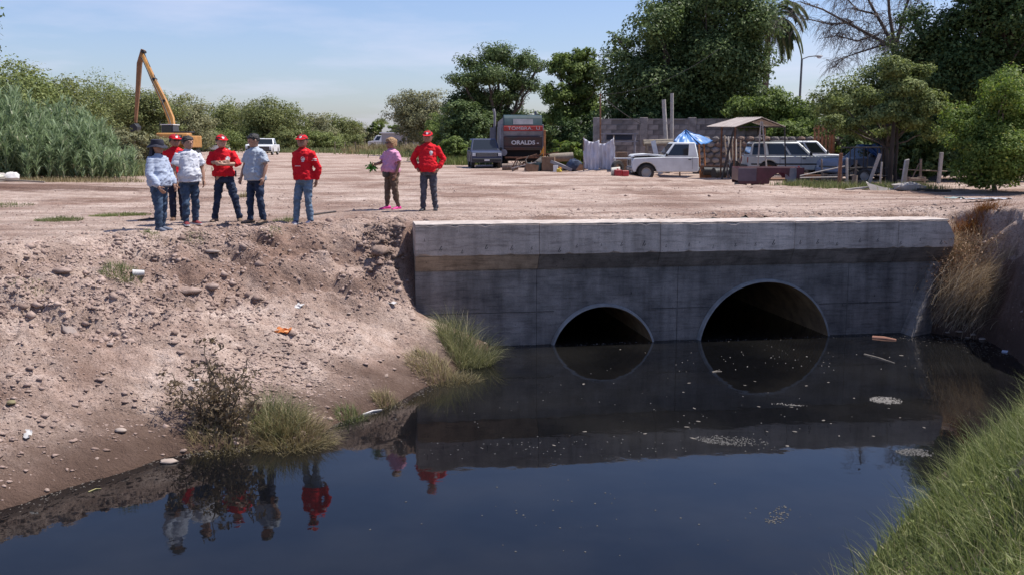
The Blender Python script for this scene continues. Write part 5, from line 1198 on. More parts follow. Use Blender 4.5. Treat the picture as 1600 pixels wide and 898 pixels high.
def far_palm(u, y, v, label):
    b_ = base_at(u, y); h = (220 - v) / PXM(y) + CAM_Z - b_[2]
    t = empty('palm_tree', b_, 0, label, 'palm'); b = MB(); limb(b, (0, 0, 0), (0, 0, h), 0.3, 0.2, 0.02, 4, 6); b.build('trunk', BARK, t)
    d = unit(nrs.normal(size=(500, 3))); d[:, 2] = np.abs(d[:, 2]) * 0.8 - 0.3; c = d * nrs.uniform(0.2, 1.0, 500)[:, None] * 2.0 + np.array([0, 0, h])
    new_obj('crown', leaves_mesh('crown', c, nrs.normal(size=c.shape), 0.9, 0.12), GREENS['olive'], t)
far_palm(600, 235, 192, 'tiny far palm left of the white roof, above the pink shirt')
far_palm(560, 225, 197, 'tiny far palm above the far scrub, left of the pink shirt')

# ---- leafless tree, upper right
def bare_tree():
    y = 50.0; s = PXM(y); b_ = base_at(1402, y)
    t = empty('bare_tree', b_, 0, 'large leafless tree with drooping grey twigs against the sky', 'tree')
    W = lambda u, v, dy=0.0: Vector(((u - 1402) / s, dy, (220 - v) / s + CAM_Z - b_[2]))
    b = MB(); tw = MB(); rr_ = random.Random(9)
    b.tube([Vector((0, 0, -0.2)), W(1395, 170), W(1378, 82)], [0.26, 0.2, 0.17], 9)
    main = [[(1378, 82), (1352, 40), (1330, 5), (1300, -30)], [(1378, 82), (1362, 30), (1352, -20), (1345, -60)], [(1378, 82), (1345, 62), (1310, 42), (1272, 20), (1240, 8)], [(1378, 82), (1382, 40), (1392, -10), (1400, -50)],
            [(1352, 60), (1320, 70), (1290, 62), (1262, 66)], [(1362, 75), (1330, 85), (1310, 92), (1290, 110)], [(1310, 42), (1282, 44), (1255, 36), (1225, 30)], [(1378, 70), (1402, 30), (1425, -10)], [(1345, 30), (1315, 25), (1290, 5), (1262, -15)]]
    for bi, ml in enumerate(main):
        dy = rr_.uniform(-1.5, 1.5); pts = [W(u, v, dy * i / len(ml)) for i, (u, v) in enumerate(ml)]
        r0 = 0.10 if bi < 4 else 0.055
        b.tube(pts, [r0 * (1 - 0.75 * i / (len(pts) - 1)) for i in range(len(pts))], 6)
        for i in range(26):
            k = rr_.randrange(len(pts) - 1); p = pts[k].lerp(pts[k + 1], rr_.random())
            d = Vector((rr_.gauss(-0.35, 0.8), rr_.gauss(0, 0.8), rr_.gauss(0.25, 0.5))).normalized(); L = rr_.uniform(0.5, 1.5); q = [p]
            for z in range(6):
                p = p + d * L / 6; d = (d + Vector((rr_.gauss(0, 0.12), rr_.gauss(0, 0.12), -0.16 - 0.03 * z))).normalized(); q.append(p)
            tw.tube(q, [0.018 * (1 - 0.7 * z / 6) for z in range(7)], 4)
            for j in range(9):
                k2 = rr_.randrange(1, 6); p2 = q[k2].lerp(q[k2 + 1], rr_.random()); d2 = Vector((rr_.gauss(-0.1, 0.6), rr_.gauss(0, 0.6), rr_.gauss(-0.2, 0.35))).normalized(); q2 = [p2]
                for z in range(4):
                    p2 = p2 + d2 * rr_.uniform(0.13, 0.26); d2 = (d2 + Vector((0, 0, -0.40))).normalized(); q2.append(p2)
                tw.tube(q2, [0.008, 0.007, 0.006, 0.005, 0.004], 3, cap=False)
    b.build('trunk', BARKD, t, smooth=60); tw.build('twigs', mat('grey_twig', (0.15, 0.125, 0.115), 0.9), t, smooth=0)
bare_tree()
# ---- branch of a tree standing outside the frame, upper left
b_ = base_at(-70, 30); s = PXM(30)
tree('roadside_tree', 'dark tree reaching into the upper left corner', b_, [((4 + 70) / s, 0, (220 - 40) / s + 1.6, 26 / s, 0.6, 26 / s), ((0 + 70) / s, 0.3, (220 - 82) / s + 1.6, 20 / s, 0.5, 16 / s), ((-20 + 70) / s, 0.1, (220 - 60) / s + 1.6, 30 / s, 0.6, 40 / s), ((-60 + 70) / s, 0, (220 - 60) / s + 1.6, 70 / s, 1.2, 60 / s)], 4200, 0.10, 'dark', 70, 0.16, cl=0.34, seed=33)

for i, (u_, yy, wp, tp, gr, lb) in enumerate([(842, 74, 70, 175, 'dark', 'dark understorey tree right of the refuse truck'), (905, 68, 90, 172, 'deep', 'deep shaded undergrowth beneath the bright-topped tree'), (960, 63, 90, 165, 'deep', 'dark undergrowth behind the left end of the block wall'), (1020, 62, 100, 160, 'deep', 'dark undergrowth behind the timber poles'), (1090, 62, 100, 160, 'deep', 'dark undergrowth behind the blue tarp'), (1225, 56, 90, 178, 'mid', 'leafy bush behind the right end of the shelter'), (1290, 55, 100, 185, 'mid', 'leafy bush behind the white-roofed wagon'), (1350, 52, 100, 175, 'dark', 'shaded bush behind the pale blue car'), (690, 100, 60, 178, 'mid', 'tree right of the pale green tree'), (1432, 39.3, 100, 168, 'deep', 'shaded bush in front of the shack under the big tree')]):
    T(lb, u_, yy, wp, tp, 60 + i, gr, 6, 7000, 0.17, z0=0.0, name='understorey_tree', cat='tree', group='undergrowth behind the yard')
# ============================================================ vehicles
GLASS = glassmat(); TYRE = mat('tyre_rubber', (0.025, 0.024, 0.024), 0.9, col2=(0.06, 0.052, 0.047), scale=4); RIM = mat('wheel_rim', (0.30, 0.30, 0.31), 0.45, 0.6); RUST = mat('rusty_iron', (0.11, 0.052, 0.03), 0.9, col2=(0.24, 0.12, 0.07), scale=7)
CHROME = mat('dull_chrome', (0.45, 0.45, 0.47), 0.3, 0.8); BLKPL = mat('black_plastic', (0.02, 0.02, 0.022), 0.6); LAMP = mat('headlamp_glass', (0.55, 0.57, 0.6), 0.1); TAIL = mat('tail_lamp_red', (0.30, 0.012, 0.012), 0.3)
WHITEP = mat('white_paint', (0.70, 0.71, 0.72), 0.35, var=0.04, coat=0.3); SILVER = mat('dusty_white_paint', (0.62, 0.64, 0.66), 0.5, var=0.10, scale=2); OLDSIL = mat('dusty_silver_paint', (0.52, 0.54, 0.54), 0.5, var=0.10, scale=2)
NAVYP = mat('dark_blue_paint', (0.030, 0.040, 0.085), 0.45, var=0.2, scale=2); BURG = mat('burgundy_paint', (0.085, 0.016, 0.028), 0.35, var=0.25, scale=3); PURP = mat('purple_grey_paint', (0.10, 0.07, 0.095), 0.5, var=0.15, scale=3)
PLATE = mat('number_plate', (0.6, 0.6, 0.6), 0.5); SEAM = mat('door_seam', (0.03, 0.03, 0.03), 0.8)
def wheel(parent, x, y, r, wd, name='wheel', out=-1, rim=None):
    b = MB(); h = wd / 2
    b.lathe([(r * 0.62, -h), (r * 0.9, -h), (r, -h * 0.7), (r, h * 0.7), (r * 0.9, h), (r * 0.62, h), (r * 0.62, -h)], (x, y, r), 24, 'y', False)
    w_ = b.build(name, TYRE, parent, smooth=40)
    b = MB(); b.lathe([(r * 0.64, out * h * 0.15), (r * 0.64, out * h * 0.92), (r * 0.56, out * h * 0.85), (r * 0.50, out * h * 0.55), (r * 0.2, out * h * 0.7), (0.02, out * h * 0.72)], (x, y, r), 20, 'y'); b.build('rim', rim or RIM, w_, smooth=40)
    return w_
def quadpane(c, u0, u1, v0, v1, off, name, m, parent, inner=0.02):
    """pane on the face c=[p00,p10,p11,p01]"""
    c = [Vector(q) for q in c]
    f = lambda u, v: (c[0] * (1 - u) + c[1] * u) * (1 - v) + (c[3] * (1 - u) + c[2] * u) * v
    n = (c[1] - c[0]).cross(c[3] - c[0]).normalized()
    q = [f(u0, v0), f(u1, v0), f(u1, v1), f(u0, v1)]
    b = MB(); b.add([p + n * off for p in q] + [p - n * inner for p in q], [(0, 1, 2, 3), (0, 4, 5, 1), (1, 5, 6, 2), (2, 6, 7, 3), (3, 7, 4, 0)])
    return b.build(name, m, parent, smooth=0)
def car(name, label, loc, rz, L, W, clr, belt, roof, hoodz, cb, ct, wh, paint, wins, tail='wagon', grille=(0.5, 0.62), group=None, cat='car', wt=0.80, hood=None, bumper=None, seams=(), plate=True, rimm=None, shortbed=None, arch=None, hoodopen=0.0):
    """local +X forward. cb/ct cabin ends at belt/roof, wh=(rear x, front x, radius)"""
    t = empty(name, loc, rz, label, cat, group); x0, x1 = -L / 2, L / 2; xr, xf, r = wh
    if shortbed is not None: x0 = shortbed
    arch = arch or r * 1.22
    def arcpts(cx):
        return [(cx + arch * math.cos(a), max(clr, r * 0.95 + arch * math.sin(a))) for a in [math.pi - math.pi * i / 10 for i in range(11)]]
    pr = [(x0, clr + 0.12), (x0 + 0.04, clr)]
    if xr - arch > x0: pr += arcpts(xr)
    pr += [] 
    pr += arcpts(xf) + [(x1 - 0.06, clr), (x1, clr + 0.15), (x1, hoodz - 0.14), (x1 - 0.10, hoodz), (cb[1], belt)]
    if tail == 'sedan': pr += [(cb[0], belt), (x0 + 0.12, belt - 0.03), (x0, belt - 0.22)]
    else: pr += [(x0 + 0.02, belt)]
    b = MB(); b.prism(pr, -W / 2, W / 2); body = b.build('body', paint, t, smooth=30, bevel=0.035)
    # black inner box standing in for shade, so that arches read as openings
    b = MB(); b.bbox(x0 + 0.1, x1 - 0.1, -W / 2 + 0.22, W / 2 - 0.22, clr + 0.02, belt - 0.12); b.build('arch_shadow_box', BLKPL, t, smooth=0)
    wb_, wtp = W / 2 - 0.02, W / 2 * wt
    lo = [(cb[0], -wb_, belt - 0.01), (cb[1], -wb_, belt - 0.01), (cb[1], wb_, belt - 0.01), (cb[0], wb_, belt - 0.01)]
    hi = [(ct[0], -wtp, roof), (ct[1], -wtp, roof), (ct[1], wtp, roof), (ct[0], wtp, roof)]
    b = MB(); b.add(lo + hi, [(3, 2, 1, 0), (4, 5, 6, 7), (0, 1, 5, 4), (1, 2, 6, 5), (2, 3, 7, 6), (3, 0, 4, 7)])
    cabn = b.build('cabin', paint, t, smooth=30, bevel=0.05)
    for u0, u1 in wins:
        quadpane([lo[0], lo[1], hi[1], hi[0]], u0, u1, 0.10, 0.86, 0.006, 'side_window', GLASS, cabn)
        quadpane([lo[2], lo[3], hi[3], hi[2]], 1 - u1, 1 - u0, 0.10, 0.86, 0.006, 'side_window', GLASS, cabn)
    quadpane([lo[1], lo[2], hi[2], hi[1]], 0.06, 0.94, 0.08, 0.90, 0.006, 'windscreen', GLASS, cabn)
    quadpane([lo[3], lo[0], hi[0], hi[3]], 0.08, 0.92, 0.12, 0.85, 0.006, 'rear_window', GLASS, cabn)
    for xx, rr_ in ((xf, r), (xr, r)):
        if shortbed is not None and xx < x0: continue
        for sd in (-1, 1): wheel(t, xx, sd * (W / 2 - 0.12), rr_, 0.22, out=sd, rim=rimm)
    b = MB(); b.bbox(x1 - 0.02, x1 + 0.012, -W * 0.36, W * 0.36, grille[0], grille[1]); g = b.build('grille', BLKPL, t)
    for i in range(4):
        b = MB(); zz = grille[0] + (grille[1] - grille[0]) * (i + 0.5) / 4; b.bbox(x1 + 0.012, x1 + 0.02, -W * 0.33, W * 0.33, zz - 0.006, zz + 0.006); b.build('grille_bar', CHROME, g)
    for sd in (-1, 1):
        b = MB(); b.bbox(x1 - 0.04, x1 + 0.014, sd * W * 0.42 - W * 0.055, sd * W * 0.42 + W * 0.055, (grille[0] + grille[1]) / 2 - 0.075, (grille[0] + grille[1]) / 2 + 0.075); b.build('headlight', LAMP, t, bevel=0.01)
        b = MB(); b.bbox(x0 - 0.012, x0 + 0.03, sd * W * 0.45 - 0.06, sd * W * 0.45 + 0.06, belt - 0.30, belt - 0.06); b.build('tail_light', TAIL, t)
        b = MB(); b.box((ct[1] + (cb[1] - ct[1]) * 0.75, sd * (W / 2 + 0.07), belt + 0.10), (0.09, 0.16, 0.14)); b.build('mirror', BLKPL, t, bevel=0.02)
    for xx, dx in ((x1, 0.07), (x0, -0.07)):
        b = MB(); b.bbox(min(xx - 0.03, xx + dx), max(xx - 0.03, xx + dx), -W * 0.48, W * 0.48, clr + 0.06, clr + 0.24); b.build('bumper', bumper or paint, t, bevel=0.025)
    if plate:
        b = MB(); b.bbox(x1 + 0.07, x1 + 0.078, -0.16, 0.16, clr + 0.10, clr + 0.20); b.build('number_plate', PLATE, t)
    for xs in seams:
        for sd in (-1, 1):
            b = MB(); b.bbox(xs - 0.006, xs + 0.006, sd * W / 2 - 0.003, sd * W / 2 + 0.003, clr + 0.14, belt - 0.03); b.build('door_seam', SEAM, t)
            b = MB(); b.bbox(xs + 0.06, xs + 0.20, sd * (W / 2 + 0.012) - 0.012, sd * (W / 2 + 0.012) + 0.012, belt - 0.15, belt - 0.11); b.build('door_handle', BLKPL, t)
    return t
def on(u, v, rz=0): x, y, z = PG(u, v); return (x, y, z - 0.01)
# parked wagon in the yard, seen from the side
x, y = (1229 - 800) * 46 / 1538, 46.0
wag = car('station_wagon', 'dusty silver boxy station wagon parked side-on in the yard', (x, y, gz(x, y)), R(-3), 4.30, 1.78, 0.36, 1.00, 1.62, 0.97, (-2.06, 0.80), (-1.92, 0.12), (-1.22, 1.30, 0.37), OLDSIL, [(0.03, 0.24), (0.30, 0.62), (0.66, 0.93)], grille=(0.66, 0.90), seams=(-0.72, 0.22), bumper=BLKPL, rimm=RUST)
b = MB(); b.bbox(-2.0, 2.0, -0.905, -0.885, 0.60, 0.66); b.build('side_trim', BLKPL, wag)
for sd in (-1, 1):
    b = MB(); b.bbox(-1.75, 0.05, sd * 0.60 - 0.015, sd * 0.60 + 0.015, 1.62, 1.66); b.build('roof_rail', BLKPL, wag)
# wagon behind it with white roof
x, y = (1258 - 800) * 51.5 / 1538, 51.5
car('station_wagon', 'white-roofed wagon behind the silver station wagon', (x, y, gz(x, y)), R(-6), 4.3, 1.8, 0.36, 1.02, 1.68, 0.97, (-2.06, 0.80), (-2.0, 0.15), (-1.22, 1.30, 0.37), SILVER, [(0.03, 0.30), (0.34, 0.64), (0.68, 0.93)], grille=(0.66, 0.90), seams=(0.2,))
# pickup cab and bare chassis
x, y = (1031 - 800) * 50.0 / 1538, 50.0
z = gz(x, y)
ram = car('stripped_pickup', 'dusty white pickup cab on a bare chassis with its bonnet ajar', (x, y, z), R(181), 3.30, 1.95, 0.42, 1.16, 1.86, 1.10, (-1.60, 0.12), (-1.45, -0.42), (-3.1, 0.95, 0.39), SILVER, [(0.30, 0.92)], tail='pickup', grille=(0.72, 1.0), cat='pickup', wt=0.84, shortbed=-1.62, seams=(-1.30,), bumper=RIM, arch=0.52)
b = MB(); b.prism([(0.02, 1.17), (0.9, 1.225), (1.50, 1.19), (1.60, 1.13), (1.62, 1.19), (1.52, 1.27), (0.9, 1.315), (0.02, 1.24)], -0.83, 0.83); b.build('bonnet', SILVER, ram, smooth=30, bevel=0.015)
b = MB(); b.bbox(0.1, 1.45, -0.7, 0.7, 1.0, 1.17); b.build('engine', BLKPL, ram)
for sd in (-1, 1):
    b = MB(); b.box((-2.9, sd * 0.42, 0.62), (3.2, 0.07, 0.16)); b.build('chassis_rail', RUST, ram)
for xx in (-2.1, -3.0, -4.2):
    b = MB(); b.box((xx, 0, 0.62), (0.10, 0.9, 0.12)); b.build('cross_member', RUST, ram)
b = MB(); b.cyl((-3.55, -0.75, 0.39), (-3.55, 0.75, 0.39), 0.07, 10); b.ell((-3.55, 0, 0.39), (0.2, 0.22, 0.2)); b.build('rear_axle', RUST, ram)
for sd in (-1, 1): wheel(ram, -3.55, sd * 0.80, 0.40, 0.24, out=sd, rim=RUST)
b = MB(); b.lathe([(0.02, -0.3), (0.19, -0.3), (0.2, 0.3), (0.02, 0.3)], (-2.25, 0.55, 0.45), 14, 'x'); b.build('fuel_tank', BLKPL, ram)
# loose chassis junk behind the chassis: engine, tank, axle
def junk(name, label, u, v, fn, m, cat, rz=0.0, bevel=0.0, z=None, smooth=35, group=None):
    x, y, zz = PG(u, v); b = MB(); fn(b)
    o = b.build(name, m, None, smooth=smooth, bevel=bevel); o.location = (x, y, zz - 0.015 if z is None else z); o.rotation_euler = (0, 0, rz)
    return tag(o, label, cat, group)
# dark SUV beside the refuse truck
x, y = (757 - 800) * 63 / 1538, 63.0
car('suv', 'dark blue SUV facing the camera beside the refuse truck', (x, y, gz(x, y)), R(-84), 4.7, 1.85, 0.36, 1.08, 1.80, 1.02, (-2.25, 0.95), (-2.1, 0.25), (-1.35, 1.42, 0.38), NAVYP, [(0.05, 0.30), (0.34, 0.64), (0.68, 0.93)], grille=(0.72, 0.94), seams=(0.1,), bumper=BLKPL, cat='SUV')
# far cars
x, y = (343 - 800) * 150 / 1538, 150.0
car('sedan', 'far white sedan parked side-on below the scrub', (x, y, gz(x, y)), R(187), 4.6, 1.8, 0.22, 0.90, 1.46, 0.86, (-1.75, 0.95), (-1.0, 0.25), (-1.35, 1.40, 0.33), WHITEP, [(0.12, 0.50), (0.54, 0.90)], tail='sedan', grille=(0.45, 0.6), seams=(-0.2,), wt=0.72)
x, y = (425 - 800) * 118 / 1538, 118.0
pk_ = car('pickup_truck', 'white pickup truck facing the camera at the far end of the earth', (x, y, gz(x, y)), R(-86), 5.7, 2.03, 0.40, 1.20, 1.92, 1.14, (-0.9, 1.15), (-0.75, 0.50), (-1.75, 1.85, 0.41), WHITEP, [(0.08, 0.46), (0.52, 0.92)], tail='pickup', grille=(0.62, 1.0), cat='pickup', seams=(0.1,), bumper=BLKPL, group='white pickups at the far end')
p2 = copy_tree(pk_); x, y = (411 - 800) * 127 / 1538, 127.0; p2.location = (x, y, gz(x, y)); p2['label'] = 'second white pickup half hidden behind the first'
x, y = (601 - 800) * 190 / 1538, 190.0
car('van', 'tiny far white vehicle left of the pink shirt', (x, y, gz(x, y) + 0.3), R(178), 5.0, 1.9, 0.3, 1.3, 2.3, 1.2, (-2.4, 1.6), (-2.3, 0.9), (-1.5, 1.6, 0.4), WHITEP, [(0.70, 0.92)], cat='van')
# blue car under a tarp by the trunks
x, y = (1345 - 800) * 45 / 1538, 45.0
bc = car('covered_car', 'pale blue car half covered by a blue tarp beside the tree trunks', (x, y, gz(x, y)), R(200), 4.2, 1.75, 0.3, 0.98, 1.55, 0.92, (-1.9, 0.7), (-1.4, 0.05), (-1.25, 1.28, 0.33), mat('pale_blue_paint', (0.26, 0.30, 0.40), 0.5, var=0.1), [(0.10, 0.5), (0.54, 0.92)], seams=(0.0,))
TARP = mat('blue_tarp', (0.035, 0.115, 0.34), 0.5, var=0.25, scale=3)
def cloth_sheet(name, corners, nu, nv, sag, wr, m, parent=None, seed=0, label=None, cat=None, thick=0.012):
    """a hanging or draped sheet over four corners"""
    c = [Vector(q) for q in corners]; U, Vv = np.meshgrid(np.linspace(0, 1, nu), np.linspace(0, 1, nv)); U = U.ravel(); Vv = Vv.ravel()
    A = np.array([list(q) for q in c])
    Pn = (A[0] * (1 - U)[:, None] + A[1] * U[:, None]) * (1 - Vv)[:, None] + (A[3] * (1 - U)[:, None] + A[2] * U[:, None]) * Vv[:, None]
    n = (c[1] - c[0]).cross(c[3] - c[0]).normalized()
    Pn[:, 2] -= sag * 4 * U * (1 - U) * (0.5 + 0.5 * Vv)
    k = wr * (fbm(U * 9 + seed, Vv * 2.2, 3, seed) + 0.5 * np.sin(U * 26 + 3 * fbm(U * 3, Vv * 3, 2, seed)) * (0.35))
    Pn = Pn + np.array([list(n)]) * k[:, None]
    idx_ = np.arange(nu * nv).reshape(nv, nu)
    F_ = np.stack([idx_[:-1, :-1].ravel(), idx_[:-1, 1:].ravel(), idx_[1:, 1:].ravel(), idx_[1:, :-1].ravel()], 1)
    V2 = np.concatenate([Pn, Pn - np.array([list(n)]) * thick]); F2 = np.concatenate([F_, F_[:, ::-1] + nu * nv])
    rim = np.concatenate([idx_[0, :], idx_[1:, -1], idx_[-1, -2::-1], idx_[-2:0:-1, 0]]); r2 = np.roll(rim, -1)
    F2 = np.concatenate([F2, np.stack([r2, rim, rim + nu * nv, r2 + nu * nv], 1)])
    o = new_obj(name, np_mesh(name, V2, F2, True), m, parent)
    if label: tag(o, label, cat)
    return o
o = cloth_sheet('tarp', [Q(1338, 226, 43.9), Q(1386, 222, 43.6), Q(1388, 252, 43.4), Q(1372, 246, 43.6)], 18, 12, 0.1, 0.25, TARP, None, 4, 'dark blue tarp over the back of the pale blue car', 'tarp')

# ---- rear of the refuse truck
MARO = mat('maroon_steel', (0.085, 0.036, 0.038), 0.6, col2=(0.05, 0.05, 0.05), scale=2.2); TEAL = mat('dark_teal_steel', (0.022, 0.05, 0.058), 0.5, var=0.25, scale=2); GREYS = mat('grey_steel', (0.22, 0.21, 0.23), 0.55, var=0.2, scale=2); REDB = mat('red_band_paint', (0.40, 0.045, 0.035), 0.5, var=0.2, scale=4); ORNG = mat('orange_steel', (0.45, 0.19, 0.07), 0.6, var=0.2, scale=3)
DARKI = mat('hopper_dark', (0.012, 0.010, 0.011), 0.9); PRINT = mat('white_lettering', (0.62, 0.58, 0.56), 0.7)
def text_mesh(txt, size, m, parent, loc, rot, name='lettering', ex=0.006, sx=1.0, bold=0.0):
    cu = bpy.data.curves.new('t', 'FONT'); cu.body = txt; cu.size = size; cu.extrude = ex; cu.align_x = 'CENTER'; cu.align_y = 'CENTER'; cu.offset = bold
    o = bpy.data.objects.new('t', cu); COL.objects.link(o)
    me = bpy.data.meshes.new_from_object(o.evaluated_get(bpy.context.evaluated_depsgraph_get())); bpy.data.objects.remove(o)
    q = new_obj(name, me, m, parent); q.location = loc; q.rotation_euler = rot; q.scale = (sx, 1, 1)
    return q
x, y = (817 - 800) * 62.5 / 1538, 62.5
gt = empty('refuse_truck', (x, y, gz(x, y) - 0.05), R(4), 'old maroon and teal refuse truck seen from behind, with red lettered band', 'truck')
b = MB(); b.prism([(1.0, 0.9), (6.6, 0.9), (6.6, 3.0), (1.0, 3.15)], -1.22, 1.22, axis='x'); b.build('body', GREYS, gt, bevel=0.05)
b = MB(); b.prism([(6.7, 0.6), (8.4, 0.6), (8.4, 2.0), (8.2, 2.7), (6.7, 2.75)], -1.15, 1.15, axis='x'); b.build('cab', WHITEP, gt, bevel=0.05)
prof = [(0.12, 1.05), (0.95, 0.75), (1.05, 3.05), (0.62, 3.28), (0.40, 3.22), (0.30, 2.6)]
b = MB(); b.prism([(0.02, 2.62), (0.95, 2.62), (0.95, 3.2), (0.75, 3.30), (0.45, 3.30), (0.20, 3.12)], -1.20, 1.20, axis='x'); tp_ = b.build('tailgate_top', TEAL, gt, bevel=0.04)
b = MB(); b.add([(-0.62, 0.075, 2.70), (0.62, 0.075, 2.70), (0.62, 0.17, 3.06), (-0.62, 0.17, 3.06)], [(0, 1, 2, 3)]); 
q = quadpane([(-0.62, 0.055, 2.70), (0.62, 0.055, 2.70), (0.62, 0.175, 3.04), (-0.62, 0.175, 3.04)], 0, 1, 0, 1, 0.02, 'grey_panel', GREYS, gt)
b = MB(); b.bbox(-1.21, 1.21, -0.02, 0.9, 2.30, 2.612); b.build('red_band', REDB, gt, bevel=0.02)
b = MB(); b.prism([(0.10, 1.98), (0.9, 1.98), (0.9, 2.292), (-0.01, 2.292)], -1.20, 1.20, axis='x'); b.build('grey_strip', GREYS, gt, bevel=0.015)
b = MB(); b.prism([(0.16, 1.12), (0.9, 1.12), (0.9, 1.975), (-0.02, 1.975)], -1.19, 1.19, axis='x'); b.build('tailgate_panel', MARO, gt, bevel=0.02)
for z0 in (1.30, 1.90):
    b = MB(); b.bbox(-1.19, 1.19, -0.055 if z0 > 1.5 else 0.02, 0.1, z0 - 0.03, z0 + 0.03); b.build('tailgate_rib', MARO, gt)
b = MB(); b.bbox(-1.1, 1.1, 0.45, 1.0, 0.45, 1.115); b.build('hopper', DARKI, gt, smooth=0)
b = MB(); b.bbox(-1.15, 1.15, 0.05, 0.2, 0.62, 0.74); b.build('rear_bar', RUST, gt, bevel=0.02)
for sd in (-1, 1):
    b = MB(); b.bbox(sd * 1.25 - 0.05, sd * 1.25 + 0.05, 0.15, 0.95, 0.85, 2.7); b.build('side_plate', GREYS, gt, bevel=0.015)
    for yy in (1.75, 3.0, 7.4):
        b = MB(); b.lathe([(0.3, -0.16), (0.47, -0.15), (0.5, -0.1), (0.5, 0.1), (0.47, 0.15), (0.3, 0.16)], (sd * 1.0, yy, 0.5), 18, 'x'); b.build('wheel', TYRE, gt, smooth=40)
b = MB(); b.tube([(-1.38, 0.25, 0.95), (-1.36, 0.25, 1.15), (-1.36, 0.25, 2.45), (-1.30, 0.3, 2.72)], 0.075, 10); b.build('hydraulic_pipe', GREYS, gt, smooth=50)
b = MB(); b.lathe([(0.02, -0.1), (0.21, -0.1), (0.21, 0.25), (0.02, 0.25)], (-1.2, 0.1, 0.98), 16, 'y'); b.build('work_lamp', GREYS, gt)
for xx, z1 in ((-1.42, 3.85), (1.42, 3.7)):
    b = MB(); b.tube([(xx, 6.5, 1.2), (xx, 6.5, z1 - 0.3), (xx - 0.08, 6.5, z1)], 0.09, 10); b.build('exhaust_stack', GREYS, gt, smooth=50)
b = MB(); b.bbox(1.29, 1.42, 0.1, 0.25, 0.75, 2.35); b.build('side_bar', ORNG, gt, bevel=0.01)
b = MB(); b.bbox(-1.75, -1.45, 6.4, 6.6, 1.6, 2.6); b.build('mirror_frame', GREYS, gt)
text_mesh('TOMBRA.  U', 0.27, PRINT, gt, (0.05, -0.03, 2.455), (R(90), 0, 0), sx=1.35)
text_mesh('ORALDS -', 0.34, PRINT, gt, (0.12, -0.045, 1.58), (R(85), 0, 0), sx=1.15, bold=0.012)

# ---- long-reach excavator
YEL = mat('machine_yellow', (0.42, 0.20, 0.05), 0.55, var=0.2, scale=2); YELD = mat('dirty_yellow', (0.25, 0.125, 0.06), 0.6, var=0.3, scale=1.5); 
y = 84.0; x = (282 - 800) * y / 1538
ex = empty('excavator', (x, y, gz(x, y)), 0, 'yellow long-reach excavator with raised boom and hanging stick', 'excavator')
s = PXM(y); EXO = Vector((x, y, gz(x, y))); EX = lambda u, v, dy=0.0: Q(u, v, EXO.y + dy) - EXO
for sd in (-1, 1):
    b = MB(); b.prism([(-1.6, 0.1), (-1.2, 0), (2.6, 0), (3.0, 0.1), (3.1, 0.5), (2.7, 0.85), (-1.4, 0.85), (-1.8, 0.5)], sd * 1.1 - 0.3, sd * 1.1 + 0.3, axis='x'); b.build('track', BLKPL, ex, bevel=0.03)
b = MB(); b.bbox(-1.3, 1.35, 0.6, 3.4, 1.05, 2.05); b.build('engine_deck', YEL, ex, bevel=0.06)
b = MB(); rr = []
for yy, sx_, z0, z1 in ((-0.35, 1.25, 1.35, 2.2), (-0.2, 1.38, 1.25, 2.25), (0.2, 1.42, 1.2, 2.28), (0.6, 1.42, 1.2, 2.28)):
    rr.append([(-sx_, yy, z0), (sx_, yy, z0), (sx_, yy, z1), (-sx_, yy, z1)])
b.rings(rr); b.build('counterweight', YEL, ex, bevel=0.07)
b = MB(); b.bbox(-0.15, 0.85, -0.372, -0.30, 1.62, 2.1); b.build('name_panel', BLKPL, ex, bevel=0.01)
text_mesh('CAT', 0.42, PRINT, ex, (0.34, -0.385, 1.86), (R(90), 0, 0), bold=0.02)
b = MB(); b.bbox(-0.2, 1.2, 0.7, 2.0, 2.28, 2.42); b.build('engine_cover', BLKPL, ex, bevel=0.03)
b = MB(); b.bbox(-1.55, -0.55, 1.7, 3.3, 1.1, 2.95); cb_ = b.build('cab', mat('cab_dark', (0.02, 0.022, 0.035), 0.3), ex, bevel=0.06)
b = MB(); b.bbox(-1.6, -0.5, 1.65, 3.35, 2.955, 3.03); b.build('cab_roof', WHITEP, cb_)
b = MB(); b.bbox(-1.45, -0.65, 1.685, 1.70, 1.9, 2.85); b.build('rear_window', GLASS, cb_)
def boxbeam(b, pts, wid, hts):
    rr = []
    for i, p in enumerate(pts):
        t_ = (pts[min(i + 1, len(pts) - 1)] - pts[max(i - 1, 0)]).normalized(); n_ = Vector((0, 1, 0)); u_ = t_.cross(n_).normalized(); h = hts[i] / 2
        rr.append([p + u_ * h - n_ * wid / 2, p - u_ * h - n_ * wid / 2, p - u_ * h + n_ * wid / 2, p + u_ * h + n_ * wid / 2])
    b.rings(rr)
b = MB(); boxbeam(b, [EX(271, 210, 2.6), EX(267, 186, 3.4), EX(256, 158, 4.2), EX(240, 125, 5.2), EX(222, 84, 6.2)], 0.38, [0.45, 0.58, 0.50, 0.40, 0.28]); b.build('boom', YEL, ex, bevel=0.02)
b = MB(); b.tube([EX(269, 206, 2.3), EX(264.5, 186, 3.1), EX(253, 158, 3.9), EX(237, 125, 4.9), EX(221, 90, 5.9)], 0.05, 6); b.build('hose', BLKPL, ex)
for (u_, v_, d_) in ((256, 158, 3.95), (223, 81, 5.95), (240, 124, 4.95)):
    b = MB(); q_ = EX(u_, v_, d_); b.cyl((q_.x, q_.y - 0.05, q_.z), (q_.x, q_.y + 0.6, q_.z), 0.13, 12); b.build('pin', BLKPL, ex)
b = MB(); boxbeam(b, [EX(224, 78, 6.2), EX(218, 100, 6.4), EX(215, 150, 6.8), EX(212, 192, 7.2)], 0.30, [0.36, 0.42, 0.32, 0.20]); b.build('stick', YELD, ex, bevel=0.02)
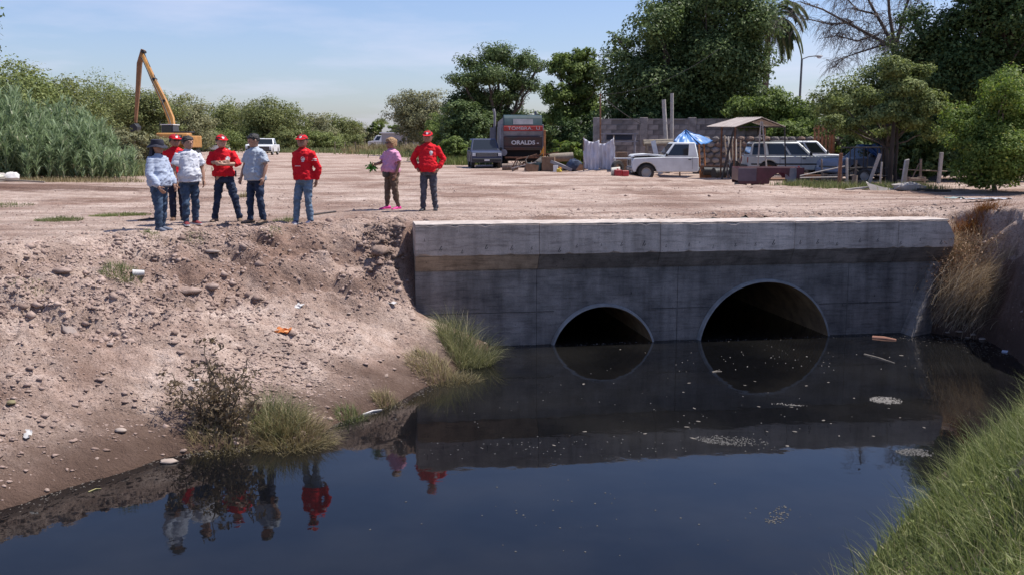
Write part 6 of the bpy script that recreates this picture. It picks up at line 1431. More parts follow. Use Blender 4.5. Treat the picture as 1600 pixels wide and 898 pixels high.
b = MB(); b.tube([EX(234, 105, 5.6), EX(228, 92, 6.1), EX(223, 78, 6.2)], 0.07, 8); b.tube([EX(252, 150, 4.4), EX(240, 118, 5.3)], 0.09, 8); b.build('hydraulic_ram', BLKPL, ex)
b = MB(); b.prism([(EX(u_, v_, 7.3).x, EX(u_, v_, 7.3).z) for u_, v_ in ((206, 206), (216, 207), (218, 199), (213, 193), (206, 197))], 6.8, 7.8); b.build('bucket', BLKPL, ex, bevel=0.02)
b = MB(); b.tube([EX(250, 208, 2.0), EX(250, 190, 2.0)], 0.04, 6); b.build('exhaust', BLKPL, ex)
# ============================================================ the yard on the right: block wall, shelter, junk
BLOCK = mat('grey_block', (0.20, 0.175, 0.165), 0.95, col2=(0.34, 0.30, 0.28), scale=3, bump=0.5, bscale=30); BLOCKD = mat('dark_block', (0.12, 0.105, 0.10), 0.95, col2=(0.22, 0.195, 0.185), scale=3, bump=0.5, bscale=30)
MORTAR = mat('mortar', (0.17, 0.15, 0.14), 0.95); WOOD = mat('weathered_wood', (0.15, 0.105, 0.08), 0.9, col2=(0.30, 0.235, 0.19), scale=5, streak=(4, 4, 0.5), bump=0.4, bscale=30); WOODR = mat('reddish_wood', (0.17, 0.075, 0.045), 0.9, col2=(0.30, 0.15, 0.09), scale=5, streak=(4, 4, 0.5))
PALEW = mat('pale_post', (0.40, 0.36, 0.33), 0.9, var=0.15, scale=6); WHITES = mat('white_sheet', (0.55, 0.54, 0.60), 0.85, var=0.08, scale=3); TIN = mat('rusty_tin', (0.38, 0.31, 0.275), 0.7, col2=(0.60, 0.53, 0.48), scale=2.5, streak=(0.6, 5, 1)); IRON = mat('dark_iron', (0.05, 0.042, 0.04), 0.7, 0.2, var=0.3)
def seg(name, a, b_, r, m, parent, n=8): q = MB(); q.tube([a, b_], r, n); return q.build(name, m, parent, smooth=50)
# ---- block wall: courses of single blocks on a core
yw = 58.0; xa, xb_ = (928 - 800) * yw / 1538, (1262 - 800) * yw / 1538; zb = gz(xa + 2, yw) - 0.05
bw_ = empty('block_wall', (xa, yw, zb), 0, 'weathered grey concrete block wall closing the yard at the back', 'wall')
HT = 2.95; LEN = xb_ - xa
b = MB(); b.bbox(0, LEN, 0.02, 0.13, 0, HT - 0.01); b.build('mortar_core', MORTAR, bw_, smooth=0)
protos = []
for k in range(3):
    q = MB(); q.box((0, 0, 0), (0.585, 0.16, 0.283)); o = q.build('block', BLOCK if k != 1 else BLOCKD, bw_, smooth=0, bevel=0.012); protos.append(o)
rr_ = random.Random(4); first = [True] * 3
for r in range(int(HT / 0.295)):
    for c in range(int(LEN / 0.60) + 1):
        xx = 0.3 + c * 0.60 + (0.3 if r % 2 else 0)
        if xx > LEN - 0.25: continue
        if r >= 9 and rr_.random() < 0.18: continue
        k = rr_.choice((0, 0, 1, 2))
        if first[k]: o = protos[k]; first[k] = False
        else: o = protos[k].copy(); COL.objects.link(o)
        o.parent = bw_; o.location = (xx, 0.075 + rr_.uniform(-0.008, 0.008), 0.148 + r * 0.295)
for uu in (930, 1001, 1075, 1150):
    xx = (uu - 928) * yw / 1538; b = MB(); b.bbox(xx - 0.22, xx + 0.22, -0.06, 0.25, 0, HT + 0.12); b.build('pillar', BLOCK, bw_, smooth=0, bevel=0.015)
b = MB(); b.bbox(0.25, LEN, -0.02, 0.19, HT - 0.02, HT + 0.05); b.build('coping', BLOCK, bw_, smooth=0)
# ---- rubble stone wall behind the shelter
x, y = (1170 - 800) * 54 / 1538, 54.0
sw = empty('stone_wall', (x, y, gz(x, y)), 0, 'rough rubble stone wall behind the shelter and the station wagon', 'wall')
b = MB(); b.bbox(-3.2, 7.5, 0, 0.3, -0.1, 1.95); b.build('core', MORTAR, sw, smooth=0)
sp_ = []
for k in range(4):
    q = MB(); q.ell((0, 0, 0), (0.25, 0.14, 0.16), 7, 5, (rr_.uniform(0, 1), 0, 0)); 
    q.v = [(v[0] * rr_.uniform(0.85, 1.1), v[1], v[2] * rr_.uniform(0.85, 1.1)) for v in q.v]; sp_.append(q.build('stone', [BLOCK, BLOCKD, mat('brown_stone', (0.19, 0.13, 0.105), 0.95, var=0.25), BLOCK][k], sw, smooth=0))
k_ = 0
for r in range(7):
    for c in range(23):
        k = rr_.randrange(4); o = sp_[k] if k_ < 4 and sp_[k].location.x == 0 and k == k_ else sp_[k].copy()
        if o is sp_[k]: k_ += 1
        else: COL.objects.link(o)
        o.parent = sw; o.location = (-3.0 + c * 0.46 + (0.22 if r % 2 else 0) + rr_.uniform(-0.04, 0.04), -0.01, 0.13 + r * 0.28); o.rotation_euler = (0, rr_.uniform(-0.3, 0.3), 0)
# ---- white sheets on posts
y = 50.5
sc_ = empty('sheet_screen', (0, 0, 0), 0, 'white cloth sheets hung on posts as a screen beside the earth heap', 'cloth screen')
yb = 50.2
for (u0, u1, ta, tb, k) in ((911, 936, 215, 219, 1), (934, 960, 224, 214, 2)):
    c = [Q(u0 + 1, 262, yb + 0.05 * k), Q(u1, 270, yb - 0.25 * k), Q(u1, tb, yb - 0.25 * k), Q(u0, ta, yb + 0.05 * k)]
    cloth_sheet('sheet', c, 26, 18, 0.16, 0.22, WHITES, sc_, k)
for uu, vv in ((912, 214), (935, 216), (959, 212)):
    seg('post', Q(uu, 272, yb + 0.05), Q(uu, vv, yb + 0.05), 0.03, WOOD, sc_)
# ---- poles
def pole(name, label, u, v0, v1, y, r, m, du=0, cat='pole'):
    o = MB(); a = Q(u, v0, y); a.z = gz(a.x, a.y) - 0.1; t_ = Q(u + du, v1, y); o.tube([(0, 0, 0), t_ - a], [r, r * 0.85], 10)
    q = o.build(name, m, None, smooth=50); q.location = a; return tag(q, label, cat)
pole('rusty_pole', 'thin rusty pole rising behind the white sheets', 938, 265, 146, 52.5, 0.045, RUST)
pole('timber_pole', 'leaning pale pole behind the pickup cab, left of two', 1044, 250, 156, 55, 0.13, PALEW, -7)
pole('timber_pole', 'upright pale pole behind the pickup cab, right of two', 1050, 250, 146, 55.5, 0.11, PALEW)
pole('utility_pole', 'tall grey concrete utility pole behind the refuse truck', 816, 240, 120, 90, 0.14, mat('pole_concrete', (0.40, 0.38, 0.36), 0.9))
def wire(label, a, c, sag, r=0.014):
    pts = []
    for i in range(15):
        t = i / 14; q = a.lerp(c, t); q.z -= sag * 4 * t * (1 - t); pts.append(q)
    b = MB(); b.tube(pts, r, 4); o = b.build('overhead_wire', IRON, None); return tag(o, label, 'wire')
wire('slack wire from the rusty pole down to the block wall', Q(938, 148, 52.5), Q(1001, 194, 57.8), 0.1, 0.02)
wire('thin wire crossing the huge dark tree from the rusty pole', Q(938, 148, 52.5), Q(1130, 72, 56), 0.6, 0.012)
# ---- street lamp
b_ = base_at(1236, 71); sl = empty('street_lamp', b_, 0, 'grey street lamp with curved arm above the trees', 'street lamp'); s = PXM(71); h = (220 - 96) / s + CAM_Z - b_[2]
LAMPM = mat('lamp_grey', (0.13, 0.14, 0.15), 0.6); b = MB(); b.tube([(0, 0, 0), (0.06, 0, h * 0.6), (0.1, 0, h)], [0.10, 0.085, 0.07], 10); b.build('post', LAMPM, sl, smooth=50)
b = MB(); b.tube([(0.1, 0, h - 0.05), (0.55, 0, h + 0.12), (1.0, 0, h + 0.17)], 0.035, 8); b.build('arm', LAMPM, sl, smooth=50)
b = MB(); b.ell((1.25, 0, h + 0.17), (0.32, 0.13, 0.07)); hd = b.build('lamp_head', mat('lamp_head_grey', (0.30, 0.31, 0.32), 0.5), sl, smooth=60)
b = MB(); b.ell((1.30, 0, h + 0.08), (0.17, 0.10, 0.09)); b.build('lens', LAMP, hd, smooth=60)
# ---- shelter with tin roof
ys = 45.0; b_ = base_at(1160, ys); shl = empty('shelter', b_, 0, 'open shelter with a pale corrugated tin gable roof on rusty legs', 'shelter')
inv = Vector(b_)
def SQ(u, v, y): return Q(u, v, y) - inv
ridge = [SQ(1150, 185, 46.4), SQ(1191, 184, 43.6)]; left_ = [SQ(1104, 198, 46.4), SQ(1149, 198.5, 43.6)]; right_ = [SQ(1196, 198, 46.4), SQ(1228, 198.5, 43.6)]
def tin(a0, a1, c0, c1, name):
    n_, m_ = 40, 2; vs, fs = [], []
    for i in range(n_ + 1):
        t = i / n_
        for j in range(2):
            p = (a0.lerp(a1, t)).lerp(c0.lerp(c1, t), j); p = p + Vector((0, 0, 0.018 * math.sin(t * 2 * math.pi * 12))); vs.append(p)
    for i in range(n_): fs.append((2 * i, 2 * i + 1, 2 * i + 3, 2 * i + 2))
    k = len(vs); vs += [v - Vector((0, 0, 0.012)) for v in vs]; fs += [tuple(q + k for q in reversed(f)) for f in fs]
    q = MB(); q.add(vs, fs); return q.build(name, TIN, shl, smooth=60)
for i in range(3):
    a0, a1 = ridge[0].lerp(ridge[1], i / 3), ridge[0].lerp(ridge[1], (i + 1) / 3 - 0.01)
    tin(a0, a1, left_[0].lerp(left_[1], i / 3), left_[0].lerp(left_[1], (i + 1) / 3 - 0.01), 'roof_sheet'); tin(a0 + Vector((0, 0, 0.02)), a1 + Vector((0, 0, 0.02)), right_[0].lerp(right_[1], i / 3), right_[0].lerp(right_[1], (i + 1) / 3 - 0.01), 'roof_sheet')
g0 = Vector((0, 0, -inv.z))
def leg(u, vtop, y, ub, m=RUST, r=0.04, name='leg'):
    a = SQ(u, vtop, y); c = SQ(ub, 270, y); gp = c + inv; c.z = gz(gp.x, gp.y) - inv.z; return seg(name, a, c, r, m, shl)
leg(1149, 199, 43.7, 1146); leg(1128, 199, 46, 1126); leg(1147, 200, 43.7, 1128, IRON, 0.045, 'brace'); leg(1189, 190, 43.7, 1183, PALEW, 0.035); leg(1191, 190, 43.7, 1200, PALEW, 0.035); leg(1226, 199, 43.7, 1228, IRON, 0.03); leg(1195, 198, 46.2, 1195)
seg('tie_bar', SQ(1149, 199, 43.7), SQ(1227, 199, 43.7), 0.03, IRON, shl); seg('tie_bar', SQ(1149, 199, 43.7), SQ(1190, 185.5, 43.7), 0.03, IRON, shl); seg('tie_bar', SQ(1190, 185.5, 43.7), SQ(1227, 199, 43.7), 0.03, IRON, shl); seg('tie_bar', SQ(1185, 212, 43.7), SQ(1195, 212, 43.7), 0.025, PALEW, shl)
for i, (u0, u1) in enumerate(((1138, 1132), (1142, 1138), (1146, 1144), (1151, 1150), (1156, 1157))):
    a, c = Q(u1, 212 + i * 2, 46.8), Q(u0, 265, 45.8); c.z = gz(c.x, c.y); b = MB(); b.tube([(0, 0, 0), a - c], 0.035, 6); o = b.build('leaning_pole', PALEW if i % 2 else WOOD, None, smooth=50); o.location = c
    tag(o, ['leftmost pale pole leaning under the shelter', 'second pole leaning under the shelter from the left', 'middle pole leaning under the shelter', 'fourth pole leaning under the shelter from the left', 'rightmost pole leaning under the shelter'][i], 'pole', 'poles leaning under the shelter')
# ---- blue tarp tent
tt = empty('tarp_tent', (0, 0, 0), 0, 'bright blue tarp peaked over an orange frame behind the pickup cab', 'tarp')
TARPB = mat('bright_blue_tarp', (0.06, 0.19, 0.46), 0.45, var=0.18, scale=2.5)
pk0 = Q(1070, 203, 52); 
for k, c in enumerate(([Q(1052, 221, 51.2), Q(1092, 226, 51.0), pk0 + Vector((0.04, 0, 0)), pk0], [Q(1092, 226, 51.0), Q(1114, 220, 52.6), pk0 + Vector((0.08, 0.05, 0)), pk0 + Vector((0.04, 0, 0))], [Q(1114, 220, 52.6), Q(1052, 221, 53.4), pk0, pk0 + Vector((0.08, 0.05, 0))])):
    cloth_sheet('tarp_panel', c, 20, 14, 0.10, 0.10, TARPB, tt, k + 7)
for uu, vv, yy in ((1092, 227, 51.05), (1100, 225, 52.4), (1060, 222, 52.5)):
    a = Q(uu, vv, yy); seg('leg', a, Vector((a.x + 0.12, a.y, gz(a.x, a.y))), 0.04, ORNG, tt)
seg('rail', Q(1066, 224, 51.3), Q(1094, 226, 51.1), 0.04, ORNG, tt)
# ---- steel table frame with roll and panels left of the pickup
fr = empty('steel_rack', (0, 0, 0), 0, 'grey steel rack with flat tops standing before the block wall', 'rack'); 
for uu in (944, 992):
    for yy in (54.0, 56.0): a = Q(uu, 209, yy); seg('leg', a, Vector((a.x, a.y, gz(a.x, a.y))), 0.06, GREYS, fr)
for vv in (209, 221): 
    a, c = Q(942, vv, 54), Q(996, vv, 54); b = MB(); b.bbox(a.x, c.x, 53.95, 56.05, a.z - 0.05, a.z + 0.02); b.build('shelf', GREYS, fr, smooth=0)
b = MB(); a, c = Q(948, 219, 54.6), Q(988, 211, 54.6); b.bbox(a.x, c.x, 54.6, 54.7, a.z, c.z); b.build('back_panel', NAVYP, fr, smooth=0)
def spot(u, y): x = (u - 800) * y / 1538; return x, y, gz(x, y)
def thing_at(name, label, u, y, fn, m, cat, rz=0.0, bevel=0.0, dz=0.0, smooth=35, group=None):
    b = MB(); fn(b); o = b.build(name, m, None, smooth=smooth, bevel=bevel); x, y, z = spot(u, y); o.location = (x, y, z + dz - 0.01); o.rotation_euler = (0, 0, rz); return tag(o, label, cat, group)
def lump(b, r, n=9, m=6, seed=0, rough=0.2):
    k = len(b.v); b.ell((0, 0, r[2] * 0.8), r, n, m); q = random.Random(seed)
    for i in range(k, len(b.v)): v = b.v[i]; f = 1 + q.uniform(-rough, rough); b.v[i] = (v[0] * f, v[1] * f, max(0, v[2] * f))
BAGB = mat('dark_blue_bag', (0.03, 0.045, 0.085), 0.5, var=0.3); BEIGE = mat('beige_roll', (0.25, 0.21, 0.165), 0.9, var=0.2); CARD = mat('cardboard', (0.20, 0.125, 0.08), 0.9, var=0.2); ORT = mat('orange_cloth', (0.60, 0.25, 0.03), 0.8, var=0.2); TEALC = mat('teal_plastic', (0.06, 0.12, 0.14), 0.6, var=0.2); YELP = mat('yellow_plastic', (0.55, 0.42, 0.05), 0.5); REDP = mat('red_plastic', (0.35, 0.02, 0.03), 0.5, var=0.2); BONE = mat('bone_plastic', (0.55, 0.52, 0.44), 0.6, var=0.1)
thing_at('timber_bundle', 'long rolled timber bundle lying on the block wall side behind the pickup', 1025, 54.5, lambda b: [b.cyl((-0.85, k * 0.12 - 0.1, 1.55 + 0.12 * (k % 2)), (0.75, k * 0.12 - 0.1, 1.6 + 0.12 * (k % 2)), 0.11, 8) for k in range(4)] + [b.bbox(-0.7, -0.6, -0.2, 0.3, 0, 1.5), b.bbox(0.5, 0.6, -0.2, 0.3, 0, 1.5)], BEIGE, 'timber')
thing_at('tin_sheet', 'white tin sheet leaning upright behind the pickup bonnet', 1022, 53, lambda b: b.box((0, 0, 0.9), (0.25, 0.03, 1.8), rot=(0, R(-14), 0)), WHITEP, 'sheet')
thing_at('cardboard_box', 'brown box stack seen between the sheets and the pickup', 966, 51.5, lambda b: [b.bbox(-0.35, 0.35, -0.3, 0.3, 0, 0.55), b.bbox(-0.25, 0.28, -0.28, 0.26, 0.56, 0.95)], CARD, 'box', 0.2, 0.01)
thing_at('drum', 'blue grey drum behind the front of the pickup', 985, 52, lambda b: b.lathe([(0.02, 0), (0.29, 0), (0.3, 0.3), (0.29, 0.31), (0.3, 0.6), (0.29, 0.85), (0.02, 0.86)], n=18), BAGB, 'drum')
thing_at('work_bench', 'low white-topped bench beside the hanging sheets', 970, 49.5, lambda b: [b.bbox(-0.45, 0.45, -0.3, 0.3, 0.66, 0.72)] + [b.bbox(x_ - 0.03, x_ + 0.03, y_ - 0.03, y_ + 0.03, 0, 0.66) for x_ in (-0.4, 0.4) for y_ in (-0.25, 0.25)], SILVER, 'bench')
thing_at('red_canister', 'red plastic canisters on the ground at the front of the pickup', 967, 46.6, lambda b: [b.bbox(-0.30, 0.0, -0.15, 0.15, 0, 0.3), b.bbox(0.05, 0.36, -0.12, 0.16, 0, 0.26), b.cyl((-0.15, 0, 0.3), (-0.15, 0, 0.36), 0.05, 8)], REDP, 'canister', 0.2, 0.05)
thing_at('cream_bucket', 'cream bucket lying beside the red canisters', 959, 46.8, lambda b: b.lathe([(0.02, -0.2), (0.18, -0.2), (0.22, 0.2), (0.20, 0.2), (0.16, -0.15)], (0, 0, 0.21), 16, 'x'), BONE, 'bucket')
thing_at('old_tyre', 'black tyre standing between the sheets and the pickup', 962, 47.8, lambda b: b.lathe([(0.2, -0.1), (0.33, -0.1), (0.36, -0.05), (0.36, 0.05), (0.33, 0.1), (0.2, 0.1), (0.2, -0.1)], (0, 0, 0.36), 20, 'y', False), TYRE, 'tyre', 0.6)
# junk among the chassis
for i, (u, y, nm, lb, fn, m) in enumerate([
    (1100, 50, 'engine_block', 'rusty engine block on the ground under the chassis', lambda b: [b.bbox(-0.3, 0.3, -0.25, 0.25, 0, 0.4), b.bbox(-0.2, 0.25, -0.15, 0.15, 0.4, 0.6), b.cyl((0.3, 0, 0.2), (0.45, 0, 0.2), 0.14, 12)], RUST),
    (1121, 48.5, 'oil_drum', 'dark drum lying beside the rear axle', lambda b: b.lathe([(0.02, -0.4), (0.27, -0.4), (0.28, -0.1), (0.27, 0), (0.28, 0.3), (0.27, 0.4), (0.02, 0.4)], (0, 0, 0.28), 16, 'x'), BLKPL),
    (1148, 48, 'scrap_tangle', 'tangle of rusty scrap frame under the shelter', lambda b: [b.tube([(-0.6, 0, 0.1), (-0.3, 0.1, 0.75), (0.5, 0, 0.7), (0.7, 0.1, 0.1)], 0.04, 6), b.tube([(-0.5, 0.3, 0.05), (0.6, -0.2, 0.55)], 0.05, 6), b.bbox(-0.3, 0.4, -0.2, 0.2, 0.0, 0.3)], RUST),
    (1142, 44.5, 'old_tyre', 'worn tyre standing at the left leg of the shelter', lambda b: b.lathe([(0.2, -0.1), (0.36, -0.1), (0.4, -0.05), (0.4, 0.05), (0.36, 0.1), (0.2, 0.1), (0.2, -0.1)], (0, 0, 0.4), 20, 'y', False), TYRE),
    (1158, 49, 'white_part', 'pale curved car panel resting on scrap under the shelter', lambda b: b.ell((0, 0, 0.75), (0.5, 0.3, 0.22)), SILVER)]):
    thing_at(nm, lb, u, y, fn, m, 'scrap' if 'tyre' not in nm else 'tyre', 0.3 * i)
# ---- burgundy pickup bed lying in front of the wagon
x, y = (1192 - 800) * 38.5 / 1538, 38.5
pb = empty('pickup_bed', (x, y, gz(x, y) - 0.02), R(-4), 'burgundy pickup bed standing on blocks in front of the silver wagon', 'pickup bed')
b = MB(); arch = [(0.35 + 0.42 * math.cos(a), 0.18 + 0.42 * math.sin(a)) for a in [math.pi - math.pi * i / 10 for i in range(11)]]
b.prism([(-1.22, 0.28), (-1.2, 0.18)] + arch + [(1.18, 0.18), (1.22, 0.30), (1.22, 0.80), (-1.22, 0.80)], -0.85, -0.78); b.build('side_panel', BURG, pb, bevel=0.01)
b = MB(); b.prism([(-1.22, 0.28), (-1.2, 0.18)] + arch + [(1.18, 0.18), (1.22, 0.30), (1.22, 0.80), (-1.22, 0.80)], 0.78, 0.85); b.build('side_panel', BURG, pb, bevel=0.01)
b = MB(); b.bbox(-1.24, -0.55, -0.875, -0.853, 0.28, 0.78); b.build('primer_panel', PURP, pb, bevel=0.008)
b = MB(); b.bbox(-1.2, 1.2, -0.78, 0.78, 0.30, 0.36); b.build('bed_floor', RUST, pb)
b = MB(); b.bbox(1.16, 1.22, -0.78, 0.78, 0.30, 0.78); b.build('tailgate', BURG, pb)
b = MB(); b.bbox(-1.22, -1.16, -0.78, 0.78, 0.30, 0.78); b.build('front_board', BURG, pb)
for xx in (-1.0, -0.35, 0.95):
    b = MB(); b.bbox(xx - 0.13, xx + 0.13, -0.7, 0.7, 0.02, 0.20); b.build('support_block', WOOD, pb)
thing_at('red_fuel_can', 'bright red can standing at the right end of the burgundy bed', 1237, 38.3, lambda b: [b.bbox(-0.14, 0.14, -0.1, 0.1, 0, 0.55), b.cyl((0.08, 0, 0.55), (0.08, 0, 0.65), 0.04, 8)], REDP, 'can', 0.2, 0.03, 0.12)
thing_at('grey_drum', 'grey drum at the right end of the burgundy bed', 1230, 37.8, lambda b: b.lathe([(0.02, 0), (0.24, 0), (0.25, 0.25), (0.24, 0.27), (0.25, 0.5), (0.24, 0.72), (0.02, 0.73)], n=16), GREYS, 'drum')
# ---- fence posts, rails, cage trailer, timber at the right
def fpost(label, u, v0, v1, y, w_, m, lean=0.0, top=0.0):
    x, yy, z = spot(u, y); h = (v0 - v1) / PXM(y); b = MB()
    b.add([(-w_, -w_, -0.1), (w_, -w_, -0.1), (w_, w_, -0.1), (-w_, w_, -0.1), (-w_ * 0.9 + lean, -w_, h), (w_ * 0.9 + lean, -w_, h + top), (w_ * 0.9 + lean, w_, h + top), (-w_ * 0.9 + lean, w_, h)], [(3, 2, 1, 0), (4, 5, 6, 7), (0, 1, 5, 4), (1, 2, 6, 5), (2, 3, 7, 6), (3, 0, 4, 7)])
    o = b.build('fence_post', m, None, bevel=0.01); o.location = (x, yy, z); return tag(o, label, 'post')
fpost('reddish wooden fence post right of the silver wagon', 1303, 300, 246, 34, 0.055, WOODR, 0.02)
fpost('thin grey post right of the reddish post', 1316, 298, 252, 34.5, 0.035, PALEW, -0.06)
fpost('thin pale post left of the tree trunks', 1366, 292, 255, 35, 0.03, PALEW, 0.03)
fpost('stout pale fence post right of the tree trunks', 1401, 297, 255, 34, 0.07, PALEW, 0.10, 0.04)
fpost('pale post at the edge of the sunlit bush', 1456, 288, 240, 37, 0.06, PALEW, 0.05)
for i, (u0, v0, u1, v1, yy) in enumerate(((1250, 275, 1320, 260, 35.5), (1250, 278, 1310, 277, 35.2), (1405, 265, 1480, 268, 37), (1400, 282, 1450, 282, 37), (1420, 290, 1436, 256, 38))):
    a, c = Q(u0, v0, yy), Q(u1, v1, yy); b = MB(); b.tube([(0, 0, 0), c - a], 0.022, 6); o = b.build('rail', WOOD if i > 1 else PALEW, None); o.location = a
    tag(o, ['pale slanting rail ending at the reddish post', 'lower pale rail ending at the reddish post', 'upper rail in the shade right of the stout pale post', 'lower rail in the shade right of the stout pale post', 'slanting stick crossing the shaded rails'][i], 'rail')
cg = empty('cage_trailer', spot(1342, 37.5), 0, 'dark steel cage trailer with small wheel beside the tree trunks', 'trailer')
for z in (0.25, 0.55, 1.30):
    for (xa_, ya_, xb2, yb2) in ((-0.75, -0.5, 0.75, -0.5), (-0.75, 0.5, 0.75, 0.5), (-0.75, -0.5, -0.75, 0.5), (0.75, -0.5, 0.75, 0.5)):
        seg('bar', (xa_, ya_, z), (xb2, yb2, z), 0.022, IRON, cg)
for xx in (-0.75, -0.25, 0.25, 0.75):
    for yy in (-0.5, 0.5): seg('upright', (xx, yy, 0.25), (xx, yy, 1.30), 0.02, IRON, cg)
b = MB(); b.bbox(-0.74, 0.74, -0.48, 0.48, 0.24, 0.28); b.build('floor', WOOD, cg)
wheel(cg, -0.25, -0.62, 0.26, 0.15, out=-1)
wheel(cg, -0.25, 0.62, 0.26, 0.15, out=1)
seg('tow_bar', (-0.75, 0, 0.26), (-2.0, -0.2, 0.12), 0.035, RUST, cg)
thing_at('slatted_panel', 'orange wooden slatted panel behind the silver wagon', 1277, 53.2, lambda b: [b.bbox(-0.55 + i * 0.2, -0.43 + i * 0.2, -0.02, 0.02, 1.0, 2.55) for i in range(6)] + [b.bbox(-0.58, 0.6, 0.025, 0.06, z_, z_ + 0.1) for z_ in (1.15, 2.3)] + [b.bbox(-0.5, -0.42, 0.06, 0.14, 0, 2.5), b.bbox(0.42, 0.5, 0.06, 0.14, 0, 2.5)], mat('orange_wood', (0.42, 0.18, 0.09), 0.8, var=0.25), 'panel')
for i, (u, y, r, h) in enumerate(((1380, 36.6, 0.085, 2.5), (1390, 37, 0.06, 2.5), (1372, 37.4, 0.05, 2.3))):
    x, yy, z = spot(u, y); b = MB(); limb(b, (0, 0, -0.1), (0.1 - 0.1 * i, 0.1, h), r * 1.2, r * 0.7, 0.03, 5, 9); o = b.build('trunk', mat('shaded_bark', (0.045, 0.034, 0.028), 0.95, var=0.3, scale=9, streak=(1, 1, 0.25)), SHADE, smooth=60); o.location = (x - SHADE.location.x, yy - SHADE.location.y, z - SHADE.location.z)
thing_at('shed_wall', 'dark shaded shack with a pale tin edge behind the trunks', 1425, 41, lambda b: [b.bbox(-0.9, 0.9, 0, 1.5, 0, 2.2), b.box((0, 0.6, 2.28), (2.1, 1.9, 0.05), rot=(R(6), 0, 0))], IRON, 'shack')
thing_at('tin_strip', 'pale tin sheet on the dark shack under the big tree', 1425, 40.6, lambda b: b.box((0, 0, 2.0), (1.1, 0.02, 0.3)), TIN, 'sheet', dz=0.0)
# rubble strip at the foot of the fence
thing_at('white_slab', 'broken white board lying at the foot of the trunks', 1365, 32.5, lambda b: b.add([(-0.42, 0, 0.26), (-0.30, -0.1, 0.0), (0.55, -0.05, 0.0), (0.6, 0.1, 0.06), (-0.1, 0.15, 0.12), (-0.4, 0.1, 0.30)], [(0, 1, 2, 3, 4, 5), (5, 4, 3, 2, 1, 0)]), PALEW, 'board', smooth=0)
thing_at('pale_rubble', 'pale lump of rubble at the foot of the stout post', 1410, 32.5, lambda b: lump(b, (0.55, 0.3, 0.14), 11, 6, 3), PALEW, 'rubble', smooth=0)
thing_at('dark_plank', 'dark flat plank lying before the sunlit bush', 1450, 32, lambda b: b.box((0, 0, 0.06), (1.0, 0.25, 0.06), rot=(0, R(3), 0)), IRON, 'plank', 0.05)
thing_at('grey_plank', 'long grey plank on the ground left of the broken white board', 1335, 32.6, lambda b: b.box((0, 0, 0.05), (0.9, 0.14, 0.05), rot=(0, R(-6), 0)), PALEW, 'plank', 0.05)
